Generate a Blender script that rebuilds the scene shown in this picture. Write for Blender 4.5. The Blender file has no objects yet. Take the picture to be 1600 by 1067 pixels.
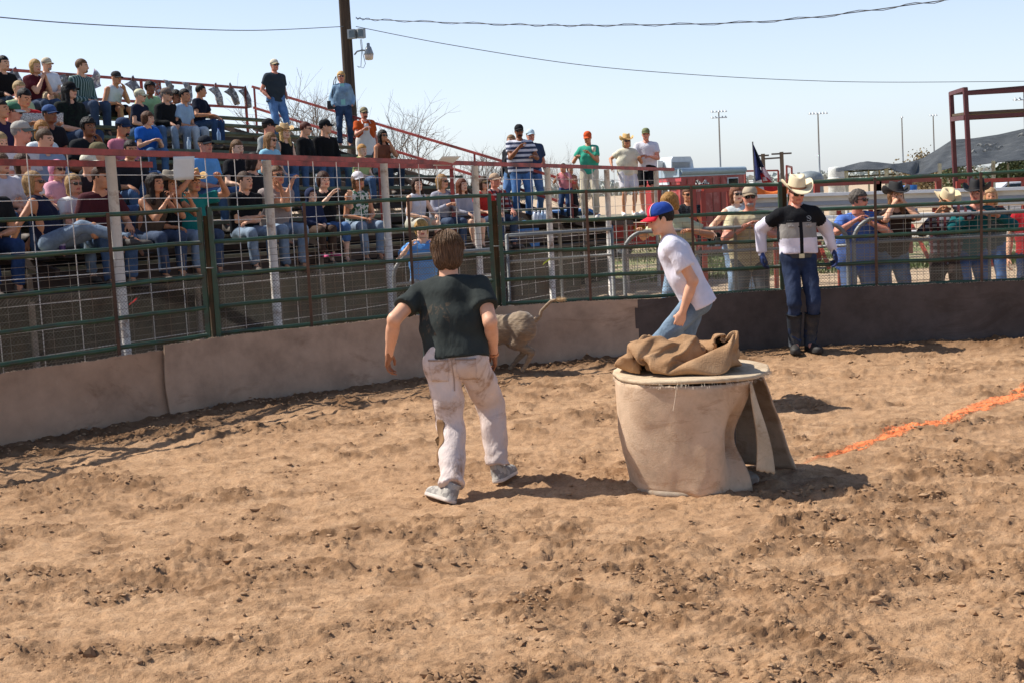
import bpy, math, random
import numpy as np
from mathutils import Matrix, Vector
random.seed(7); rng = np.random.default_rng(7)
sc = bpy.context.scene
COL = sc.collection
R = math.radians
# ------------------------------------------------------------------ camera
H = 1.85; FPX = 2000.0; PITCH = R(6.58); ROLL = R(2.8)
Fv = np.array([0, math.cos(PITCH), -math.sin(PITCH)])
r0 = np.array([1., 0, 0]); u0 = np.array([0, math.sin(PITCH), math.cos(PITCH)])
Rv = math.cos(ROLL)*r0 - math.sin(ROLL)*u0
Uv = math.sin(ROLL)*r0 + math.cos(ROLL)*u0
cam = bpy.data.cameras.new('camera'); co = bpy.data.objects.new('camera', cam); COL.objects.link(co)
cam.lens = 45.0; cam.sensor_width = 36.0; cam.clip_end = 2000; cam.clip_start = 0.05
M = Matrix(((Rv[0], Uv[0], -Fv[0], 0), (Rv[1], Uv[1], -Fv[1], 0), (Rv[2], Uv[2], -Fv[2], H), (0, 0, 0, 1)))
co.matrix_world = M
sc.camera = co
sc.render.resolution_x = 1024; sc.render.resolution_y = 682
# ------------------------------------------------------------------ light
SUN_EL = 50.0; SUN_TH = 15.0                       # light travels to +X and a little to -Y
w = bpy.data.worlds.new("World"); sc.world = w; w.use_nodes = True
nt = w.node_tree; bg = nt.nodes['Background']
sky = nt.nodes.new('ShaderNodeTexSky'); sky.sky_type = 'NISHITA'; sky.sun_disc = False
sky.sun_elevation = R(SUN_EL); sky.sun_rotation = R(-(90-SUN_TH))
sky.air_density = 0.75; sky.dust_density = 1.6; sky.ozone_density = 1.0
bg.inputs[1].default_value = 0.07; nt.links.new(sky.outputs[0], bg.inputs[0])
# spring haze: pale veil that thins out towards the zenith
tc = nt.nodes.new('ShaderNodeTexCoord'); sx = nt.nodes.new('ShaderNodeSeparateXYZ'); nt.links.new(tc.outputs['Generated'], sx.inputs[0])
hr_ = nt.nodes.new('ShaderNodeValToRGB'); nt.links.new(sx.outputs[2], hr_.inputs[0]); e_ = hr_.color_ramp.elements
for (p_, c_), i_ in zip(((0.0, (.60, .63, .65)), (.06, (.57, .63, .70)), (.20, (.34, .43, .62)), (.38, (.11, .18, .31)), (.60, (.03, .07, .16)), (1.0, (.01, .035, .10))), range(6)):
    x_ = e_[i_] if i_ < 2 else e_.new(p_); x_.position = p_; x_.color = (*c_, 1)
bg2 = nt.nodes.new('ShaderNodeBackground'); nt.links.new(hr_.outputs[0], bg2.inputs[0]); bg2.inputs[1].default_value = 0.70
ad_ = nt.nodes.new('ShaderNodeAddShader'); nt.links.new(bg.outputs[0], ad_.inputs[0]); nt.links.new(bg2.outputs[0], ad_.inputs[1]); nt.links.new(ad_.outputs[0], nt.nodes['World Output'].inputs[0])
sl = bpy.data.lights.new('sun', 'SUN'); sl.energy = 4.8; sl.angle = R(0.55); sl.color = (1.0, 0.955, 0.88)
so = bpy.data.objects.new('sun', sl); COL.objects.link(so)
tv = Vector((math.cos(R(SUN_TH))*math.cos(R(SUN_EL)), -math.sin(R(SUN_TH))*math.cos(R(SUN_EL)), -math.sin(R(SUN_EL))))
so.rotation_euler = tv.to_track_quat('-Z', 'Y').to_euler(); so.location = (-8, 10, 20)
sc.view_settings.view_transform = 'Standard'; sc.view_settings.look = 'None'
sc.view_settings.exposure = 0.40; sc.view_settings.gamma = 1.0; sc.view_settings.use_curve_mapping = False

# ------------------------------------------------------------------ placing helpers (pixel of the photograph -> world point at a known height or depth)
def ray(px, py):
    return Fv*FPX + Rv*(px-800) - Uv*(py-533.5)
def G(px, py, z=0.0):
    d = ray(px, py); t = (z-H)/d[2]; return np.array([d[0]*t, d[1]*t, z])
def D(px, py, Y):
    d = ray(px, py); t = Y/d[1]; return np.array([d[0]*t, Y, H+d[2]*t])
def XY(px, py, Y):
    p = D(px, py, Y); return (p[0], p[1])

# ------------------------------------------------------------------ materials
def lin(c):
    if isinstance(c, str):
        c = [int(c[i:i+2], 16)/255 for i in (0, 2, 4)]
    return tuple(((v/12.92) if v <= .04045 else ((v+.055)/1.055)**2.4) for v in c[:3])
MC = {}
class NB:
    def __init__(s, m): s.t = m.node_tree; s.n = s.t.nodes; s.l = s.t.links
    def __call__(s, ty, **kw):
        o = s.n.new(ty)
        for k, v in kw.items():
            if k in ('inp',):
                for a, b in v.items():
                    if hasattr(b, 'is_output') : s.l.new(b, o.inputs[a])
                    else: o.inputs[a].default_value = b
            else: setattr(o, k, v)
        return o
def newmat(name):
    m = bpy.data.materials.new(name); m.use_nodes = True
    b = NB(m); bs = m.node_tree.nodes['Principled BSDF']; return m, b, bs
def rgba(c): return (c[0], c[1], c[2], 1)
def ramp(b, fac, stops):
    r = b('ShaderNodeValToRGB'); e = r.color_ramp.elements
    while len(e) > 1: e.remove(e[-1])
    e[0].position = stops[0][0]; e[0].color = rgba(stops[0][1])
    for p, c in stops[1:]:
        x = e.new(p); x.color = rgba(c)
    b.l.new(fac, r.inputs[0]); return r.outputs[0]
def mixc(b, fac, a, c, mode='MIX'):
    m = b('ShaderNodeMix', data_type='RGBA', blend_type=mode)
    for i, v in ((0, fac), (6, a), (7, c)):
        if hasattr(v, 'is_output'): b.l.new(v, m.inputs[i])
        else: m.inputs[i].default_value = v if i == 0 else rgba(v)
    return m.outputs[2]
def noise(b, sc_, vec, det=4, rough=.55, dist=0):
    n = b('ShaderNodeTexNoise'); n.inputs['Scale'].default_value = sc_; n.inputs['Detail'].default_value = det
    n.inputs['Roughness'].default_value = rough; n.inputs['Distortion'].default_value = dist
    b.l.new(vec, n.inputs['Vector']); return n.outputs[0]
def scl(b, vec, s):
    m = b('ShaderNodeMapping'); m.inputs['Scale'].default_value = s; b.l.new(vec, m.inputs[0]); return m.outputs[0]
def bump(b, bs, h, st, dist=.01):
    n = b('ShaderNodeBump'); n.inputs['Strength'].default_value = st; n.inputs['Distance'].default_value = dist
    b.l.new(h, n.inputs['Height']); b.l.new(n.outputs[0], bs.inputs['Normal'])
def objvec(b): return b('ShaderNodeTexCoord').outputs['Object']

def plain(name, c, rough=.6, metal=0., var=.25, scale=12, bmp=0., dirt=None, dirtamt=.5, dirtscale=3.):
    """painted or raw surface with small variation and optional dirt blotches"""
    key = ('p', name)
    if key in MC: return MC[key]
    m, b, bs = newmat(name); c = lin(c); v = objvec(b)
    n = noise(b, scale, v, 5, .6)
    col = ramp(b, n, [(.25, tuple(x*(1-var) for x in c)), (.75, tuple(min(1, x*(1+var)) for x in c))])
    if dirt:
        n2 = noise(b, dirtscale, v, 6, .65)
        f = ramp(b, n2, [(.62-.3*dirtamt, (0, 0, 0)), (.78-.2*dirtamt, (1, 1, 1))])
        col = mixc(b, f, col, lin(dirt))
    b.l.new(col, bs.inputs['Base Color']); bs.inputs['Roughness'].default_value = rough; bs.inputs['Metallic'].default_value = metal
    if bmp: bump(b, bs, noise(b, scale*4, v, 4), bmp)
    MC[key] = m; return m

def fabric(c, kind='plain', c2=None, c3=None, name=None):
    key = ('f', str(c), kind, str(c2), str(c3))
    if key in MC: return MC[key]
    m, b, bs = newmat(name or ('denim' if kind == 'denim' else 'cloth')); cl = lin(c); v = objvec(b)
    big = noise(b, 5, v, 3); fine = noise(b, 60, v, 3)
    if kind == 'denim':
        hi = tuple(min(1, x*1.4+.02) for x in cl); lo = tuple(x*.55 for x in cl)
        col = ramp(b, noise(b, 4.5, v, 6, .65), [(.3, lo), (.5, cl), (.72, hi)])
    else:
        col = ramp(b, big, [(.3, tuple(x*.82 for x in cl)), (.7, tuple(min(1, x*1.1) for x in cl))])
    sep = b('ShaderNodeSeparateXYZ'); b.l.new(v, sep.inputs[0])
    def stripe(out, freq, width, vx=None):
        mm = b('ShaderNodeMath', operation='MULTIPLY'); b.l.new(sep.outputs[out], mm.inputs[0]); mm.inputs[1].default_value = freq
        f = b('ShaderNodeMath', operation='FRACT'); b.l.new(mm.outputs[0], f.inputs[0])
        g = b('ShaderNodeMath', operation='LESS_THAN'); b.l.new(f.outputs[0], g.inputs[0]); g.inputs[1].default_value = width
        return g.outputs[0]
    if kind == 'hstripe': col = mixc(b, stripe(2, 11, .5), col, lin(c2))
    if kind == 'vstripe': col = mixc(b, stripe(0, 22, .35), col, lin(c2))
    if kind == 'plaid':
        col = mixc(b, stripe(2, 13, .4), col, lin(c2)); col = mixc(b, stripe(0, 13, .4), col, lin(c3 or c2))
    if kind == 'camo' or kind == 'print':
        col = mixc(b, ramp(b, noise(b, 22, v, 2), [(.47, (0, 0, 0)), (.5, (1, 1, 1))]), col, lin(c2))
        if c3: col = mixc(b, ramp(b, noise(b, 15, v, 2), [(.55, (0, 0, 0)), (.58, (1, 1, 1))]), col, lin(c3))
    if kind == 'dirty':
        f = ramp(b, noise(b, 4.0, v, 7, .7, .6), [(.52, (0, 0, 0)), (.66, (.85, .85, .85))])
        col = mixc(b, f, col, lin(c2))
    b.l.new(col, bs.inputs['Base Color']); bs.inputs['Roughness'].default_value = .92
    bs.inputs['Specular IOR Level'].default_value = .2
    h = b('ShaderNodeMath', operation='ADD'); 
    b.l.new(noise(b, 14, scl(b, v, (1, 1, .5)), 4, .6, 1.2), h.inputs[0])
    f2 = b('ShaderNodeMath', operation='MULTIPLY'); b.l.new(fine, f2.inputs[0]); f2.inputs[1].default_value = .15
    b.l.new(f2.outputs[0], h.inputs[1])
    bump(b, bs, h.outputs[0], .55, .02)
    MC[key] = m; return m
def skinmat(c):
    key = ('s', c)
    if key in MC: return MC[key]
    m, b, bs = newmat('skin'); cl = lin(c); v = objvec(b)
    col = ramp(b, noise(b, 12, v, 4), [(.3, (cl[0]*.85, cl[1]*.78, cl[2]*.75)), (.7, cl)])
    b.l.new(col, bs.inputs['Base Color']); bs.inputs['Roughness'].default_value = .5
    bs.inputs['Subsurface Weight'].default_value = 0.0; bs.inputs['Specular IOR Level'].default_value = .35
    MC[key] = m; return m
def hairmat(c):
    key = ('h', c)
    if key in MC: return MC[key]
    m, b, bs = newmat('hair'); cl = lin(c); v = objvec(b)
    n = noise(b, 1, scl(b, v, (130, 130, 12)), 3)
    col = ramp(b, n, [(.3, tuple(x*.45 for x in cl)), (.55, cl), (.75, tuple(min(1, x*1.7) for x in cl))])
    b.l.new(col, bs.inputs['Base Color']); bs.inputs['Roughness'].default_value = .55; bs.inputs['Specular IOR Level'].default_value = .22
    bump(b, bs, n, .8, .01)
    MC[key] = m; return m

# ------------------------------------------------------------------ mesh helpers
def tag(o, label=None, cat=None, group=None, kind=None):
    if label: o['label'] = label
    if cat: o['category'] = cat
    if group: o['group'] = group
    if kind: o['kind'] = kind
    return o
def thing(name, label, cat, loc=(0, 0, 0), rz=0, group=None):
    o = bpy.data.objects.new(name, None); COL.objects.link(o); o.empty_display_size = .1
    o.location = tuple(float(x) for x in loc); o.rotation_euler = (0, 0, rz)
    return tag(o, label, cat, group)
def link(name, me, parent=None, mats=None):
    o = bpy.data.objects.new(name, me); COL.objects.link(o)
    if parent: o.parent = parent
    if mats is not None:
        if not len(me.materials):
            for m in mats: me.materials.append(m)
        else:
            for i, m in enumerate(mats):
                if me.materials[i] != m:
                    o.material_slots[i].link = 'OBJECT'; o.material_slots[i].material = m
    return o
def quadmesh(name, V, Q, mi=None, smooth=True):
    me = bpy.data.meshes.new(name); V = np.asarray(V, np.float32); Q = np.asarray(Q, np.int32)
    me.vertices.add(len(V)); me.vertices.foreach_set('co', V.ravel())
    me.loops.add(Q.size); me.loops.foreach_set('vertex_index', Q.ravel())
    me.polygons.add(len(Q)); me.polygons.foreach_set('loop_start', np.arange(0, Q.size, 4, dtype=np.int32))
    me.polygons.foreach_set('loop_total', np.full(len(Q), 4, np.int32))
    if mi is not None: me.polygons.foreach_set('material_index', np.asarray(mi, np.int32))
    me.polygons.foreach_set('use_smooth', np.full(len(Q), smooth, bool))
    me.update(calc_edges=True); return me
class MB:
    """collects boxes, bars, tubes ... and links them as one mesh"""
    def __init__(s): s.v = []; s.f = []; s.sm = []
    def add(s, vs, fs, smooth=False):
        n = len(s.v); s.v += [tuple(map(float, v)) for v in vs]; s.f += [tuple(i+n for i in f) for f in fs]; s.sm += [smooth]*len(fs)
        return s
    def box(s, c, size, rz=0, bev=0.0):
        c = np.array(c, float); hx, hy, hz = [x/2 for x in size]; cz, sz = math.cos(rz), math.sin(rz)
        P = []
        for z in (-hz, hz):
            for x, y in ((-hx, -hy), (hx, -hy), (hx, hy), (-hx, hy)):
                P.append((c[0]+x*cz-y*sz, c[1]+x*sz+y*cz, c[2]+z))
        return s.add(P, [(3, 2, 1, 0), (4, 5, 6, 7), (0, 1, 5, 4), (1, 2, 6, 5), (2, 3, 7, 6), (3, 0, 4, 7)])
    def bar(s, a, b, w, h=None, up=(0, 0, 1)):
        """rectangular bar from a to b, w wide, h high"""
        h = h or w; a = np.array(a, float); b = np.array(b, float); d = b-a; d /= np.linalg.norm(d)
        up = np.array(up, float)
        if abs(d@up) > .98: up = np.array([0, 1., 0])
        x = np.cross(d, up); x /= np.linalg.norm(x); y = np.cross(x, d)
        P = []
        for e in (a, b):
            for i, j in ((-1, -1), (1, -1), (1, 1), (-1, 1)): P.append(e+x*i*w/2+y*j*h/2)
        return s.add(P, [(3, 2, 1, 0), (4, 5, 6, 7), (0, 1, 5, 4), (1, 2, 6, 5), (2, 3, 7, 6), (3, 0, 4, 7)])
    def tube(s, pts, r, n=8, cap=True, r2=None):
        pts = [np.array(p, float) for p in pts]; m = len(pts); V = []; F = []
        t0 = pts[1]-pts[0]; ref = np.array([0, 0, 1.]) if abs(t0[2]) < .9*np.linalg.norm(t0) else np.array([1., 0, 0])
        for i, p in enumerate(pts):
            t = pts[min(i+1, m-1)]-pts[max(i-1, 0)]; t = t/np.linalg.norm(t)
            x = np.cross(t, ref); x /= np.linalg.norm(x); y = np.cross(t, x); ref = -np.cross(t, x) if False else ref
            rr = r if r2 is None else r+(r2-r)*i/(m-1)
            if isinstance(r, (list, tuple)): rr = r[i]
            for k in range(n):
                a = 2*math.pi*k/n; V.append(p+rr*(math.cos(a)*x+math.sin(a)*y))
        for i in range(m-1):
            for k in range(n):
                a = i*n+k; b_ = i*n+(k+1) % n; F.append((a, b_, b_+n, a+n))
        if cap: F.append(tuple(range(n))); F.append(tuple(range((m-1)*n, m*n))[::-1])
        return s.add(V, F, n > 4)
    def lathe(s, prof, n=16, c=(0, 0, 0), squash=None):
        V = []; F = []
        for (r, z) in prof:
            for k in range(n):
                a = 2*math.pi*k/n; V.append((c[0]+r*math.cos(a), c[1]+r*math.sin(a), c[2]+z))
        for i in range(len(prof)-1):
            for k in range(n):
                a = i*n+k; b_ = i*n+(k+1) % n; F.append((a, b_, b_+n, a+n))
        F.append(tuple(range(n))[::-1]); F.append(tuple(range((len(prof)-1)*n, len(prof)*n)))
        return s.add(V, F, True)
    def mesh(s, name):
        me = bpy.data.meshes.new(name); me.from_pydata(s.v, [], s.f); me.polygons.foreach_set('use_smooth', s.sm)
        me.update(); return me
    def build(s, name, mat, parent=None):
        me = s.mesh(name); me.materials.append(mat); o = bpy.data.objects.new(name, me); COL.objects.link(o)
        if parent: o.parent = parent
        return o
def sheet(fn, nu, nv, thick=0.0):
    """grid surface fn(u,v)->xyz, as a closed sheet of given thickness"""
    P = np.array([[fn(i/nu, j/nv) for j in range(nv+1)] for i in range(nu+1)], float)
    du = np.gradient(P, axis=0); dv = np.gradient(P, axis=1); N = np.cross(du, dv); N /= (np.linalg.norm(N, axis=2, keepdims=True)+1e-9)
    A = (P+N*thick/2).reshape(-1, 3); B = (P-N*thick/2).reshape(-1, 3); m = len(A); W = nv+1
    F = []
    for i in range(nu):
        for j in range(nv):
            a = i*W+j; F.append((a, a+W, a+W+1, a+1)); F.append((a+1+m, a+W+1+m, a+W+m, a+m))
    def edge(ids):
        for p, q in zip(ids[:-1], ids[1:]): F.append((p, q, q+m, p+m))
    edge([j for j in range(W)]); edge([nu*W+j for j in range(W)][::-1])
    edge([i*W for i in range(nu+1)][::-1]); edge([i*W+nv for i in range(nu+1)])
    return np.vstack([A, B]), F

# ------------------------------------------------------------------ value noise (numpy)
def _h(ix, iy, s):
    n = (ix.astype(np.int64)*374761393 + iy.astype(np.int64)*668265263 + s*974711) & 0x7fffffff
    n = ((n ^ (n >> 13))*1274126177) & 0x7fffffff
    return ((n ^ (n >> 16)) & 0xffff)/65535.0
def vn(x, y, s=0):
    ix = np.floor(x); iy = np.floor(y); fx = x-ix; fy = y-iy; fx = fx*fx*(3-2*fx); fy = fy*fy*(3-2*fy)
    a = _h(ix, iy, s); b = _h(ix+1, iy, s); c = _h(ix, iy+1, s); d = _h(ix+1, iy+1, s)
    return (a+(b-a)*fx)*(1-fy)+(c+(d-c)*fx)*fy
def fbm(x, y, o=4, s=0, g=.5):
    t = 0; a = 1; n = 0
    for i in range(o): t = t+a*vn(x, y, s+i*17); n += a; a *= g; x = x*2.03+7.1; y = y*2.03+3.7
    return t/n

def _hs(ix, iy, s):
    n = (ix*374761393+iy*668265263+s*974711) & 0x7fffffff; n = ((n ^ (n >> 13))*1274126177) & 0x7fffffff
    return ((n ^ (n >> 16)) & 0xffff)/65535.0
def sfbm(x, y, o=4, s=0, g=.5):
    t = 0.; a = 1.; n = 0.
    for i in range(o):
        ix = math.floor(x); iy = math.floor(y); fx = x-ix; fy = y-iy; fx = fx*fx*(3-2*fx); fy = fy*fy*(3-2*fy); q = s+i*17
        A = _hs(ix, iy, q); B_ = _hs(ix+1, iy, q); C_ = _hs(ix, iy+1, q); D_ = _hs(ix+1, iy+1, q)
        t += a*((A+(B_-A)*fx)*(1-fy)+(C_+(D_-C_)*fx)*fy); n += a; a *= g; x = x*2.03+7.1; y = y*2.03+3.7
    return t/n
# ================================================================== GROUND
def soil_mat(name, attr=True):
    m, b, bs = newmat(name); v = b('ShaderNodeNewGeometry').outputs['Position']
    lt = (.52, .315, .172); dk = (.15, .075, .033)
    n1 = noise(b, .8, v, 5, .6); n2 = noise(b, 9, v, 6, .7); n3 = noise(b, 70, v, 3, .6)
    col = ramp(b, n2, [(.28, (.33, .195, .105)), (.5, lt), (.75, (.62, .405, .245))])
    col = mixc(b, ramp(b, n1, [(.42, (0, 0, 0)), (.66, (.4, .4, .4))]), col, (.39, .225, .12))
    if attr:
        a = b('ShaderNodeAttribute'); a.attribute_name = 'damp'
        col = mixc(b, a.outputs['Fac'], col, dk)
    col = mixc(b, ramp(b, n3, [(.33, (.5, .5, .5)), (.5, (0, 0, 0))]), col, (.20, .11, .06))
    b.l.new(col, bs.inputs['Base Color']); bs.inputs['Roughness'].default_value = .95; bs.inputs['Specular IOR Level'].default_value = .15
    h = b('ShaderNodeMath', operation='ADD'); b.l.new(noise(b, 42, v, 7, .75), h.inputs[0])
    k = b('ShaderNodeMath', operation='MULTIPLY'); b.l.new(noise(b, 150, v, 3, .6), k.inputs[0]); k.inputs[1].default_value = .6; b.l.new(k.outputs[0], h.inputs[1])
    bump(b, bs, h.outputs[0], .85, .017)
    return m
M_dirt = soil_mat('arena_dirt')

def clods(x, y, cell, s, dens):
    """rounded lumps scattered on a jittered lattice: height field"""
    X = x/cell; Y = y/cell; ix = np.floor(X); iy = np.floor(Y); out = np.zeros_like(x)
    for dx in (-1, 0, 1):
        for dy in (-1, 0, 1):
            jx = ix+dx; jy = iy+dy
            cx = jx+_h(jx, jy, s); cy = jy+_h(jx, jy, s+1); sz = _h(jx, jy, s+2); on = _h(jx, jy, s+3) < dens
            rr = (.18+.3*sz); an = _h(jx, jy, s+4)*6.28
            ux = (X-cx)*np.cos(an)+(Y-cy)*np.sin(an); uy = -(X-cx)*np.sin(an)+(Y-cy)*np.cos(an)
            d = np.sqrt((ux/1.35)**2+uy**2)/rr
            hgt = np.where(on, np.sqrt(np.clip(1-d*d, 0, 1))*rr*cell*.75, 0)
            out = np.maximum(out, hgt)
    return out
FV = [np.array(v, float) for v in ((-6.6, 7.0), (-4.8, 9.57), (-2.77, 11.85), (-.12, 13.62), (3.05, 14.03), (6.12, 13.72), (8.8, 12.3))]
def wall_dist(x, y):
    d = np.full(np.shape(x), 99.)
    for a, b_ in zip(FV[:-1], FV[1:]):
        ab = b_-a; t = np.clip(((x-a[0])*ab[0]+(y-a[1])*ab[1])/(ab@ab), 0, 1); d = np.minimum(d, np.hypot(x-a[0]-t*ab[0], y-a[1]-t*ab[1]))
    return d
def dirt_height(x, y):
    wx = x+.25*fbm(x*1.3, y*1.3, 2, 5); wy = y+.25*fbm(x*1.3+9, y*1.3, 2, 6)
    big = (fbm(x*.45, y*.45, 3, 11)-.5)*.10
    # drag marks curving across the arena
    ang = R(18); a = wx*math.cos(ang)+wy*math.sin(ang)+.03*wx*wx; bb = -wx*math.sin(ang)+wy*math.cos(ang)
    drag = (fbm(a*.9, bb*5.5, 4, 21, .55)-.5)*.050+(fbm(a*2.1, bb*17, 3, 25, .6)-.5)*.020
    churn = .6*fbm(wx*1.1, wy*1.7, 3, 31)+.4*fbm(wx*3.6, wy*4.4, 3, 33)
    cm = np.clip((churn-.44)/.13, 0, 1); cm = cm*cm*(3-2*cm)
    ridge = 1-np.abs(2*fbm(wx*3.2, wy*4.6, 4, 41, .55)-1); ridge = ridge**3
    med = (fbm(x*9, y*11, 4, 51, .6)-.5)*.045
    c1 = clods(x+.05*fbm(x*6, y*6, 2, 3), y, .16, 61, .30); c2 = clods(x, y, .075, 71, .5); c3 = clods(x, y, .04, 81, .55)
    pits = clods(x+.1*fbm(x*4, y*4, 2, 8), y+1.7, .27, 91, .22)                     # hoof and shoe prints
    rimm = np.clip(pits*6, 0, 1)
    def terr(px_, py_, f, amp, sharp, sd):
        n_ = fbm(px_*f, py_*f*1.25, 4, sd, .55); q = np.clip((n_-.5)/sharp+.5, 0, 1); return amp*(q*q*(3-2*q)-.5)
    scuff = terr(a*.55, bb, 3.4, .013, .05, 301)+terr(wx, wy, 6.5, .011, .05, 311)+terr(a*.7, bb*1.2, 11, .010, .07, 321)+terr(wx, wy, 21, .006, .10, 331)
    fine = (fbm(x*34, y*38, 3, 111, .6)-.5)*.028
    h = big*.35+scuff*(.75+.5*cm)+drag*1.0+med*(.45+.65*cm)+ridge*.030*(.35+.65*cm)+cm*(.22*c1+.5*c2+.75*c3)+(1-cm)*(.30*c3+.12*c2)+fine*(.35+.9*cm)-pits*.22
    wd = wall_dist(x, y); near = np.clip((1.15+.5*(fbm(x*2, y*2, 3, 131)-.5)-wd)/.8, 0, 1); h = h+.05*near*near+near*(c2*.5+med*.6)
    damp = np.clip(.62*near+cm*.52*(fbm(x*5, y*6, 3, 101)-.15)*1.5+np.clip((c1+c2)*7, 0, .5)*cm+np.clip(pits*4, 0, .35)+.30*np.clip((ridge-.72)*5, 0, 1), 0, .85)
    return h*.78, damp
NC, NR = 760, 400
us = np.linspace(-.62, .62, NC); 
inv = np.linspace(1/3.9, 1/14.8, NR); ys = 1/inv
U, Yg = np.meshgrid(us, ys); Xg = U*Yg
hz, damp = dirt_height(Xg, Yg); 
V = np.stack([Xg, Yg, hz], -1).reshape(-1, 3)
ii = np.arange((NR-1)*NC).reshape(NR-1, NC)[:, :-1].ravel()
Q = np.stack([ii, ii+1, ii+NC+1, ii+NC], -1)
# the near side and the flanks of the arena, coarser
me = quadmesh('arena_dirt', V, Q); at = me.attributes.new('damp', 'FLOAT', 'POINT'); at.data.foreach_set('value', damp.ravel().astype(np.float32))
me.materials.append(M_dirt); arena = link('arena_dirt', me); tag(arena, 'churned tan dirt floor of the arena', None, None, 'structure')

# loose crumbs and clods of soil lying on the surface
def crumbs(n, name='soil_crumbs'):
    inv_ = rng.uniform(1/14.0, 1/4.2, n*3); y = 1/inv_; x = rng.uniform(-.5, .5, n*3)*y
    _, dm = dirt_height(x, y); cl = fbm(x*4.6, y*5.4, 3, 201)
    ok = (rng.random(n*3) < np.clip((dm-.10)*1.6, .02, 1)*np.clip((cl-.38)*5, .03, 1)) & (wall_dist(x, y) > .15); x = x[ok][:n]; y = y[ok][:n]; n = len(x)
    hh, _ = dirt_height(x, y); r = np.exp(rng.normal(math.log(.0055), .48, n)).clip(.003, .022); r = np.maximum(r, y*.00085)
    base = np.array([(0, 0, 1)]+[(math.cos(a), math.sin(a), .35) for a in np.arange(5)*1.2566]+[(math.cos(a+.6), math.sin(a+.6), -.5) for a in np.arange(5)*1.2566], float)
    Fs = [(0, 1+k, 1+(k+1) % 5) for k in range(5)]+[(1+k, 6+k, 1+(k+1) % 5) for k in range(5)]+[(1+(k+1) % 5, 6+k, 6+(k+1) % 5) for k in range(5)]
    V = base[None]*(1+rng.normal(0, .24, (n, 11, 1)))*r[:, None, None]*np.stack([rng.uniform(.8, 1.6, n), rng.uniform(.8, 1.3, n), rng.uniform(.6, 1.0, n)], -1)[:, None, :]
    V = V+np.stack([x, y, hh+r*.25], -1)[:, None, :]
    F = np.array(Fs)[None]+np.arange(n)[:, None, None]*11
    me = bpy.data.meshes.new(name); V = V.reshape(-1, 3).astype(np.float32); F = F.reshape(-1, 3).astype(np.int32)
    me.vertices.add(len(V)); me.vertices.foreach_set('co', V.ravel()); me.loops.add(F.size); me.loops.foreach_set('vertex_index', F.ravel()); me.polygons.add(len(F))
    me.polygons.foreach_set('loop_start', np.arange(0, F.size, 3, dtype=np.int32)); me.polygons.foreach_set('loop_total', np.full(len(F), 3, np.int32)); me.polygons.foreach_set('use_smooth', np.zeros(len(F), bool)); me.update(calc_edges=True)
    m, b, bs = newmat('crumb_soil'); v = b('ShaderNodeNewGeometry').outputs['Position']
    b.l.new(ramp(b, noise(b, 5, v, 5, .7), [(.3, (.20, .11, .054)), (.55, (.37, .22, .115)), (.75, (.50, .32, .18))]), bs.inputs['Base Color']); bs.inputs['Roughness'].default_value = .97
    me.materials.append(m); tag(link(name, me), 'loose crumbs and clods of soil scattered over the arena', 'soil', None, 'stuff')
crumbs(15000)

# far ground beyond the fence and behind the camera
mg, b, bs = newmat('outer_ground'); v = b('ShaderNodeNewGeometry').outputs['Position']
col = ramp(b, noise(b, 1.5, v, 6, .65), [(.3, (.36, .25, .155)), (.55, (.50, .37, .24)), (.75, (.56, .43, .30))])
sp_ = b('ShaderNodeSeparateXYZ'); b.l.new(v, sp_.inputs[0])
def band(lo_, hi_):
    mr = b('ShaderNodeMapRange', interpolation_type='SMOOTHSTEP'); b.l.new(sp_.outputs[1], mr.inputs[0]); mr.inputs[1].default_value = lo_; mr.inputs[2].default_value = hi_; return mr.outputs[0]
gb = b('ShaderNodeMath', operation='MULTIPLY'); b.l.new(band(25.6, 27.2), gb.inputs[0]); iv = b('ShaderNodeMath', operation='SUBTRACT'); iv.inputs[0].default_value = 1; b.l.new(band(37, 44), iv.inputs[1]); b.l.new(iv.outputs[0], gb.inputs[1])
gc = b('ShaderNodeMath', operation='MULTIPLY'); b.l.new(gb.outputs[0], gc.inputs[0]); b.l.new(ramp(b, noise(b, .8, v, 5, .7), [(.40, (0, 0, 0)), (.52, (1, 1, 1))]), gc.inputs[1])
col = mixc(b, gc.outputs[0], col, (.12, .15, .045))
b.l.new(col, bs.inputs['Base Color']); bs.inputs['Roughness'].default_value = .95
bump(b, bs, noise(b, 14, v, 6, .7), .7, .05)
g = MB(); N_ = 60; R_ = [(-900, -900), (900, -900), (900, 900), (-900, 900)]
g.add([(x, y, -.09) for x, y in R_], [(0, 1, 2, 3)])
og = g.build('ground', mg); tag(og, 'flat pale dirt ground around the arena', None, None, 'structure')
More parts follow.
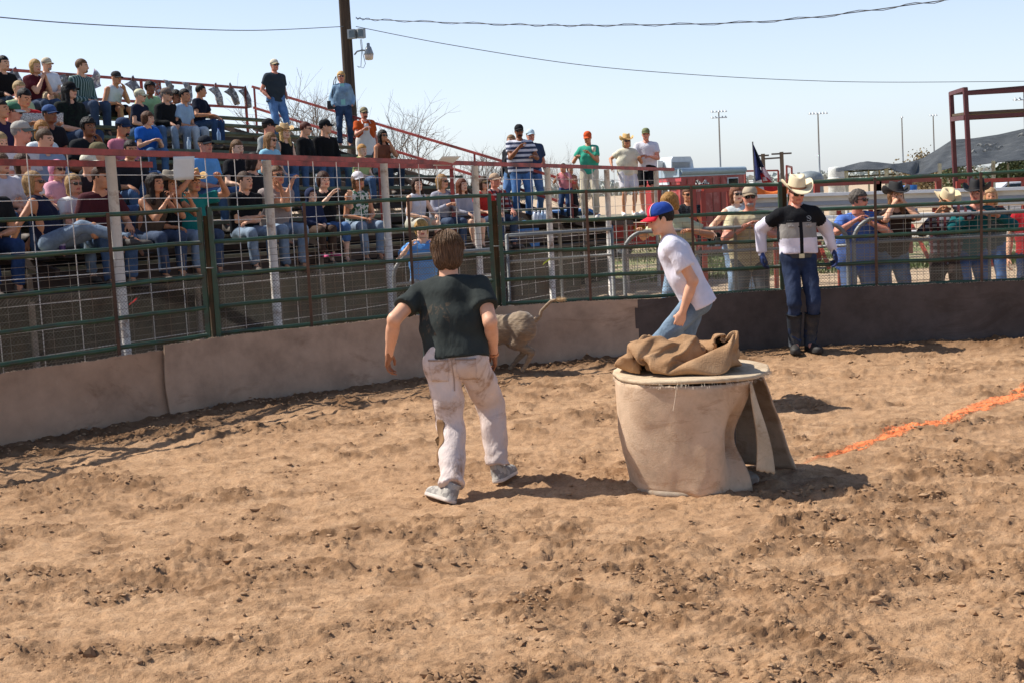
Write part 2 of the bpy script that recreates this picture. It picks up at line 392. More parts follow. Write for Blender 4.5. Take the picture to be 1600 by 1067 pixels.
# grassy strip between the dirt lane and the far bleachers
mgr, b, bs = newmat('grass_blades'); v = b('ShaderNodeNewGeometry').outputs['Position']
col = ramp(b, noise(b, 3, v, 4, .7), [(.3, (.045, .07, .02)), (.55, (.09, .13, .035)), (.8, (.22, .21, .09))])
b.l.new(col, bs.inputs['Base Color']); bs.inputs['Roughness'].default_value = .8
gv = []; gf = []
def blade(x, y, z, h, r_):
    n = len(gv)//3; a = random.random()*6.28; wv = .012+.01*random.random(); lx = random.gauss(0, .3)*h; ly = random.gauss(0, .3)*h
    return [(x-wv*math.cos(a), y-wv*math.sin(a), z), (x+wv*math.cos(a), y+wv*math.sin(a), z), (x+lx, y+ly, z+h)]
for (x0, x1, y0, y1, n) in ((2.5, 18, 26, 32, 14000), (0, 34, 32, 40, 12000), (1.0, 9.0, 17.0, 18.2, 1800)):
    rx = rng.uniform(x0, x1, n); ry = rng.uniform(y0, y1, n); ok = fbm(rx*.35, ry*.5, 3, 7) > .42
    for x, y in zip(rx[ok].tolist(), ry[ok].tolist()):
        gv += blade(x, y, -.09, random.uniform(.05, .15), 0)
gm = bpy.data.meshes.new('grass'); gm.from_pydata(gv, [], [(i, i+1, i+2) for i in range(0, len(gv), 3)]); gm.materials.append(mgr)
go = link('grass', gm); tag(go, 'patchy short green grass beyond the far dirt lane', 'grass', None, 'stuff')

# orange powder line: the terrain's own faces, lifted 3 mm
PA = G(1248, 728)[:2]; PB = G(1640, 600)[:2]
mo, b, bs = newmat('orange_chalk'); v = b('ShaderNodeNewGeometry').outputs['Position']
col = ramp(b, noise(b, 40, v, 5, .7), [(.3, (.70, .24, .09)), (.45, (.82, .22, .07)), (.75, (.88, .29, .11))])
b.l.new(col, bs.inputs['Base Color']); bs.inputs['Roughness'].default_value = .9; ca = b('ShaderNodeAttribute'); ca.attribute_name = 'cover'; b.l.new(ramp(b, ca.outputs['Fac'], [(.05, (0, 0, 0)), (.75, (.93, .93, .93))]), bs.inputs['Alpha'])
dd = PB-PA; L_ = np.linalg.norm(dd); dd /= L_; nn = np.array([-dd[1], dd[0]])
def line_strip():
    n_a, n_b = 1500, 90; a = np.linspace(-.1, L_+.6, n_a); c = np.linspace(-.17, .17, n_b)
    A, C = np.meshgrid(a, c, indexing='ij'); A2 = A; C2 = C+.07*(fbm(A*1.6, A*0+3, 3, 3)-.5)
    X = PA[0]+dd[0]*A2+nn[0]*C2; Y = PA[1]+dd[1]*A2+nn[1]*C2
    h, _ = dirt_height(X, Y)
    wid = .015+.046*fbm(A*2.3, A*0, 3, 9)*np.clip(A*.6, .1, 1.1)
    keep = (1-np.abs(C)/(wid*2.0))*1.0+(fbm(X*70, Y*70, 3, 13, .75)-.5)*3.2+(fbm(A*3, C*12, 3, 19)-.5)*1.2
    keep = keep > .45
    keep &= np.abs(C) < .16
    V = np.stack([X, Y, h+.004], -1).reshape(-1, 3); cov = np.clip((1-np.abs(C)/(wid*2.4))*1.25+(fbm(X*60, Y*60, 3, 13, .7)-.5)*1.2+(fbm(A*3, C*12, 3, 19)-.5)*.9, 0, 1)*np.clip(A*.9+.15, 0, 1); keep = (cov > .03) & (np.abs(C) < .16)
    i = np.arange((n_a-1)*n_b).reshape(n_a-1, n_b)[:, :-1]
    kq = keep[:-1, :-1]; i = i[kq]
    return V, np.stack([i, i+n_b, i+n_b+1, i+1], -1), cov.ravel()
V, Q, cov = line_strip()
used = np.unique(Q); rm = np.full(len(V), -1); rm[used] = np.arange(len(used))
me = quadmesh('powder_line', V[used], rm[Q]); me.materials.append(mo); at = me.attributes.new('cover', 'FLOAT', 'POINT'); at.data.foreach_set('value', cov[used].astype(np.float32))
tag(link('powder_line', me), 'bright orange powder line scattered across the dirt at the right', 'line marking')
# ================================================================== implicit-surface modeller
def nrm(v): v = np.asarray(v, float); return v/(np.linalg.norm(v)+1e-9)
def d_cone(P, a, b, ra, rb, flat=False, side=None, ratio=1.0):
    a = np.asarray(a, float); b = np.asarray(b, float)
    if side is not None:
        s = nrm(side); P = P-np.outer((P-a)@s, s)*(1-ratio)
    ab = b-a; L2 = ab@ab; t = ((P-a)@ab)/L2; tc = np.clip(t, 0, 1)
    d = np.linalg.norm(P-a-tc[:, None]*ab, axis=1)-(ra+(rb-ra)*tc)
    if flat: d = np.maximum(d, (t-1)*math.sqrt(L2))
    return d
def d_ell(P, c, r, A=None):
    q = P-np.asarray(c, float)
    if A is not None: q = q@np.asarray(A).T
    r = np.asarray(r, float); k = np.linalg.norm(q/r, axis=1); return (k-1)*r.min()*np.clip(k, .5, 1.0)**0
def smin(a, b, k):
    h = np.clip(.5+.5*(b-a)/k, 0, 1); return b*(1-h)+a*h-k*h*(1-h)
def grid(lo, hi, h):
    lo = np.asarray(lo, float); n = np.ceil((np.asarray(hi)-lo)/h).astype(int)+1
    ax = [lo[i]+h*np.arange(n[i]) for i in range(3)]
    g = np.stack(np.meshgrid(*ax, indexing='ij'), -1).reshape(-1, 3); return g, tuple(n), lo
def nets(f, lo, h):
    ins = f < 0; c = np.zeros(tuple(x-1 for x in f.shape), np.int8)
    for i in (0, 1):
        for j in (0, 1):
            for k in (0, 1): c += ins[i:f.shape[0]-1+i, j:f.shape[1]-1+j, k:f.shape[2]-1+k]
    m = (c > 0) & (c < 8); I = np.argwhere(m); 
    if not len(I): return np.zeros((0, 3)), np.zeros((0, 4), int)
    acc = np.zeros((len(I), 3)); cnt = np.zeros(len(I))
    for ax in range(3):
        o1, o2 = [q for q in range(3) if q != ax]
        for a in (0, 1):
            for b in (0, 1):
                s = I.copy(); s[:, o1] += a; s[:, o2] += b; e = s.copy(); e[:, ax] += 1
                fa = f[s[:, 0], s[:, 1], s[:, 2]]; fb = f[e[:, 0], e[:, 1], e[:, 2]]
                x = (fa < 0) != (fb < 0); t = np.where(x, fa/(fa-fb+1e-12), 0)
                p = s.astype(float)-I; p[:, ax] += t; acc[x] += p[x]; cnt[x] += 1
    V = lo+(I+acc/cnt[:, None])*h
    idx = np.full(m.shape, -1); idx[m] = np.arange(len(I)); Qs = []
    for ax in range(3):
        o1, o2 = [(1, 2), (2, 0), (0, 1)][ax]
        A = [slice(1, -1)]*3; A[ax] = slice(0, -1); B = [slice(1, -1)]*3; B[ax] = slice(1, None)
        sa = ins[tuple(A)]; sb = ins[tuple(B)]; E = np.argwhere(sa != sb); sg = sa[sa != sb]
        off = np.array([1, 1, 1]); off[ax] = 0; E = E+off
        def g_(d1, d2):
            k = E.copy(); k[:, o1] += d1; k[:, o2] += d2; return idx[k[:, 0], k[:, 1], k[:, 2]]
        q = np.stack([g_(-1, -1), g_(0, -1), g_(0, 0), g_(-1, 0)], -1); q[~sg] = q[~sg][:, ::-1]; Qs.append(q)
    return V, np.vstack(Qs)
def wr(P, A, k, s=0):
    """cloth wrinkle displacement"""
    r = np.random.default_rng(s+5); o = 0
    for i in range(4):
        d = nrm(r.normal(size=3)*[1, 1, .55]); e = nrm(r.normal(size=3)); kk = k*(.6+.35*i)
        o = o+np.sin(P@d*kk+1.6*np.sin(P@e*kk*.45+i)+i*2.1)/(1+.5*i)
    return A*o*.45
def solid(fn, lo, hi, h):
    P, n, lo = grid(lo, hi, h); return nets(fn(P).reshape(n), lo, h)

# ------------------------------------------------------------------ templates: head, hair, hands, shoe, hats
def head_fn(P):
    d = d_ell(P, (0, -.012, .025), (.077, .098, .095))
    d = smin(d, d_ell(P, (0, .018, -.035), (.062, .072, .072)), .035)           # face block
    d = smin(d, d_cone(P, (-.036, .048, -.083), (.036, .048, -.083), .024, .024), .03)   # jaw
    d = smin(d, d_ell(P, (0, .074, -.092), (.020, .018, .016)), .016)           # chin
    d = smin(d, d_cone(P, (-.034, .078, .022), (.034, .078, .022), .012, .012), .018)    # brow
    for s in (-1, 1):
        d = -smin(-d, d_ell(P, (s*.031, .098, .000), (.017, .016, .011)), .012)  # sockets
        d = smin(d, d_ell(P, (s*.031, .077, .001), (.0125, .0125, .0105)), .003)
        d = smin(d, d_ell(P, (s*.043, .058, -.030), (.020, .018, .017)), .02)    # cheeks
        A = [[math.cos(.35), s*math.sin(.35), 0], [-s*math.sin(.35), math.cos(.35), 0], [0, 0, 1]]
        d = smin(d, d_ell(P, (s*.080, -.012, -.004), (.009, .019, .031), A), .006)  # ears
    d = smin(d, d_cone(P, (0, .088, .010), (0, .108, -.030), .008, .012), .010)  # nose
    d = smin(d, d_cone(P, (-.011, .096, -.034), (.011, .096, -.034), .007, .007), .008)
    d = smin(d, d_cone(P, (-.017, .084, -.055), (.017, .084, -.055), .0075, .0075), .006)  # lips
    d = smin(d, d_cone(P, (-.014, .083, -.066), (.014, .083, -.066), .008, .008), .006)
    d = smin(d, d_cone(P, (0, -.018, -.05), (0, -.038, -.165), .056, .058), .03)  # neck
    return d
def make_head(h):
    V, Q = solid(head_fn, (-.11, -.13, -.165), (.11, .14, .14), h)
    C = V[Q].mean(1); x = np.abs(C[:, 0]); mi = np.zeros(len(Q), int)
    mi[(np.abs(C[:, 2]+.0605) < .010) & (x < .024) & (C[:, 1] > .075)] = 1       # lips
    mi[(((x-.031)/.0125)**2+((C[:, 2]-.001)/.0075)**2 < 1) & (C[:, 1] > .06)] = 2  # eyes
    mi[(np.abs(C[:, 2]-.0265-.1*(.03-np.abs(x-.03))) < .006) & (np.abs(x-.032) < .021) & (C[:, 1] > .06)] = 3  # brows
    return V, Q, mi
HEAD = {0: make_head(.0125), 1: make_head(.0045)}
HEAD_AX = dict(zip('xyz', np.eye(3)))

def hair_fn(style):
    def fn(P):
        x, y, z = P.T
        an_ = np.arctan2(x, -y+.0); st = .0022*np.sin(an_*44+3*np.sin(z*28))*.6+.0012*np.sin(an_*61+2.5*np.sin(z*41+x*20))
        if style == 'short':
            d = d_ell(P, (0, -.018, .034), (.086, .104, .100))
            cut = np.maximum(y*.9-.062+0*z, 0)*0
            face = np.maximum(-(z-.040-.25*np.maximum(-y, 0)*0), y+.010+0)         # front below hairline removed
            face = np.minimum(.050-z+0*y, y-.020); d = np.maximum(d, face)          # keep z>.05 or y<.02
            d = np.maximum(d, np.minimum(-.045-z, 1)*1+0) if False else np.maximum(d, -(z+.050+.25*np.minimum(y, 0)*-1*0))
            d = np.maximum(d, -(z+.062)*1.0); return d+st
        if style == 'shaggy':
            d = d_ell(P, (0, -.018, .030), (.098, .116, .112))
            d = smin(d, d_ell(P, (0, -.05, -.045), (.086, .072, .075)), .03)
            d = np.maximum(d, np.minimum(.045-z, y-.035)); d = np.maximum(d, -(z+.112+.015*np.sin(x*90))); return d+st*1.8
        if style == 'bob':
            d = d_ell(P, (0, -.018, .030), (.094, .112, .108))
            d = smin(d, d_cone(P, (-.062, -.018, .0), (-.070, -.012, -.105), .040, .034), .03)
            d = smin(d, d_cone(P, (.062, -.018, .0), (.070, -.012, -.105), .040, .034), .03)
            d = smin(d, d_cone(P, (0, -.06, .0), (0, -.06, -.10), .075, .06), .03)
            d = np.maximum(d, np.minimum(np.minimum(.052-z, y-.018), np.maximum(y-.040, np.abs(x)-.9))); return d+st*1.4
        if style == 'long':
            d = d_ell(P, (0, -.018, .030), (.093, .111, .107))
            for s in (-1, 1):
                d = smin(d, d_cone(P, (s*.062, -.015, .0), (s*.085, .025, -.24), .040, .030), .03)
            d = smin(d, d_cone(P, (0, -.065, .0), (0, -.085, -.26), .078, .065), .04)
            d = np.maximum(d, np.minimum(np.minimum(.052-z, y-.018), y-.048)); return d+st*1.5
        if style == 'pony':
            d = d_ell(P, (0, -.018, .034), (.086, .104, .100)); d = np.maximum(d, np.minimum(.050-z, y-.020)); d = np.maximum(d, -(z+.05))
            d = smin(d, d_cone(P, (0, -.12, .03), (0, -.16, -.10), .026, .016), .02); return d+st
        if style == 'curly':
            d = d_ell(P, (0, -.016, .036), (.098, .115, .108)); d = np.maximum(d, np.minimum(.048-z, y-.024)); d = np.maximum(d, -(z+.062))
            return d+.009*np.sin(x*110)*np.sin(y*120)*np.sin(z*105+1)
        if style == 'beard':
            d = d_ell(P, (0, .036, -.078), (.052, .058, .040)); d = np.maximum(d, -(y-.035)); 
            d = -smin(-d, d_ell(P, (0, .105, -.060), (.024, .03, .008)), .004); return d+.002*np.sin(x*300)*np.sin(z*280)
    return fn
_tm = {}
def tmpl(kind, res=0):
    """shared mesh templates"""
    k = (kind, res)
    if k in _tm: return _tm[k]
    h = .0055 if res else .0105
    if kind.startswith('hair_') or kind == 'beard':
        st = kind.replace('hair_', ''); V, Q = solid(hair_fn(st), (-.15, -.2, -.33), (.15, .15, .17), h)
        me = quadmesh(kind, V, Q)
    elif kind == 'shoe':
        def fn(P):
            d = d_cone(P, (0, -.04, .055), (0, .10, .040), .042, .036, side=(0, 0, 1), ratio=1.0)
            d = smin(d, d_ell(P, (0, .13, .038), (.046, .065, .036)), .03)
            d = smin(d, d_cone(P, (0, -.035, .05), (0, -.045, .125), .046, .043, flat=True), .02)
            d = smin(d, d_cone(P, (0, -.055, .012), (0, .14, .012), .044, .050), .012)
            d = np.maximum(d, -P[:, 2]); return d
        V, Q = solid(fn, (-.08, -.13, -.02), (.08, .23, .17), .008 if res else .014)
        C = V[Q].mean(1); me = quadmesh('shoe', V, Q, (C[:, 2] < .026).astype(int))
    return _tm.setdefault(k, me)
def hand_geo(pose, res, fat=0.):
    k = ('hand', pose, res, fat)
    if k in _tm: return _tm[k]
    # right hand, wrist at origin, fingers along +Y, palm facing -Z, thumb towards -X
    cu = {'relax': (.35, .55, .45), 'grip': (1.1, 1.35, .8), 'flat': (.08, .12, .1)}[pose]
    prims = [((0, -.012, 0), (0, .02, 0), .027, .028, 1.0)]
    fx = (-.030, -.010, .010, .029); fl = (.040, .045, .042, .033); by = (.092, .096, .092, .084)
    fp = []
    for i in range(4):
        a = np.array([fx[i], by[i], 0.]); ang = 0; r = .0092 if i < 3 else .008; pts = [np.array([fx[i]*.7, .04, 0.]), a]
        sp = fx[i]*2.2*(.25 if pose == 'grip' else 1)
        for j, l in enumerate((fl[i], fl[i]*.62, fl[i]*.5)):
            ang += cu[j]*(1+.12*i); a = a+l*nrm([sp*.35, math.cos(ang), -math.sin(ang)]); pts.append(a)
        fp.append((pts, r))
    th = [np.array([-.018, .022, -.006]), np.array([-.045, .052, -.018]), np.array([-.054, .084, -.030]), np.array([-.050, .108, -.036])]
    if pose == 'grip': th = [np.array([-.018, .022, -.006]), np.array([-.040, .055, -.024]), np.array([-.028, .080, -.045]), np.array([-.008, .088, -.055])]
    fp.append((th, .0115))
    def fn(P):
        d = d_cone(P, (0, -.02, 0), (0, .02, 0), .027, .027, side=(0, 0, 1), ratio=1.25)
        d = smin(d, d_ell(P, (0, .052, 0), (.041, .052, .017)), .014)
        d = smin(d, d_ell(P, (-.024, .042, -.008), (.017, .030, .016)), .01)
        for pts, r in fp:
            e = None
            for j in range(len(pts)-1):
                q = d_cone(P, pts[j], pts[j+1], r*(1-.07*j), r*(1-.07*(j+1)-.03)); e = q if e is None else smin(e, q, .004)
            d = smin(d, e, .0045)
        return d-fat
    V, Q = solid(fn, (-.085, -.06, -.13), (.075, .23, .05), .0042 if res else .0108)
    return _tm.setdefault(k, (V, Q))

def cap_mesh(res=0):
    if 'cap' in _tm: return _tm['cap']
    # crown: six gores, visor: curved sheet
    V = []; F = []; n = 24; m = 8
    for i in range(m+1):
        t = i/m*math.pi/2
        for k in range(n):
            a = 2*math.pi*k/n; g = 1-.012*abs(math.cos(3*a))**8
            r = math.cos(t)**.75 if i < m else 0.02
            V.append((.090*r*math.cos(a)*g, -.014+.108*r*math.sin(a)*g, .045+.092*math.sin(t)*(1.05 if math.sin(a) > 0 else 1)))
    for i in range(m):
        for k in range(n):
            p = i*n+k; q = i*n+(k+1) % n; F.append((p, q, q+n, p+n))
    F.append(tuple(range(n))[::-1]); F.append(tuple(range(m*n, m*n+n)))
    cm = bpy.data.meshes.new('cap'); cm.from_pydata(V, [], F); cm.polygons.foreach_set('use_smooth', [True]*len(F))
    bt = MB(); bt.lathe([(.004, .134), (.009, .138), (.004, .142)], 8, (0, -.014, 0))
    def vis(u, v):
        a = (u-.5)*2.5; x = .083*math.sin(a)*(1+.02*v); y0 = -.014+.100*math.cos(a); y = y0+(.078*math.cos(a)**.6 if abs(a) < 1.57 else 0)*v
        return (x, y, .050-.018*v-.030*(x/.083)**2*(.4+.6*v))
    Vv, Fv_ = sheet(vis, 14, 5, .005); vm = bpy.data.meshes.new('visor'); vm.from_pydata([tuple(p) for p in Vv], [], Fv_); vm.polygons.foreach_set('use_smooth', [True]*len(Fv_))
    _tm['cap'] = (cm, vm); return _tm['cap']
def hat_mesh():
    if 'hat' in _tm: return _tm['hat']
    V = []; F = []; n = 40
    def ringp(r, z, a, kind):
        x = .094*r*math.cos(a); y = .112*r*math.sin(a); return x, y, z
    rows = []
    # crown outer from brim junction up, pinched top with centre crease
    for t in (0, .2, .4, .6, .8, .92, 1.0):
        rr = 1.0-.16*t-.10*max(0, t-.8)*3; rows.append([(.094*rr*math.cos(2*math.pi*k/n)*(1-.22*t*max(0, math.sin(2*math.pi*k/n))), .114*rr*math.sin(2*math.pi*k/n), .050+.125*t+.012*t*math.cos(4*math.pi*k/n)) for k in range(n)])
    for rr, dz in ((.5, -.012), (.22, -.035), (.02, -.042)):
        rows.append([(.094*.70*rr*math.cos(2*math.pi*k/n)*(1-.22*max(0, math.sin(2*math.pi*k/n))), .114*.8*rr*math.sin(2*math.pi*k/n), .172+dz*(1 if rr < .4 else 1-.6*abs(math.cos(2*math.pi*k/n)))) for k in range(n)])
    V = [p for r in rows for p in r]
    for i in range(len(rows)-1):
        for k in range(n): p = i*n+k; q = i*n+(k+1) % n; F.append((p, q, q+n, p+n))
    F.append(tuple((len(rows)-1)*n+k for k in range(n)))
    # brim, closed sheet: sides curl up, front and back dip
    b0 = len(V); br = []
    for side in (.0025, -.0025):
        for j in range(7):
            v = j/6
            for k in range(n):
                a = 2*math.pi*k/n; ca, sa = math.cos(a), math.sin(a)
                x = (.093+.088*v)*ca; y = (.112+.098*v)*sa
                up = .085*(abs(ca)**2.6)*v**1.7; x *= 1-.16*(abs(ca)**2.6)*v**2
                dip = -.022*(abs(sa)**2)*v
                V.append((x, y, .050+up+dip+side))
    for s in (0, 1):
        o = b0+s*7*n
        for j in range(6):
            for k in range(n):
                p = o+j*n+k; q = o+j*n+(k+1) % n; f = (p, p+n, q+n, q); F.append(f if s else f[::-1])
    for k in range(n):
        p = b0+6*n+k; q = b0+6*n+(k+1) % n; F.append((p, q, q+7*n, p+7*n)); p -= 6*n; q -= 6*n; F.append((p, p+7*n, q+7*n, q))
    hm = bpy.data.meshes.new('hat'); hm.from_pydata(V, [], F); hm.polygons.foreach_set('use_smooth', [True]*len(F))
    W = []; Fb = []
    for (sc_, z) in ((1.012, .053), (1.004, .073)):
        for k in range(n): a = 2*math.pi*k/n; W.append((.0945*sc_*math.cos(a), .1145*sc_*math.sin(a), z))
    for (sc_, z) in ((.99, .073), (.99, .053)):
        for k in range(n): a = 2*math.pi*k/n; W.append((.0945*sc_*math.cos(a), .1145*sc_*math.sin(a), z))
    for i in range(4):
        for k in range(n): p = i*n+k; q = i*n+(k+1) % n; r_ = (i+1) % 4*n; Fb.append((p, q, r_+(k+1) % n, r_+k))
    bm_ = bpy.data.meshes.new('hat_band'); bm_.from_pydata(W, [], Fb)
    _tm['hat'] = (hm, bm_); return _tm['hat']
def glasses_mesh():
    if 'gl' in _tm: return _tm['gl']
    m = MB()
    for s in (-1, 1):
        def ln(u, v, s=s):
            a = (u-.5)*2; b_ = (v-.5)*2; q = 1-.18*abs(a*b_)
            return (s*.033+a*.026*q, .106-.010*abs(a+s*.4)**2-.004*0, .004+b_*.019*q)
        V, F = sheet(ln, 6, 5, .003); m.add(V, F, True)
        m.bar((s*.057, .098, .012), (s*.086, -.005, .010), .004, .006)
    m.bar((-.010, .106, .012), (.010, .106, .012), .004, .005)
    _tm['gl'] = m.mesh('sunglasses'); return _tm['gl']
EYE = plain('eye_dark', '2a1c16', .3); 
def mouthmat(c): 
    return fabric_less('lips', c)
def fabric_less(n, c):
    return plain(n+str(c), c, .5, var=.05)

# ------------------------------------------------------------------ people
def ik(a, b, l1, l2, pole):
    a = np.asarray(a, float); b = np.asarray(b, float); d = b-a; L = np.linalg.norm(d); L = max(L, 1e-4)
    if L > (l1+l2)*.995: b = a+d/L*(l1+l2)*.995; d = b-a; L = (l1+l2)*.995
    x = (l1*l1-l2*l2+L*L)/(2*L); h = math.sqrt(max(l1*l1-x*x, 1e-6)); u = d/L
    p = np.asarray(pole, float); p = p-u*(p@u); p = nrm(p); return a+u*x+p*h, b
def axes(y, up):
    y = nrm(y); z = np.asarray(up, float); z = z-y*(z@y); z = nrm(z); x = np.cross(y, z); return np.stack([x, y, z], 1)   # columns
SK = {'light': 'e0ac8c', 'fair': 'ecc0a2', 'tan': 'c98f6b', 'brown': '8f5c3e', 'red': 'd4927a'}
ALLP = []
def person(label, base, face, pose='sit', lean=8, side=0, twist=0, head=(0, 0), arms=('knee', 'knee'), feet=None, S=1.0, sex='m', bulk=1.0,
           skin='light', hair=('short', '3a2a1c'), hat=None, glasses=False, beard=None, top=('plain', '888888'), sleeve='short', bottom='jeans',
           bcol='4a6180', shoe='5a5048', res=0, group=None, pel=None, hands=('relax', 'relax'), topfn=None, vox=None, topmats=None, apron=None, shirt_len=.07, dirt=None, wrist=None, tilt=0, bottomkind=None, sw=1.0, baggy=0., loos=0., neck=.88, hscale=1., limb=1., handc=None, shoemats=None):
    """base: world point under the pelvis (seat top for 'sit', ground for 'stand').  Local frame: +Y forward, +X the person's right ... Z up, pelvis at origin"""
    h = vox or (.011 if res else .024)
    fx, fy = math.sin(R(face)), -math.cos(R(face)); rz = math.atan2(-fx, fy)
    pz = pel if pel is not None else (.105 if pose == 'sit' else .925)*S
    root = thing('person', label, 'person', base, rz, group); O = np.array([0, 0, pz])
    up = nrm([math.sin(R(side)), math.sin(R(lean)), math.cos(R(lean))]); X = nrm(np.cross([0, 1, 0], up)); 
    Xp = nrm([1, 0, 0]); fw = np.cross(up, nrm(np.cross(np.cross(up, [1, 0, 0]), up))) if False else nrm(np.cross(up, [1., 0, 0]))
    fwd = nrm(np.cross(up, np.array([1., 0, 0])))          # chest front
    sh = np.cross(fwd, up)                                 # person's right (+X)
    ct, st_ = math.cos(R(twist)), math.sin(R(twist)); shx = sh*ct+fwd*st_; fwt = -sh*st_+fwd*ct
    f = 1.0 if sex == 'm' else .92
    P0 = O; N = O+up*.50*S; SW = (.172 if sex == 'm' else .150)*S*(1+.25*(bulk-1))*sw; HW = .088*S
    shd = [N-up*.072*S+shx*s*SW for s in (-1, 1)]          # 0 = left (-X), 1 = right (+X)
    hip = [O+np.array([s*HW, 0, -.02*S]) for s in (-1, 1)]
    TH, SHN, UA, FA = .44*S, .425*S, .285*S, .255*S
    if feet is None:
        feet = [(-.12, .44, -.40), (.12, .44, -.40)] if pose == 'sit' else [(-.11, .02, None), (.11, .0, None)]
    ank = []; kn = []
    for i, ft in enumerate(feet):
        s = (-1, 1)[i]; z = ft[2]*S if ft[2] is not None else -(pz-.085*S)
        if pose == 'sit': z += .0
        t = O+np.array([ft[0]*S, ft[1]*S, z])
        k, a = ik(hip[i], t, TH, SHN, (s*.12 if len(ft) < 4 else ft[3], 1, .35)); kn.append(k); ank.append(a)
    wr_, el, hd = [], [], []
    AP = {'knee': (.15, .40, .12), 'lap': (.06, .30, .10), 'fold': (.10, .24, .16), 'chin': (.04, .22, .50), 'rail': (.13, .46, .36), 'hang': (.27, .03, -.07), 'pocket': (.20, .10, .0),
          'hip': (.19, .02, .10), 'hold': (.07, .30, .32), 'drink': (.03, .23, .52), 'up': (.16, .36, .62), 'back': (.24, -.34, .0), 'side': (.42, .10, -.02)}
    for i in (0, 1):
        s = (-1, 1)[i]; a = arms[i]; pole_ = a[3] if not isinstance(a, str) and len(a) > 3 else None
        if isinstance(a, str):
            v = np.array(AP[a], float)*S
            if a == 'fold': v[0] = -.06*S; v[2] += .06*S*(i)
            tgt = O+np.array([v[0]*s, v[1], v[2]])
            if a in ('fold', 'chin', 'hold', 'drink') : tgt = O+shx*s*v[0]+fwt*v[1]*.9+up*v[2]
        else: tgt = O+np.array(a[:3], float)*S
        pole = {'hang': (s*.3, -1, 0), 'pocket': (s*.45, -1, 0), 'hip': (s*1, -.35, 0), 'back': (s*.3, -1, 0)}.get(a if isinstance(a, str) else '', pole_ or (s*.65, -.45, -.9))
        e, w_ = ik(shd[i], tgt, UA, FA, pole); el.append(e); wr_.append(w_); d = nrm(w_-e)
        if a == 'fold': d = nrm(d+[-s*.6, 0, 0])
        if a in ('knee',): d = nrm(d*.5+[0, .6, -.55])
        hd.append(d)
    # head
    hy, hp = R(head[0]), R(head[1]); nb = nrm(up*.6+np.array([0, 0, .6])+fwd*.10)
    hf = np.array([math.sin(hy)*math.cos(hp), math.cos(hy)*math.cos(hp), math.sin(hp)]); HA = axes(hf, (math.sin(R(tilt)), -.3*math.sin(hp)*0, 1))
    hs = (S**.55)*(.965 if res else .93)*(1 if sex == 'm' else .97)
    hs = hs*hscale; HC = N+nb*.165*S*neck
    neckb = HC+HA@np.array([0, -.030, -.10])*hs
    bk = bulk*S
    torso = [('c', O-up*.02*S, O+up*.20*S, .108*bk, .098*bk*(1.12 if bulk > 1.1 else 1), shx, .66),
             ('c', O+up*.20*S, O+up*.38*S, .100*bk, .106*S*(.5+.5*bulk), shx, .64)]
    def body(P):
        d = None
        for _, a, b_, ra, rb, sd, rt in torso:
            q = d_cone(P, a, b_, ra-.006, rb-.006, side=sd, ratio=rt); d = q if d is None else smin(d, q, .05)
        for i in (0, 1): d = smin(d, d_cone(P, N-up*.04*S+shx*(-1, 1)[i]*.03*S, shd[i], .052*S*f, .050*S*f), .035)
        d = smin(d, d_cone(P, N-up*.03*S, neckb, .058*S*f, .052*hs*f), .035)
        for i in (0, 1):
            ar = d_cone(P, shd[i], el[i], .052*S*f*(.6+.4*bulk)*limb, .040*S*f*limb); ar = smin(ar, d_cone(P, el[i], wr_[i], .040*S*f*limb, .027*S*f), .015)
            ar = smin(ar, d_cone(P, el[i]*.7+wr_[i]*.3, el[i]*.45+wr_[i]*.55, .038*S*f*limb, .031*S*f*limb), .02); d = smin(d, ar, .022)
        for i in (0, 1):
            lg = d_cone(P, hip[i], kn[i], .080*bk, .050*S); lg = smin(lg, d_cone(P, kn[i], ank[i], .048*S, .036*S), .02)
            c = kn[i]*.68+ank[i]*.32; bkd = nrm(np.cross(kn[i]-ank[i], [1, 0, 0])); lg = smin(lg, d_ell(P, c-bkd*.012*S*(-1 if bkd[1] > 0 else 1)*-1, (.050*S, .050*S, .10*S)), .03)
            d = smin(d, lg, .03)
            d = smin(d, d_cone(P, ank[i], ank[i]+np.array([0, .08*S, -.04*S]), .034*S, .028*S), .02)
        return d
    pts = np.array([O, N, HC]+shd+el+wr_+kn+ank+hip); lo = pts.min(0)-.17*max(S, .8)*max(1, bulk); hi = pts.max(0)+.17*max(S, .8)*max(1, bulk); hi[2] = max(N[2]+.13, pts.max(0)[2]+.1)
    P, n, lo = grid(lo, hi, h)
    Vb, Qb = nets(body(P).reshape(n), lo, h)
    Hv, Hq, Hm = HEAD[res]; parts = [(Vb, Qb, np.zeros(len(Qb), int)), (Hv*hs@HA.T+HC, Hq, Hm)]
    for i in (0, 1):
        hv, hq = hand_geo(hands[i], res); hv = hv.copy()
        s = (-1, 1)[i]
        up_h = np.array([s*.9, 0, .25]) if abs(hd[i][2]) > .8 or arms[i] in ('hang', 'pocket') else np.array([s*.15, -.2, 1.])
        A = axes(hd[i], up_h)
        if s < 0: hv[:, 0] *= -1; hq = hq[:, ::-1]
        if arms[i] == 'pocket': continue
        parts.append((hv*S*.98*f@A.T+wr_[i]-hd[i]*.01*S, hq, np.full(len(hq), 4)))
    V = []; Q = []; mi = []; o = 0
    for v, q, m_ in parts: V.append(v); Q.append(q+o); mi.append(m_); o += len(v)
    sm = skinmat(SK[skin]); c0 = lin(SK[skin])
    me = quadmesh('body', np.vstack(V), np.vstack(Q), np.concatenate(mi))
    hc = hair[1] if hair else '4a3826'
    body_o = link('body', me, root, [sm, fabric_less('lips', 'b0625a' if skin != 'brown' else '7a4038'), EYE, hairmat(hc), skinmat(handc) if handc else sm])
    # clothes
    loose = .012+.004*(S > .9)+loos
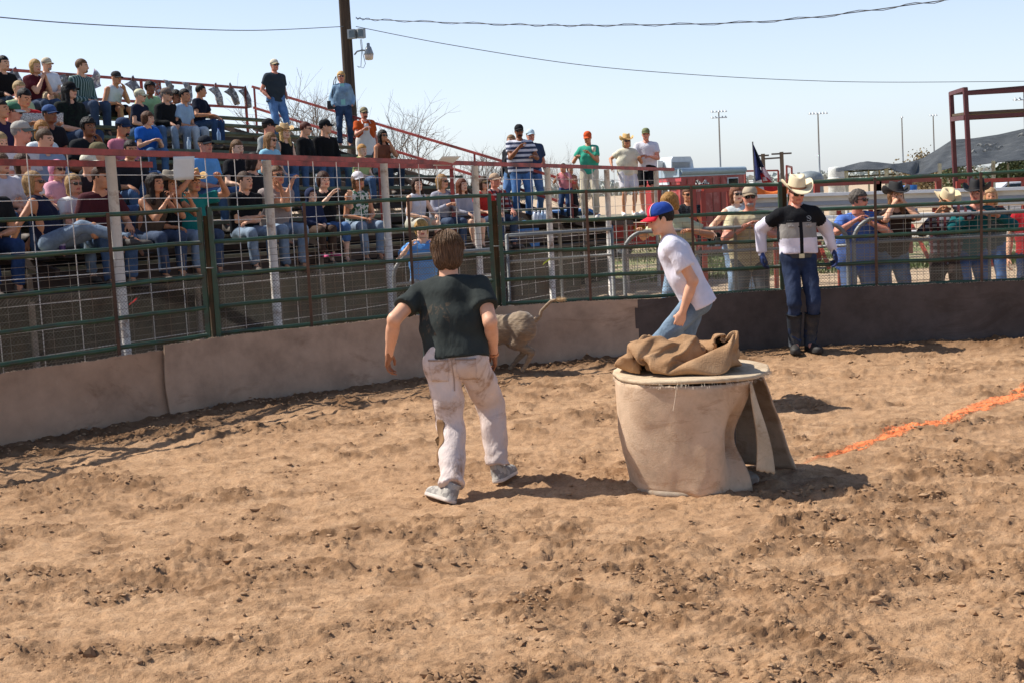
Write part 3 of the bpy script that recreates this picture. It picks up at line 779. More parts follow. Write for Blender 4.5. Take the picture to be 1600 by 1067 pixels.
    sl_t = {'none': 0, 'short': .62, 'long': 9, 'elbow': 1.0, 'three': 1.5}[sleeve]
    wA, wk = (.012, 27) if not res else (.0145, 31)
    seed = len(ALLP)
    def shirt(P):
        d = None
        a0 = O-up*(.10 if pose == 'stand' else .02)*S
        d = d_cone(P, a0, O+up*.20*S, .116*bk+loose, .106*bk*(1.12 if bulk > 1.1 else 1)+loose*.8, side=shx, ratio=.66)
        q = d_cone(P, O+up*.20*S, O+up*.38*S, .108*bk+loose*.8, .112*S*(.5+.5*bulk)+loose*.5, side=shx, ratio=.64); d = smin(d, q, .05)
        if sex == 'f' and S > .85:
            for s in (-1, 1): d = smin(d, d_ell(P, O+up*.30*S+fwt*.085*S+shx*s*.065*S, (.062*S, .062*S, .060*S)), .03)
        if bulk > 1.15: d = smin(d, d_ell(P, O+up*.12*S+fwt*.06*S, (.14*bk, .12*bk, .14*bk)), .05)
        for i in (0, 1): d = smin(d, d_cone(P, N-up*.035*S+shx*(-1, 1)[i]*.03*S, shd[i]-up*.004, .062*S*f, .059*S*f+.003), .035)
        if sleeve == 'none':
            for i in (0, 1): d = np.maximum(d, -((P-(N+shx*(-1, 1)[i]*.0))@(-shx*(-1, 1)[i])+SW*.97))
        for i in (0, 1):
            if sl_t <= 0: continue
            A_, E_, W_ = shd[i], el[i], wr_[i]
            if sl_t <= 1:
                e = A_+(E_-A_)*sl_t; q = d_cone(P, A_, e, .060*S*f*(.6+.4*bulk)+.006, .062*S*f+loose*.8, flat=True)
            else:
                q = d_cone(P, A_, E_, .060*S*f+.005, .052*S*f+loose*.6); e = E_+(W_-E_)*(min(sl_t, 1.93)-1)
                q = smin(q, d_cone(P, E_, e, .052*S*f+loose*.5, .038*S*f+loose*.4, flat=True), .02)
            d = smin(d, q, .024)
        d = d+wr(P, wA*.8, wk, seed)
        # hem plane
        d = np.maximum(d, -((P-(O-up*shirt_len*S))@up) + wr(P, .006, 18, seed+3)) if pose == 'stand' else np.maximum(d, -((P-(O-up*.02*S))@up))
        # neck opening
        nk = d_cone(P, N-up*.015*S, neckb+nb*.05, .062*S*f, .070*S*f); d = np.maximum(d, -nk); return d
    Vs, Qs = nets(shirt(P).reshape(n), lo, h)
    mats = topmats or [fabric(top[1], top[0], *(top[2:] if len(top) > 2 else ()))]
    me = quadmesh('shirt', Vs, Qs, topfn(Vs[Qs].mean(1), O, up, shx, fwt, S, shd, el, wr_) if topfn else None)
    shirt_o = link('shirt', me, root, mats)
    end = {'jeans': 1.93, 'trousers': 1.95, 'shorts': .80, 'capri': 1.45}[bottom]
    lz = (.010 if bottom in ('jeans', 'capri') else .018)+baggy
    if bottom == 'shorts': lz = .02
    def pants(P):
        d = d_cone(P, O-up*.02*S, O+up*.10*S, .112*bk+.006, .106*bk+.004, side=shx, ratio=.66)
        d = smin(d, d_cone(P, hip[0], hip[1], .092*bk+.004, .092*bk+.004), .04); d = np.maximum(d, (P-(O+up*.085*S))@up)
        legs = None
        for i in (0, 1):
            if end <= 1: q = d_cone(P, hip[i], hip[i]+(kn[i]-hip[i])*end, .088*bk+lz, .068*S+lz*1.5, flat=True)
            else:
                e = kn[i]+(ank[i]-kn[i])*(end-1); q = d_cone(P, hip[i], kn[i], .088*bk+lz, .058*S+lz)
                q = smin(q, d_cone(P, kn[i], e, .058*S+lz, .047*S+lz*1.2, flat=True), .02)
            legs = q if legs is None else np.minimum(legs, q)
        for i in (0, 1):
            if end > 1: zr_ = (P-ank[i])@nrm(kn[i]-ank[i]); legs = legs+.006*np.sin(zr_*80+2.2*np.sin(P[:, 0]*38+i))*np.exp(-(zr_/.11)**2)*(np.linalg.norm(P-ank[i], axis=1) < .3)
        d = smin(d, legs, .025)+wr(P*np.array([1, 1, 1.2]), wA*.8, wk*1.1, seed+9)
        return np.where(((P-O)@fwt < .16*S) | (pose == 'stand'), np.maximum(d, (P-(O+up*(.085 if pose == 'stand' else .11)*S))@up), d)
    Vp, Qp = nets(pants(P).reshape(n), lo, h)
    bk_ = bottomkind or ('denim' if bottom in ('jeans', 'capri') else 'plain')
    pm = fabric(bcol, bk_, *( (dirt,) if bk_ == 'dirty' else ()))
    pants_o = link('trousers' if bottom != 'shorts' else 'shorts', quadmesh('trousers', Vp, Qp), root, [pm])
    # shoes
    sm1 = plain('shoe_'+shoe, shoe, .7); sm2 = plain('sole_'+('e6e2da' if shoe in ('f0ede6', 'd9d5cc', '9aa0a0', 'cfcfcc') else '2a2622'), 'd8d2c6' if shoe in ('f0ede6', 'd9d5cc', '9aa0a0', 'cfcfcc') else '2a2622', .8)
    if feet[0] != 'none':
        for i in (0, 1):
            o = link('shoe', tmpl('shoe', res), root, shoemats or [sm1, sm2]); s = (-1, 1)[i]
            fdir = np.array([s*.22, 1, -.0]); 
            ft = feet[i]
            if len(ft) > 4: fdir = np.array(ft[4], float)
            shn = nrm(ank[i]-kn[i])
            A = axes(fdir, -shn if len(ft) > 4 and len(ft[4]) == 3 else (0, 0, 1)); o.matrix_basis = Matrix.Translation(Vector((ank[i]-A@np.array([0, -.035, .088])*S).tolist()))@Matrix(A.tolist()).to_4x4()@Matrix.Scale(S*.97*(f+.04), 4)
    HM = Matrix.Translation(Vector(HC.tolist()))@Matrix(HA.tolist()).to_4x4()@Matrix.Scale(hs, 4)
    if hair:
        o = link('hair', tmpl('hair_'+hair[0], res), root, [hairmat(hair[1])]); o.matrix_basis = HM@(Matrix.Scale(.985, 4) if hat else Matrix.Identity(4))
    if beard:
        o = link('beard', tmpl('beard', 1), root, [hairmat(beard)]); o.matrix_basis = HM
    if glasses:
        o = link('sunglasses', glasses_mesh(), root, [plain('lens_black', '0c0a0a', .12)]); o.matrix_basis = HM
    if hat:
        kind, c1 = hat[0], hat[1]; c2 = hat[2] if len(hat) > 2 else hat[1]
        if kind == 'cap':
            cm, vm = cap_mesh(); o = link('cap', cm, root, [fabric(c1)]); o.matrix_basis = HM@Matrix.Rotation(R(hat[3] if len(hat) > 3 else 0), 4, 'Z')
            link('visor', vm, o, [fabric(c2)])
        if kind == 'visor':
            cm, vm = cap_mesh(); o = link('visor', vm, root, [fabric(c1)]); o.matrix_basis = HM
        if kind == 'hat':
            a, b_ = hat_mesh(); o = link('hat', a, root, [plain('hat_'+c1, c1, .8, var=.08, bmp=.1)]); o.matrix_basis = HM@Matrix.Rotation(R(hat[3] if len(hat) > 3 else 3), 4, 'X')
            link('hat_band', b_, o, [plain('band_'+c2, c2, .6)])
        if kind == 'hood':
            def fn(Pq):
                d = d_ell(Pq, (0, -.02, .02), (.108, .125, .125)); d = np.maximum(d, np.minimum(.085-Pq[:, 2]+0, Pq[:, 1]-.055)); d = smin(d, d_cone(Pq, (0, -.07, -.08), (0, -.09, -.14), .07, .08), .03)
                return np.maximum(d, -d_ell(Pq, (0, .03, -.01), (.085, .11, .105)))
            Vh, Qh = solid(fn, (-.15, -.2, -.25), (.15, .15, .18), .012); o = link('hood', quadmesh('hood', Vh, Qh), root, [fabric(c1)]); o.matrix_basis = HM
    info = dict(root=root, O=O, up=up, X=shx, F=fwt, N=N, HC=HC, HA=HA, el=el, wr=wr_, kn=kn, ank=ank, hip=hip, shd=shd, S=S, hd=hd, HM=HM, face=face, shirt=(Vs, Qs), pants=(Vp, Qp))
    ALLP.append(info); return info

from mathutils.bvhtree import BVHTree
def decal(info, which, c, ux, vy, w_, h_, name, mat, shape=None, off=.003, nu=8, nv=8, parent=None, thick=.0025):
    """thin cloth patch laid on a garment: grid of points projected along -(ux x vy) onto the garment's surface"""
    V, Q = info[which]; key = 'bvh_'+which
    if key not in info: info[key] = BVHTree.FromPolygons([tuple(v) for v in V.tolist()], [tuple(q) for q in Q.tolist()])
    bv = info[key]; ux = nrm(ux); vy = nrm(vy-ux*(vy@ux)); n = np.cross(ux, vy); last = [0.]
    def f(u, v):
        a, b_ = (u-.5), (v-.5)
        if shape: a, b_ = shape(a, b_)
        p = c+ux*a*w_+vy*b_*h_+n*.25; hit = bv.ray_cast(Vector(p.tolist()), Vector((-n).tolist()), .6)
        if hit[0] is None: return p-n*(.25-last[0])
        q = np.array(hit[0]); last[0] = (q-c)@n; return q+n*off
    Vv, F = sheet(f, nu, nv, thick); m = MB(); m.add(Vv, F, True); return m.build(name, mat, parent or info['root'])
# ================================================================== ARENA WALL AND FENCE
Z3 = lambda p, z: np.array([p[0], p[1], z], float)
def wall_pt(s):
    i = int(min(max(math.floor(s), 0), len(FV)-2)); t = s-i; return FV[i]*(1-t)+FV[i+1]*t
def belt(name_col, s0, s1, top, base_off, seed, label, lap=0):
    """hanging carpet / belt sheet along the foot of the fence, uneven upper edge"""
    m, b, bs = newmat(name_col[0]); v = b('ShaderNodeNewGeometry').outputs['Position']; c = lin(name_col[1])
    n = noise(b, 2.2, v, 6, .65); col = ramp(b, n, [(.3, tuple(x*.68 for x in c)), (.5, c), (.7, tuple(min(1, x*1.22) for x in c))])
    col = mixc(b, ramp(b, noise(b, 1.1, scl(b, v, (1, 1, 2.5)), 7, .7, .7), [(.56, (0, 0, 0)), (.68, (.65, .65, .65))]), col, lin(name_col[2]))
    col = mixc(b, ramp(b, noise(b, 7, v, 5, .7), [(.66, (0, 0, 0)), (.72, (.6, .6, .6))]), col, lin(name_col[3]))
    b.l.new(col, bs.inputs['Base Color']); bs.inputs['Roughness'].default_value = .95; bs.inputs['Specular IOR Level'].default_value = .15
    bump(b, bs, noise(b, 60, v, 5, .7), .5, .006)
    nu = int((s1-s0)*150); nv = 26; r = np.random.default_rng(seed); 
    def f(u, v_):
        s = s0+(s1-s0)*u; p = wall_pt(s); e = .03
        t = nrm(wall_pt(min(s+e, 5.99))-wall_pt(max(s-e, 0))); nn_ = np.array([t[1], -t[0]])          # towards the arena
        L = (s-s0)*3.1
        x = L*1.1+seed; wav = (sfbm(x, v_*1.2, 3, seed)-.5)*.055
        ed = (sfbm(x*3, 0, 3, seed+4)-.5)*.02+(sfbm(x*30, 0, 2, seed+6)-.5)*.010
        z = -.10+(top+ed+.10)*v_
        bulge = .020*math.sin(v_*3.0+L*.5)+.035*(1-v_)**2
        edge = 0
        if lap and u < .03: edge = (.03-u)/.03*(-.03*math.sin(v_*5)+.02)
        q = p+nn_*(base_off+wav+bulge)+t*(-.035*math.sin(v_*3.1)*(1 if u < .5 else 0)*max(0, 1-u*40)*lap)
        return (q[0], q[1], z)
    V, F = sheet(f, nu, nv, .016)
    mb = MB(); mb.add(V, F, False); o = mb.build('carpet_wall', m)
    tag(o, label, 'wall', 'carpet sheets hung along the foot of the arena fence'); 
    # frayed fibres along the upper edge
    mb = MB(); mf = plain('frayed_thread', 'd2bda6', .9)
    for i in range(int((s1-s0)*420)):
        u = r.random(); q = np.array(f(u, 1.0)); d = np.array([r.normal()*.012, r.normal()*.006-.006, r.random()*.010+.002])
        mb.tube([q-[0, 0, .004], q+d*.6, q+d+[0, 0, -.004*r.random()]], .0011, 3, False)
    fo = mb.build('frayed_edge', mf, o); tag(fo, kind='stuff')
    return o
belt(('carpet_brown', 'a98d75', '785f4b', 'bba28b'), .3, 1.84, .615, .075, 3, 'low brown carpet sheet at the far left with a ragged upper edge')
belt(('carpet_tan', 'b0967f', '80654f', 'c0a993'), 1.805, 3.465, .665, .105, 8, 'long tan carpet sheet running behind the calf, its left edge curled', 1)
belt(('belt_grey', '5b514b', '483e37', '6a5f57'), 3.455, 5.9, .655, .07, 13, 'dark grey belt wall behind the cowboy at the right')

M_green = plain('green_pipe', '2c4a36', .45, .0, .3, 9, dirt='3b3226', dirtamt=.5, dirtscale=6)
M_rust = plain('rusty_pipe', '4a382c', .7, .2, .35, 14, dirt='6b4a36', dirtamt=.7)
M_wire = plain('old_wire', '7d7569', .6, .5, .3, 20, dirt='6b4f3c', dirtamt=.5)
M_mesh = plain('mesh_wire', '5f594e', .6, .4, .3, 20, dirt='4c3b2e', dirtamt=.5)
M_galv = plain('galvanised', '82827e', .55, .25, .15, 20, bmp=.05)
TOPS = [1.83, 1.83, 1.84, 1.84, 1.81, 1.815, 1.82]
RZ = [0, -.30, -.61, -.90, -1.155, -1.42]
def panel(i, label):
    A, B = FV[i], FV[i+1]; t = nrm(np.append(B-A, 0)); L = np.linalg.norm(B-A); nn_ = np.array([t[1], -t[0], 0]); g = .055
    th = thing('pipe_fence', label, 'fence', Z3((A+B)/2, 0), 0, 'green pipe fence panels round the arena')
    A3 = lambda s, z: Z3(A, z)+t*s-Z3((A+B)/2, 0)
    zt = lambda s: TOPS[i]+(TOPS[i+1]-TOPS[i])*s/L
    for k, dz in enumerate(RZ):
        m = MB(); n = 10; pts = [A3(g+(L-2*g)*j/n, zt(L*j/n)+dz+.004*math.sin(j*2.1+k+i)) for j in range(n+1)]; m.tube(pts, .0205, 10); m.build('rail', M_green, th)
    for s, mt in ((g, M_green), (L-g, M_green)):
        m = MB(); m.bar(A3(s, .0), A3(s, zt(s)+.02), .042); m.build('post', mt, th)
    for fr in (.31, .67):
        m = MB(); m.bar(A3(L*fr, .1)+nn_*.028, A3(L*fr, zt(L*fr)+.015)+nn_*.028, .028, .01); m.build('upright', M_rust, th)
    m = MB()
    for z in np.arange(.45, 1.45, .062): m.tube([A3(g, z), A3(L-g, z+.003)], .0021, 4, False)
    for s in np.arange(g+.08, L-g, .19): m.tube([A3(s, .4)-nn_*.003, A3(s+.004, 1.45)-nn_*.003], .0021, 4, False)
    w_ = m.build('welded_wire', M_wire, th); tag(w_, kind='stuff')
    m = MB(); z0, z1 = .45, 1.20; hh = z1-z0; dx = hh*1.05; off = -nn_*.012
    s = -dx
    while s < L-g:
        for sg in (1, -1):
            a0, a1 = s, s+dx; za, zb = (z0, z1) if sg > 0 else (z1, z0); t0 = max(0, (g-a0)/dx); t1 = min(1, (L-g-a0)/dx)
            if t1 > t0: m.tube([A3(a0+dx*t0, za+(zb-za)*t0)+off, A3(a0+dx*t1, za+(zb-za)*t1)+off], .00135, 3, False)
        s += .034
    w_ = m.build('expanded_mesh', M_mesh, th); tag(w_, kind='stuff')
panel(0, 'green pipe fence panel nearest the camera at the far left, cut by the picture edge')
panel(1, 'green pipe fence panel in front of the reclining woman in jeans')
panel(2, 'green pipe fence panel behind the man in the charcoal t-shirt')
panel(3, 'green pipe fence panel behind the boy with the red and blue cap')
panel(4, 'green pipe fence panel behind the cowboy and to his right')
panel(5, 'green pipe fence panel at the far right end of the arena')
for i, lb in ((1, 'rusty fence post near the left picture edge'), (2, 'rusty fence post under the red rail between the seated spectators'), (3, 'rusty fence post left of the boy in the white t-shirt'), (4, 'rusty fence post hidden behind the cowboy'), (5, 'rusty fence post beyond the right picture edge')):
    t = nrm(FV[min(i+1, 6)]-FV[i-1]); 
    m = MB(); m.tube([Z3(FV[i], -.1)+[0, .05, 0], Z3(FV[i], 1.78)+[0, .05, 0]], .030, 12)
    o = m.build('fence_post', plain('rust_post', '59442f', .75, .1, .35, 10, dirt='2f3a2a', dirtamt=.6)); tag(o, lb, 'post', 'rusty posts between the fence panels')
    m = MB(); 
    for z in (.55, 1.3): m.tube([Z3(FV[i], z)+[.05*math.cos(a), .05+.05*math.sin(a)*1.0-.01, 0] for a in np.linspace(0, 6.28, 10)], .007, 5, False)
    m.build('clamp', M_galv, o)
# small bits of plastic caught in the mesh
for (px, py, c, lb) in ((209, 471, 'd8262a', 'scrap of bright red plastic caught in the fence mesh'), (853, 409, 'c8d42a', 'scrap of yellow tape caught in the fence mesh')):
    base = FV[1] if px < 400 else FV[3]; p = D(px, py, 11.45 if px < 400 else 13.68)
    m = MB(); V, F = sheet(lambda u, v: (p[0]+(u-.5)*.075+.01*v, p[1]-.03+.01*math.sin(u*5), p[2]+(u-.5)*.05+(v-.5)*.022), 5, 2, .002); m.add(V, F)
    tag(m.build('plastic_scrap', plain('plastic'+c, c, .4)), lb, 'litter')

# ================================================================== BLEACHERS
SD = np.array([.4739, .8806]); TD = np.array([-.8806, .4739]); P0 = np.array([-3.803, 12.5]); PS = 2.368
def B3(s, t, z): q = P0+SD*s+TD*t; return np.array([q[0], q[1], z])
def bz(s): return 2.43-.0175*s                       # guard rail height
M_red = plain('red_steel', 'a5443a', .5, 0, .22, 8, dirt='5d2a20', dirtamt=.55, dirtscale=3, bmp=.05)
M_wht = plain('white_pipe', 'dcd6cd', .6, 0, .12, 6, dirt='8c6e57', dirtamt=.35, dirtscale=6)
M_plank = plain('weathered_plank', '8b8470', .85, 0, .3, 5, dirt='6a6a52', dirtamt=.6, dirtscale=2, bmp=.3)
M_plankg = plain('green_plank', '5f6a58', .8, 0, .3, 5, dirt='45483a', dirtamt=.6, dirtscale=2, bmp=.3)
M_dark = plain('dark_steel', '3a2c26', .7, 0, .3, 8)
S0, S1 = -8.0, 12.9
NROW = 11
def row_t(k): return .72+.75*k
def row_z(k, s=0.): return 1.50+.235*k-.015*s
bl = thing('bleachers', 'weathered wooden bleachers full of spectators behind the left fence', 'bleachers', B3(2, 4, 0))
bo = B3(2, 4, 0)
def pl(name, s0, s1, t, z, w_, h_, mat):
    m = MB(); n = 1; a = B3(s0, t, z-.015*s0)-bo; b_ = B3(s1, t, z-.015*s1)-bo; m.bar(a, b_, w_, h_); return m.build(name, mat, bl)
for k in range(NROW):
    e = S1+.14*math.sin(k*1.7)
    pl('seat_plank', S0, e, row_t(k), row_z(k)-.022, .27, .045, M_plank if k < 1 else M_plankg)
    if k: 
        pl('foot_plank', S0, e-.1, row_t(k)-.37, row_z(k)-.43, .24, .04, M_plank); pl('riser_board', S0, e-.1, row_t(k)-.50, row_z(k)-.53, .025, .15, M_dark)
pl('foot_plank', S0, 13.2, .40, 1.075, .27, .045, plain('shaded_plank', '4a4238', .9, var=.4))  # plank colour darkened to paint the shadow below the front row
for s in (-7.5, -5.1, -2.7, -.3, 2.1, 4.5, 6.9, 9.3, 11.7, 12.8):
    m = MB(); m.bar(B3(s, .5, 1.28-.015*s)-bo, B3(s, 8.6, 1.28-.015*s+.235/.75*8.1)-bo-[0, 0, .12], .06, .09); m.build('stringer', M_dark, bl)
    for t in (.9, 3.0, 5.5, 8.3):
        m = MB(); m.tube([B3(s, t, -.09)-bo, B3(s, t, 1.15-.015*s+(t-.5)*.313)-bo], .035, 8); m.build('leg', plain('pale_pipe', '9a8f83', .7), bl)
pl('shade_board', S0, 13.0, 1.15, .46, .04, 1.1, plain('brown_shade', '443d32', .95, var=.35, dirt='5a4a36', dirtamt=.5, dirtscale=1.5))  # added board, its brown stands in for the shaded underside of the stands
pl('shade_board', S0, 13.0, 2.6, .95, .04, 1.5, plain('dark_shade', '181512', .95, var=.4))  # added near-black board that paints the deep shade further under the seats
pl('shade_board', S0, 12.0, 8.75, 2.6, .03, 1.6, plain('dark_shade', '181512', .95, var=.4))  # added near-black board closing the back to keep the underside dark
# landing at the right end
ld = thing('landing', 'raised wooden landing where the standing group watches', 'platform', B3(14.5, 1.2, 0)); lo_ = B3(14.5, 1.2, 0)
for j in range(10):
    t = .05+.27*j; m = MB(); m.bar(B3(12.9 if t > .5 else 13.62, t, 1.265)-lo_, B3(16.4, t, 1.265)-lo_, .25, .045); m.build('plank', M_plank, ld)
for s in (13.0, 14.6, 16.3):
    for t in (.15, 2.5):
        m = MB(); m.tube([B3(s, t, -.09)-lo_, B3(s, t, 1.235)-lo_], .04, 8); m.build('leg', plain('pale_pipe', '9a8f83', .7), ld)
    m = MB(); m.bar(B3(s, 0, 1.2)-lo_, B3(s, 2.7, 1.2)-lo_, .06, .08); m.build('joist', M_dark, ld)
m = MB(); m.bar(B3(12.9, 1.9, .55)-lo_, B3(16.2, 1.9, .55)-lo_, .03, 1.3); m.build('shade_backing', plain('dark_shade', '181512', .95, var=.4), ld)  # added near-black sheet standing in for the shade under the landing

# guard rail with white posts and big wire squares
gr = thing('guard_rail', 'long red top rail on white posts with wire mesh along the bleacher front', 'railing', B3(4, 0, 0)); go_ = B3(4, 0, 0)
m = MB(); m.bar(B3(-6, 0, bz(-6))-go_, B3(15.2, 0, bz(15.2))-go_, .055, .060); m.build('top_rail', M_red, gr)
for i in range(-2, 7):
    s = PS*i; m = MB(); m.tube([B3(s, -.02, -.1)-go_, B3(s, -.02, bz(s)-.038)-go_], .050, 14)
    m.build('post', M_wht, gr)
for i in range(-3, 7):
    for q in (.2, .4, .6, .8):
        s = PS*(i+q); 
        if s > 15: continue
        m = MB(); m.tube([B3(s, .045, .25)-go_, B3(s, .045, bz(s))-go_], .0050, 6, False); m.build('vertical_wire', M_wht, gr)
for k in range(10):
    dz = -.235*(k+1)+.02; m = MB(); m.tube([B3(s, .052, bz(s)+dz+.006*math.sin(s*1.3+k))-go_ for s in np.arange(-6, 15.1, .6)], .0044, 6, False); m.build('horizontal_wire', M_wht, gr)
# inner red aisle rails
def aisle(px0, px1, py0, py1, t, lb, legs):
    def sp(px, py):
        d = ray(px, py); u = d[0]/d[1]; a = P0[0]+TD[0]*t; b_ = P0[1]+TD[1]*t; s = (u*b_-a)/(SD[0]-u*SD[1]); Yq = b_+SD[1]*s; return B3(s, t, H+d[2]/d[1]*Yq)
    A, B = sp(px0, py0), sp(px1, py1); th = thing('aisle_rail', lb, 'railing', Z3(A, 0)); o = Z3(A, 0)
    m = MB(); m.bar(A-o, B-o, .05, .06); m.build('rail', M_red, th)
    for fr in legs:
        q = A+(B-A)*fr; m = MB(); m.bar(q-o-[0, 0, .03], Z3(q, .9)-o, .055); m.build('post', M_red, th)
aisle(-80, 236, 253, 258, .50, 'short red inner rail at the far left under the long red rail', [0])
aisle(425, 705, 255, 262, .50, 'red inner rail with red posts above the front row seats', [.55, 1.0])
# back rail and sloping end rails
br = thing('back_rail', 'red rail along the top back edge of the bleachers', 'railing', B3(4, 8.85, 0)); o_ = B3(4, 8.85, 0)
for dz in (0, -.42):
    m = MB(); m.bar(B3(S0, 8.85, 4.40+dz)-o_, B3(12.9, 8.85, 4.38+dz)-o_, .045, .05); m.build('rail', M_red, br)
for s in (-4, -.5, 3, 6.5, 9.8, 12.9):
    m = MB(); m.bar(B3(s, 8.85, 2.9)-o_, B3(s, 8.85, 4.40)-o_, .05); m.build('post', M_red, br)
er = thing('end_rail', 'sloping red handrails down the open end of the bleachers', 'railing', B3(13.1, 4, 0)); o_ = B3(13.1, 4, 0)
for dz in (0, -.45):
    m = MB(); m.bar(B3(13.15, 8.85, 4.42+dz)-o_, B3(13.15, 1.2, 1.98+dz)-o_, .045, .05); m.build('rail', M_red, er)
for t in (8.8, 6.2, 3.4, 1.3):
    z = 1.98+(t-1.2)*.319; m = MB(); m.bar(B3(13.15, t, z-1.0)-o_, B3(13.15, t, z)-o_, .04); m.build('post', M_red, er)
# pennants tied to the back rail
def st_on(px, t):
    d = ray(px, 200); u = d[0]/d[1]; a = P0[0]+TD[0]*t; b_ = P0[1]+TD[1]*t; return (u*b_-a)/(SD[0]-u*SD[1])
for i, (px, an, c, lb) in enumerate(((22, .5, '6f7075', 'grey camouflage pennant beside the blonde woman in maroon'), (103, .2, '77766f', 'camouflage pennant right of the man in the white shirt and cap'), (158, -1.1, 'a89aa8', 'pale mauve pennant flying left of the man drinking'),
        (206, .6, '8a8a90', 'grey pennant just right of the man drinking'), (247, .0, 'b4532e', 'orange red pennant hanging behind the black haired head'), (268, -.3, '8b8480', 'mottled pennant above the man in the brown cap'),
        (296, -.2, '9c9790', 'pale pennant left of the man in the navy t-shirt'), (335, .5, 'b9b6b2', 'whitish pennant right of the man in the navy t-shirt'), (358, .7, '7d7a76', 'dark camouflage pennant hanging halfway to the rail end'), (381, .4, '84807c', 'small camouflage pennant nearest the rail end'))):
    s = st_on(px, 8.85); q = B3(s, 8.80, 4.37); m = MB()
    def pf(u, v): 
        a = an*.9; x = (u-.5)*.30*(1-v*.85); y = -v*.36; X_ = x*math.cos(a)-y*math.sin(a); Z_ = x*math.sin(a)+y*math.cos(a)
        return (SD[0]*X_+TD[0]*-.05*math.sin(u*5+v*4), SD[1]*X_+TD[1]*-.05*math.sin(u*5+v*4), Z_)
    V, F = sheet(pf, 6, 6, .003); V = V*1.25; m.add(V, F, True); o = m.build('pennant', fabric(c, 'camo', '85838a', 'd4d2ce')); o.location = q.tolist()
    tag(o, lb, 'pennant', 'pennants tied along the back rail')
# sheet of paper on the rail, white flap
def paper(name, p, w_, h_, rz, tilt, mat, lb, cat):
    m = MB(); V, F = sheet(lambda u, v: ((u-.5)*w_, .02*math.sin(u*4+v)-(v-.5)*h_*math.sin(tilt), (v-.5)*h_*math.cos(tilt)), 6, 6, .002); m.add(V, F, True)
    o = m.build(name, mat); o.location = tuple(map(float, p)); o.rotation_euler = (0, 0, rz); return tag(o, lb, cat)
M_paper = plain('paper', 'dcdcd8', .8, var=.06)
def printed(name, scale=60):
    m, b, bs = newmat(name); v = objvec(b); bk = b('ShaderNodeTexBrick'); b.l.new(scl(b, v, (1, 1, 1)), bk.inputs[0])
    n = noise(b, scale, scl(b, v, (1, 1, 4)), 2); col = ramp(b, n, [(.42, (.12, .11, .10)), (.5, (.72, .70, .64))])
    b.l.new(col, bs.inputs['Base Color']); bs.inputs['Roughness'].default_value = .9; return m
s = st_on(268, .06); paper('paper_sign', B3(s, -.06, 2.27), .25, .24, R(55), .15, M_paper, 'sheet of white paper hanging from the red rail', 'sign')
s = st_on(690, .0); paper('paper_flap', B3(s, -.05, 2.34), .42, .22, R(60), 1.0, M_paper, 'bent white sheet lying over the red rail', 'paper')

# ================================================================== GALVANISED CROWD PANELS
def crowd_panel(A, B, lb, round_l=True, round_r=True, top=1.35, grid_=True):
    A = np.array(A, float); B = np.array(B, float); t = nrm(np.append(B-A, 0)); L = np.linalg.norm(B-A); th = thing('crowd_gate', lb, 'gate', Z3((A+B)/2, 0), 0, 'galvanised gate panels behind the arena fence')
    q = lambda s, z: Z3(A, z)+t*s-Z3((A+B)/2, 0); r = .26; pts = [q(0, .05)]
    if round_l: pts += [q(r-r*math.cos(a), top-r+r*math.sin(a)) for a in np.linspace(0, math.pi/2, 7)]
    else: pts += [q(0, top-.001), q(.001, top)]
    if round_r: pts += [q(L-r+r*math.sin(a), top-r+r*math.cos(a)) for a in np.linspace(0, math.pi/2, 7)]
    else: pts += [q(L-.001, top), q(L, top-.001)]
    pts += [q(L, .05)]; m = MB(); m.tube(pts, .024, 10); m.build('frame', M_galv, th)
    for z in ((top-.27, .35) if grid_ else (top-.33,)): m = MB(); m.tube([q(.03, z), q(L-.03, z)], .019, 8); m.build('rail', M_galv, th)
    m = MB(); m.tube([q(L/2, .08), q(L/2, top-.02)], .019, 8); m.build('upright', M_galv, th)
    if not grid_: return
    m = MB(); 
    for z in np.arange(.12, top-.05, .10): m.tube([q(.05, z), q(L-.05, z)], .0024, 4, False)
    for s in np.arange(.12, L-.1, .15): m.tube([q(s, .08), q(s, top-.03)], .0024, 4, False)
    tag(m.build('wire_grid', M_galv, th), kind='stuff')
crowd_panel(XY(612, 380, 15.2), XY(784, 380, 16.0), 'galvanised gate panel in front of the boy in the light blue t-shirt', True, False, 1.17, False)
crowd_panel(XY(792, 380, 16.0), XY(956, 380, 16.6), 'galvanised gate panel left of the boy in the white t-shirt', False, False, 1.33, False)
crowd_panel(XY(974, 380, 15.0), XY(1325, 380, 14.85), 'galvanised gate panel that the plaid shirt man leans on', True, True, 1.33)
crowd_panel(XY(1334, 380, 14.85), XY(1760, 380, 14.7), 'galvanised gate panel under the arms of the black hatted spectators', True, True, 1.36)
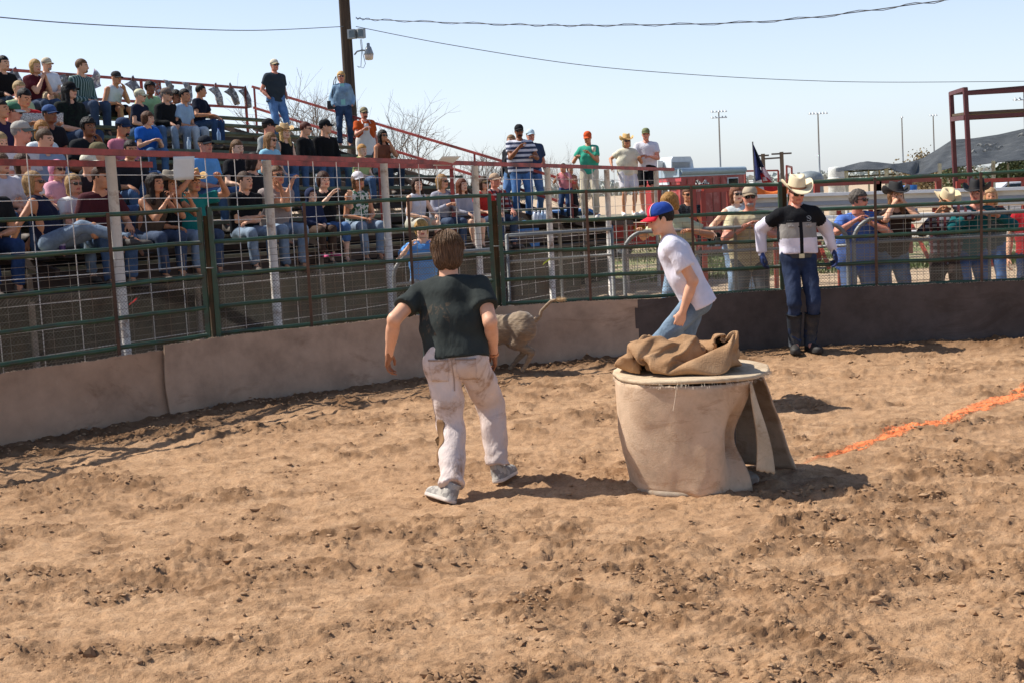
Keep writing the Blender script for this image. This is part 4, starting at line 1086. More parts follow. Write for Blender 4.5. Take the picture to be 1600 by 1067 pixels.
# ================================================================== BARREL STAND WITH CARPET AND SACK
bc = np.array([*G(1083, 748)[:2]]); BR = .478
bc = np.array([D(1083, 700, 7.9)[0], 7.9])
def carpet_mat(name, c, c2, c3):
    m, b, bs = newmat(name); v = b('ShaderNodeNewGeometry').outputs['Position']; cl = lin(c)
    col = ramp(b, noise(b, 6, v, 6, .65), [(.3, tuple(x*.75 for x in cl)), (.52, cl), (.72, tuple(min(1, x*1.12) for x in cl))])
    col = mixc(b, ramp(b, noise(b, 2.6, v, 6, .65, .8), [(.5, (0, 0, 0)), (.7, (.7, .7, .7))]), col, lin(c2))
    col = mixc(b, ramp(b, noise(b, 9, v, 6, .75), [(.60, (0, 0, 0)), (.72, (.65, .65, .65))]), col, lin(c3)); col = mixc(b, ramp(b, noise(b, 2.2, scl(b, v, (1.2, 1.2, 3.4)), 7, .72, 1.2), [(.55, (0, 0, 0)), (.62, (.30, .30, .30)), (.70, (0, 0, 0))]), col, lin('8c6240'))
    b.l.new(col, bs.inputs['Base Color']); bs.inputs['Roughness'].default_value = .97; bs.inputs['Specular IOR Level'].default_value = .1
    bump(b, bs, noise(b, 90, v, 5, .75), .7, .006); return m
M_carp = carpet_mat('barrel_carpet', 'cdb195', 'b08f72', '93694a')
M_carptop = carpet_mat('barrel_top_carpet', 'cbb699', 'b59c7e', '9a7d5f')
gz = float(dirt_height(np.array([bc[0]]), np.array([bc[1]]))[0][0])
bt = thing('carpet_barrel', 'squat barrel wrapped in dusty tan carpet standing on the dirt', 'barrel', Z3(bc, gz)); 
ZT = .70
m = MB(); n = 72; V = []; F = []
prof = [(.02, ZT-.024), (.97, ZT-.024), (1.005, ZT-.020), (1.012, ZT-.008), (1.006, ZT+.001), (.985, ZT+.004), (.5, ZT+.002), (.02, ZT+.004)]
for r_, z in prof:
    for k in range(n):
        a = 2*math.pi*k/n; w_ = 1+.012*math.sin(a*5+1)+.008*math.sin(a*13)+.005*math.sin(a*29)
        V.append((BR*r_*w_*math.cos(a), BR*r_*w_*math.sin(a), z+.006*math.sin(a*3)))
for i in range(len(prof)-1):
    for k in range(n): p = i*n+k; q = i*n+(k+1) % n; F.append((p, q, q+n, p+n))
F.append(tuple(range(n))[::-1]); F.append(tuple((len(prof)-1)*n+k for k in range(n)))
m.add(V, F, True); m.build('top_disc', M_carptop, bt)
m = MB(); m.lathe([(BR*.80, -.04), (BR*.875, -.01), (BR*.875, .008), (BR*.85, .018), (.02, .02)], 48, (-.015, .0, 0)); m.build('bottom_disc', carpet_mat('dusty_board', '9d8a76', 'b0a392', '7c6450'), bt)
m = MB(); m.lathe([(.26, .02), (.27, .2), (.265, .4), (.27, .6), (.26, ZT-.04)], 28); m.build('drum', plain('drum_dark', '4a3d33', .8), bt)
def skirt(u, v):
    # u: 0 at the front right seam, going clockwise over the front, left and back to the right-hand end; v: 0 bottom 1 top
    ph = math.radians(-47-303*u); 
    if u > .86: ph += 0
    r_ = BR*(.992-.125*(1-v)**.8)
    left = math.exp(-((math.degrees(ph)+178)/38)**2); front = math.exp(-((math.degrees(ph)+100)/45)**2)
    r_ *= 1+left*(.055*math.sin(v*math.pi)*(1 if v > .3 else v/.3)-.02*(1-v))
    # dent towards the right of the front
    dent = math.exp(-((math.degrees(ph)+56)/15)**2)*math.exp(-((v-.48)/.27)**2); r_ -= .19*dent
    r_ += .040*math.exp(-((math.degrees(ph)+80-18*(v-.4))/12)**2)*math.exp(-((v-.35)/.4)**2)
    r_ += .014*math.cos(5*ph+1.0)*(1-.3*v)*(v < .97)
    r_ += .050*math.exp(-((math.degrees(ph)+47)/12)**2)*(1-v)**1.2
    if u > .78: r_ += .27*((u-.78)/.22)**1.2*(1-v)
    x = r_*math.cos(ph); y = r_*math.sin(ph); bot = .004-.02*math.exp(-((math.degrees(ph)+60)/25)**2)
    rip = .006*math.sin(u*70)+.004*math.sin(u*150+v*8)
    nz = (sfbm(u*14, v*4, 3, 5)-.5)*.020
    return (x*(1+nz*2), y*(1+nz*2), bot+(ZT-.030-bot)*v+rip*(1-v))
V, F = sheet(skirt, 150, 26, .011); m = MB(); m.add(V, F, True); m.build('carpet_skirt', M_carp, bt)
def flap(u, v):
    # narrow torn tongue hanging at the seam
    w_ = .010+.110*(1-v)**.9; ph = math.radians(-49); cx, cy = BR*.985*math.cos(ph), BR*.985*math.sin(ph)
    x = cx+.006+w_*u; y = cy-.015+.05*u-.045*(1-v); x += .012*math.sin(v*5)
    return (x, y, .135+.006*math.sin(u*19)*(1-v)-.035*u*(1-v)+(ZT-.04-.135)*v)
V, F = sheet(flap, 10, 26, .012); m = MB(); m.add(V, F, True); m.build('carpet_flap', M_carptop, bt)
m = MB()
for i in range(230):
    a = random.uniform(-math.pi, .6); q = np.array([BR*1.005*math.cos(a), BR*1.005*math.sin(a), ZT-.02+random.uniform(-.015, .01)]); d = np.array([math.cos(a)*random.uniform(0, .02), math.sin(a)*random.uniform(0, .02), -random.uniform(.003, .014)])
    m.tube([q, q+d*.6+[0, 0, .003], q+d], .0009, 3, False)
a = math.radians(-108); m.tube([(BR*1.01*math.cos(a), BR*1.01*math.sin(a), ZT-.02), (BR*1.0*math.cos(a)-.01, BR*1.02*math.sin(a), ZT-.08), (BR*.99*math.cos(a)-.03, BR*1.03*math.sin(a), ZT-.17)], .0011, 3, False)
tag(m.build('loose_threads', plain('thread', 'ddcdb6', .9), bt), kind='stuff')
# burlap sack: folded cloth heap, 31 rings of 54 points of a collapsed bag, millimetres
SACK_X = [163,161,161,161,160,162,168,170,170,163,153,146,141,138,135,132,119,120,131,120,127,136,144,156,165,171,159,169,157,165,170,176,176,181,185,190,196,
    204,217,229,231,221,223,217,214,207,206,205,202,194,186,180,172,168,76,76,75,79,86,90,99,107,113,113,112,114,112,115,124,135,147,145,138,151,141,156,
    171,184,195,189,180,174,179,188,199,215,233,246,253,255,253,249,243,238,230,222,207,191,188,187,172,156,140,124,110,107,102,86,27,18,18,21,28,38,50,
    65,78,91,105,79,50,34,33,54,81,114,137,135,137,156,173,188,202,212,208,197,212,233,225,252,243,220,217,209,209,206,201,198,195,193,189,197,189,170,
    150,126,101,78,61,44,50,38,6,-1,8,22,31,48,67,80,102,113,98,67,38,16,4,8,36,73,108,139,151,155,163,179,178,171,189,214,234,264,250,256,230,251,260,
    260,263,261,251,236,218,200,200,186,186,167,139,110,81,53,28,9,15,14,-5,-11,-12,5,24,42,53,80,101,112,97,74,41,14,0,2,20,50,82,109,131,147,158,151,
    153,160,189,223,257,270,266,235,240,243,246,245,254,244,243,237,230,218,204,190,172,145,115,84,53,24,0,-12,-5,-7,-36,-34,-35,-27,-7,15,41,60,85,83,
    85,68,42,28,31,17,31,38,63,91,115,125,128,120,146,153,189,228,263,271,247,229,209,213,236,230,223,220,214,208,200,193,179,160,135,108,78,47,16,-16,
    -43,-45,-49,-49,-57,-58,-45,-25,1,24,34,51,79,91,75,70,77,56,36,34,51,71,81,105,111,110,105,114,142,162,200,236,265,267,246,224,208,201,218,220,206,
    200,193,189,173,168,153,134,110,82,52,21,-9,-37,-60,-77,-59,-57,-70,-63,-49,-24,4,31,53,64,90,73,61,58,66,65,59,52,48,67,85,96,102,101,102,121,145,
    176,211,249,260,258,238,226,213,209,202,203,205,184,184,190,169,162,142,122,100,75,50,20,-9,-35,-58,-76,-77,-69,-79,-64,-38,-14,11,34,58,79,74,62,40,
    49,54,63,75,75,55,71,87,93,98,89,100,122,147,178,213,241,250,252,253,244,228,229,223,214,204,192,193,189,162,173,153,130,104,75,47,22,-2,-27,-48,-70,
    -90,-79,-90,-67,-44,-20,2,23,51,60,52,40,42,30,39,39,55,60,63,71,77,80,84,94,111,133,157,184,211,225,234,238,245,255,242,228,217,209,205,195,182,175,
    159,146,124,106,82,54,27,15,-11,-35,-55,-76,-100,-99,-113,-88,-70,-48,-28,5,17,25,29,29,25,-1,-8,4,13,23,30,40,48,58,67,84,102,123,144,160,179,201,
    206,215,226,230,220,205,193,195,188,174,152,148,136,107,82,65,45,19,2,-13,-36,-53,-74,-95,-124,-135,-114,-99,-80,-59,-39,-10,13,11,15,15,17,4,14,25,
    20,7,12,20,30,42,56,73,92,111,129,140,156,177,191,203,214,229,207,209,197,181,173,159,150,131,129,95,68,42,22,9,-10,-30,-51,-71,-88,-117,-145,-135,
    -117,-91,-75,-61,-45,-26,-8,5,-2,23,14,-8,10,16,12,17,7,18,26,34,43,57,77,95,111,126,144,167,185,195,223,229,212,188,176,167,172,158,141,123,120,90,
    67,40,13,-3,-23,-42,-67,-85,-109,-139,-135,-137,-119,-101,-89,-78,-61,-44,-25,-5,-10,3,2,-16,-1,6,4,8,13,18,21,26,33,38,58,78,94,112,135,164,180,206,
    227,211,200,177,188,177,167,153,135,132,112,84,57,30,1,-16,-40,-64,-85,-109,-133,-131,-144,-137,-146,-130,-115,-104,-91,-73,-55,-33,-26,-30,-24,-1,
    -24,-15,-18,-13,-9,-2,-5,-3,4,16,32,43,65,92,123,159,198,215,199,186,175,176,163,151,142,135,118,95,75,49,21,-5,-27,-53,-79,-103,-110,-133,-129,-136,
    -160,-155,-168,-165,-147,-132,-118,-98,-81,-64,-48,-54,-39,-37,-37,-28,-23,-7,9,-3,-24,-31,-32,-18,1,29,52,79,113,152,191,194,184,173,155,157,140,127,
    118,101,79,53,39,12,-13,-43,-57,-85,-113,-140,-139,-126,-129,-127,-150,-166,-176,-176,-156,-139,-123,-102,-84,-63,-54,-50,-55,-50,-49,-37,-17,-1,15,
    1,-24,-24,-38,-13,5,34,63,93,125,156,187,181,175,167,160,161,141,127,109,89,62,40,30,-2,-18,-29,-64,-95,-114,-146,-152,-133,-136,-137,-138,-156,-178,
    -176,-163,-139,-116,-101,-77,-64,-61,-57,-56,-53,-51,-42,-21,1,7,6,-10,-25,-25,-9,17,46,84,115,148,177,175,170,181,182,172,159,147,129,110,89,64,35,
    23,-5,-26,-35,-57,-89,-105,-140,-146,-144,-153,-139,-140,-154,-186,-187,-164,-142,-121,-99,-80,-75,-73,-70,-67,-51,-51,-37,-14,-12,-6,-14,-13,-7,-11,
    7,31,58,94,129,158,173,174,164,164,165,168,158,142,124,110,95,76,45,14,-15,-41,-27,-54,-87,-92,-125,-146,-142,-149,-155,-148,-157,-186,-210,-188,-156,
    -141,-123,-106,-96,-86,-71,-61,-70,-72,-55,-55,-38,-40,-37,-53,-42,-24,1,17,48,76,108,131,158,157,148,144,139,140,130,112,91,69,55,39,17,-14,-37,-21,
    -47,-58,-55,-84,-116,-119,-119,-133,-153,-166,-149,-184,-222,-199,-169,-164,-142,-121,-114,-104,-94,-91,-99,-91,-94,-89,-79,-69,-68,-58,-27,-43,-24,
    6,31,57,83,110,136,157,149,136,133,118,104,82,60,37,21,5,-14,-38,-29,-50,-26,-27,-50,-80,-100,-108,-105,-109,-132,-152,-144,-194,-225,-199,-176,-174,
    -153,-130,-128,-120,-115,-108,-107,-99,-103,-85,-99,-94,-76,-63,-46,-62,-30,1,27,53,74,98,119,144,149,126,130,106,87,67,40,17,5,-7,-24,-45,-47,-60,
    -46,-35,-56,-73,-88,-99,-103,-109,-129,-150,-156,-197,-220,-208,-190,-174,-153,-148,-144,-141,-137,-129,-120,-112,-118,-88,-83,-96,-76,-79,-56,-59,
    -27,-3,18,40,64,87,114,141,140,124,122,100,75,46,25,2,8,-14,-23,-52,-56,-62,-70,-64,-68,-73,-87,-112,-117,-125,-138,-151,-174,-186,-202,-223,-212,-195,
    -173,-176,-171,-170,-169,-165,-152,-132,-109,-104,-100,-94,-102,-95,-70,-48,-37,-15,8,28,48,73,103,134,117,110,94,73,48,21,17,-6,-24,-45,-48,-69,-82,
    -89,-100,-98,-100,-102,-109,-123,-133,-139,-153,-167,-166,-185,-199,-210,-225,-201,-218,-219,-216,-205,-196,-201,-194,-172,-150,-144,-138,-130,-129,
    -106,-97,-73,-50,-33,-16,0,29,61,87,105,79,68,51,31,11,-19,-18,-48,-72,-93,-84,-105,-122,-125,-136,-139,-143,-134,-141,-150,-166,-169,-182,-192,-194,
    -200,-190,-204,-224,-229,-240,-246,-240,-227,-216,-201,-181,-193,-174,-166,-163,-149,-141,-124,-107,-82,-58,-36,-16,-1,30,52,77,84,57,44,27,9,-4,-37,
    -44,-74,-99,-95,-110,-100,-133,-146,-124,-116,-128,-146,-159,-170,-179,-176,-169,-189,-197,-188,-193,-202,-229,-240,-252,-258,-250,-229,-220,-205,-184,
    -195,-175,-180,-171,-161,-144,-132,-102,-81,-55,-31,-9,15,32,58,74,77,54,40,26,11,1,-28,-42,-75,-104,-110,-119,-103,-131,-152,-138,-126,-123,-141,-159,
    -161,-169,-172,-182,-186,-177,-177,-188,-209,-224,-247,-246,-270,-254,-233,-213,-199,-200,-201,-180,-179,-180,-157,-143,-127,-103,-76,-51,-28,-6,18,
    41,56,71,62,50,40,27,12,3,-15,-37,-58,-87,-107,-128,-110,-128,-143,-151,-138,-139,-138,-148,-149,-150,-153,-160,-177,-173,-181,-186,-202,-231,-251,
    -264,-271,-265,-253,-232,-208,-219,-205,-187,-163,-161,-179,-152,-123,-115,-89,-62,-41,-18,4,23,41,47,59,51,38,21,1,-23,-47,-69,-88,-109,-83,-110,-129,
    -126,-149,-159,-159,-147,-149,-158,-140,-153,-159,-156,-155,-160,-160,-196,-210,-222,-231,-236,-235,-235,-232,-224,-217,-199,-188,-174,-182,-191,-183,
    -156,-152,-135,-109,-84,-62,-40,-21,-4,10,19,28,28,12,-8,-32,-57,-79,-101,-129,-106,-121,-139,-136,-146,-161,-182,-182,-166,-171,-150,-163,-175,-186,
    -188,-184,-173,-181,-189,-201,-209,-212,-214,-220,-217,-210,-204,-220,-206,-192,-191,-190,-203,-186,-159,-159,-137,-114,-89,-67,-46,-30,-19,-12,-4,
    3,20,-1,-27,-53,-76,-101,-119,-141,-125,-131,-145,-155,-165,-161,-179,-186,-173,-172,-151,-169,-184,-196,-177,-188,-152,]
SACK_Y = [-134,-138,-150,-151,-143,-135,-137,-129,-124,-124,-127,-135,-145,-158,-169,-178,-180,-182,-182,-178,-177,-175,-173,-172,-170,-167,-158,-155,-153,-155,
    -157,-159,-161,-163,-162,-159,-156,-152,-150,-159,-173,-170,-163,-160,-164,-168,-160,-157,-155,-152,-149,-146,-139,-137,-146,-155,-147,-144,-137,-134,
    -126,-117,-101,-83,-61,-46,-38,-38,-44,-55,-70,-85,-92,-104,-105,-104,-98,-92,-86,-76,-63,-65,-66,-69,-70,-71,-76,-81,-91,-105,-123,-140,-154,-166,
    -174,-184,-190,-189,-206,-221,-228,-232,-232,-225,-210,-200,-185,-165,-169,-155,-141,-133,-123,-111,-98,-85,-73,-61,-46,-41,-40,-22,-2,12,6,-2,-22,
    -39,-45,-44,-38,-27,-14,-4,2,3,-6,-9,-11,-18,-29,-36,-53,-75,-97,-121,-138,-151,-166,-179,-195,-215,-238,-250,-265,-270,-271,-265,-257,-227,-218,-191,
    -179,-166,-162,-161,-150,-141,-128,-111,-95,-79,-65,-54,-34,-9,15,37,48,42,22,2,-22,-44,-25,-10,15,22,38,44,45,29,23,-5,-12,-32,-57,-63,-84,-111,-138,
    -159,-176,-185,-203,-222,-248,-272,-292,-304,-307,-300,-281,-245,-223,-197,-189,-184,-171,-173,-165,-154,-129,-127,-110,-94,-78,-57,-46,-22,5,26,42,
    27,5,-13,-36,-35,-17,-1,18,45,62,67,63,44,21,6,-6,-34,-62,-67,-77,-98,-122,-149,-174,-192,-208,-222,-238,-257,-275,-288,-296,-295,-274,-237,-213,-195,
    -220,-217,-204,-186,-167,-148,-138,-115,-125,-106,-80,-89,-70,-41,-10,0,14,-11,-33,-34,-19,1,20,33,48,78,96,100,94,73,51,27,5,-20,-32,-53,-66,-81,-98,
    -119,-139,-164,-184,-197,-210,-226,-242,-254,-263,-271,-265,-235,-210,-210,-243,-232,-225,-205,-184,-160,-132,-108,-109,-95,-103,-83,-69,-58,-41,-26,
    -12,-6,-3,-5,13,34,44,63,75,103,120,120,113,94,72,49,27,2,-16,-41,-47,-71,-93,-120,-116,-138,-160,-179,-194,-206,-217,-228,-238,-250,-260,-240,-243,
    -244,-244,-224,-213,-195,-170,-151,-123,-95,-88,-98,-100,-90,-73,-60,-44,-46,-22,-19,-9,4,20,43,55,73,92,112,128,129,120,98,83,57,33,7,-17,-39,-58,
    -57,-84,-111,-108,-124,-137,-156,-176,-194,-206,-218,-231,-240,-250,-258,-248,-234,-240,-219,-200,-175,-148,-132,-111,-85,-68,-75,-87,-103,-77,-65,
    -46,-38,-41,-26,-12,9,27,49,73,90,110,127,138,132,128,105,82,53,33,3,-21,-42,-58,-44,-75,-101,-96,-126,-140,-157,-173,-185,-194,-206,-220,-227,-237,
    -245,-247,-233,-222,-198,-176,-153,-134,-121,-95,-77,-60,-71,-94,-110,-97,-68,-57,-50,-24,-1,21,32,48,66,84,100,114,125,133,142,140,126,100,70,45,19,
    -4,-23,-44,-58,-48,-78,-104,-110,-125,-133,-142,-155,-168,-181,-191,-201,-212,-222,-231,-231,-188,-165,-154,-135,-120,-123,-108,-87,-54,-43,-61,-79,
    -95,-74,-45,-17,9,30,52,75,94,111,127,135,144,155,152,162,157,142,115,82,56,42,19,0,-9,-23,-41,-42,-69,-86,-102,-107,-108,-120,-132,-146,-152,-166,
    -173,-187,-200,-213,-181,-152,-142,-137,-130,-127,-105,-92,-66,-43,-44,-56,-91,-62,-32,-4,24,49,73,97,117,135,148,156,158,150,156,162,164,146,114,88,
    66,36,13,14,3,-9,-25,-30,-48,-65,-80,-91,-95,-104,-117,-129,-145,-152,-165,-179,-191,-199,-166,-164,-155,-151,-146,-130,-111,-85,-76,-60,-59,-60,-78,
    -61,-31,-5,19,43,69,95,120,141,150,153,156,163,169,173,164,130,111,80,49,38,22,3,-10,-6,-15,-20,-39,-56,-71,-81,-87,-100,-119,-133,-133,-153,-163,-176,
    -184,-188,-165,-154,-148,-153,-141,-131,-114,-93,-78,-53,-72,-73,-76,-57,-31,-5,16,40,65,93,120,145,147,152,163,171,175,180,155,130,103,72,44,29,13,
    -4,-17,-18,-8,-21,-33,-49,-64,-78,-88,-105,-119,-130,-146,-145,-157,-174,-179,-178,-170,-160,-148,-149,-145,-130,-111,-92,-69,-57,-49,-36,-39,-22,-8,
    11,29,49,76,104,132,157,175,164,164,163,166,171,174,145,111,81,59,57,36,19,10,6,4,-2,-14,-30,-47,-61,-75,-93,-107,-122,-119,-121,-137,-156,-159,-174,
    -159,-162,-152,-138,-128,-110,-94,-72,-50,-29,-11,-22,6,25,40,55,65,82,97,123,150,177,196,195,194,189,181,181,188,155,125,102,86,63,55,50,42,33,22,
    18,5,-6,-25,-35,-62,-68,-86,-101,-94,-94,-109,-127,-133,-142,-142,-153,-157,-137,-115,-102,-79,-60,-37,-15,-14,-21,8,40,51,66,77,95,106,130,152,172,
    197,205,193,195,192,184,174,155,132,113,95,75,69,64,50,42,28,26,4,-1,-3,-35,-50,-64,-80,-91,-100,-100,-98,-116,-134,-135,-159,-171,-146,-132,-109,-80,
    -67,-45,-23,-5,-1,-11,21,47,58,55,73,95,111,136,152,175,190,211,198,185,194,189,169,146,136,120,105,91,84,76,62,53,38,38,17,10,6,-23,-37,-51,-68,-80,
    -89,-91,-99,-110,-130,-153,-161,-163,-142,-120,-93,-70,-50,-30,-12,0,9,-3,24,52,67,68,84,98,121,144,140,166,190,212,204,185,190,199,170,164,152,138,
    126,111,95,86,80,55,33,17,10,18,1,-12,-24,-32,-54,-62,-75,-83,-81,-97,-117,-144,-131,-137,-112,-87,-62,-40,-52,-35,-22,-26,-18,9,35,61,82,104,111,129,
    133,154,173,170,199,184,195,206,204,201,200,187,177,168,153,141,124,111,95,75,59,54,41,24,34,23,12,-17,-17,-23,-52,-74,-70,-70,-94,-122,-136,-111,-85,
    -70,-43,-28,-33,-48,-35,-21,4,25,51,67,94,112,133,149,165,162,178,180,175,197,207,218,216,210,216,209,202,192,175,160,142,126,110,94,78,79,77,55,50,
    37,14,9,14,0,-25,-54,-73,-71,-80,-119,-127,-94,-74,-68,-46,-28,-23,-41,-41,-17,9,29,49,63,73,97,125,145,163,162,177,195,184,193,199,210,203,215,211,
    219,209,189,179,157,137,130,114,102,86,77,86,67,45,28,29,23,15,-2,-23,-47,-70,-82,-88,-124,-109,-85,-77,-62,-62,-46,-20,-30,-43,-19,0,26,51,63,57,81,
    104,124,149,156,180,190,195,207,194,195,202,216,221,226,206,189,170,153,140,120,131,119,101,88,95,66,61,41,34,21,1,-17,-31,-59,-65,-79,-98,-123,-101,
    -82,-73,-60,-48,-53,-22,-26,-37,-13,12,37,64,66,79,64,82,106,135,148,161,189,196,200,212,203,212,219,237,231,209,188,174,156,136,143,147,136,122,109,
    90,69,70,52,38,25,8,-14,-37,-62,-57,-71,-91,-111,-116,-110,-91,-80,-74,-51,-22,-27,-4,23,41,65,68,89,82,62,75,101,120,145,141,155,177,195,208,214,222,
    250,265,243,220,202,190,170,160,175,169,156,143,146,118,88,90,70,54,35,20,2,-27,-49,-43,-58,-79,-100,-100,-117,-117,-107,-78,-50,-20,-8,19,44,60,66,
    83,68,60,63,87,98,121,145,138,143,161,179,205,219,243,272,268,248,228,215,204,192,186,191,168,151,155,145,145,115,93,78,58,43,26,13,-17,-41,-55,-68,
    -70,-85,-101,-105,-124,-109,-78,-48,-16,2,26,52,71,74,91,80,64,71,90,108,130,133,150,156,172,193,216,240,267,277,268,249,237,226,217,205,197,201,180,
    159,157,150,138,131,109,84,61,37,17,0,-23,-52,-69,-80,-91,-90,-104,-105,-127,-96,-68,-36,-17,10,33,49,68,80,104,96,77,79,95,117,139,133,149,166,191,
    216,240,263,270,282,266,263,251,241,233,222,206,215,185,163,167,146,132,144,123,93,68,42,17,-6,-27,-51,-74,-90,-93,-97,-102,-136,-100,-75,-45,-16,14,
    42,67,82,87,95,93,94,99,98,112,129,128,154,172,186,215,239,261,282,293,275,269,262,260,257,253,246,229,204,213,191,177,177,157,129,148,116,87,65,42,
    16,-5,-31,-55,-76,-99,-112,-124,-109,-74,-41,-10,19,46,69,97,119,135,140,129,131,134,108,136,119,139,165,183,206,235,258,274,285,283,287,294,284,279,
    270,270,259,240,239,225,234,208,185,157,133,116,134,107,90,66,53,24,-2,-29,-57,-72,-94,-126,-85,-51,-21,5,31,57,78,101,124,141,155,157,149,127,117,
    139,121,145,168,192,218,245,261,273,278,286,296,303,307,297,286,273,254,251,252,238,226,210,186,162,142,121,135,113,96,72,58,35,7,-22,-49,-80,-93,]
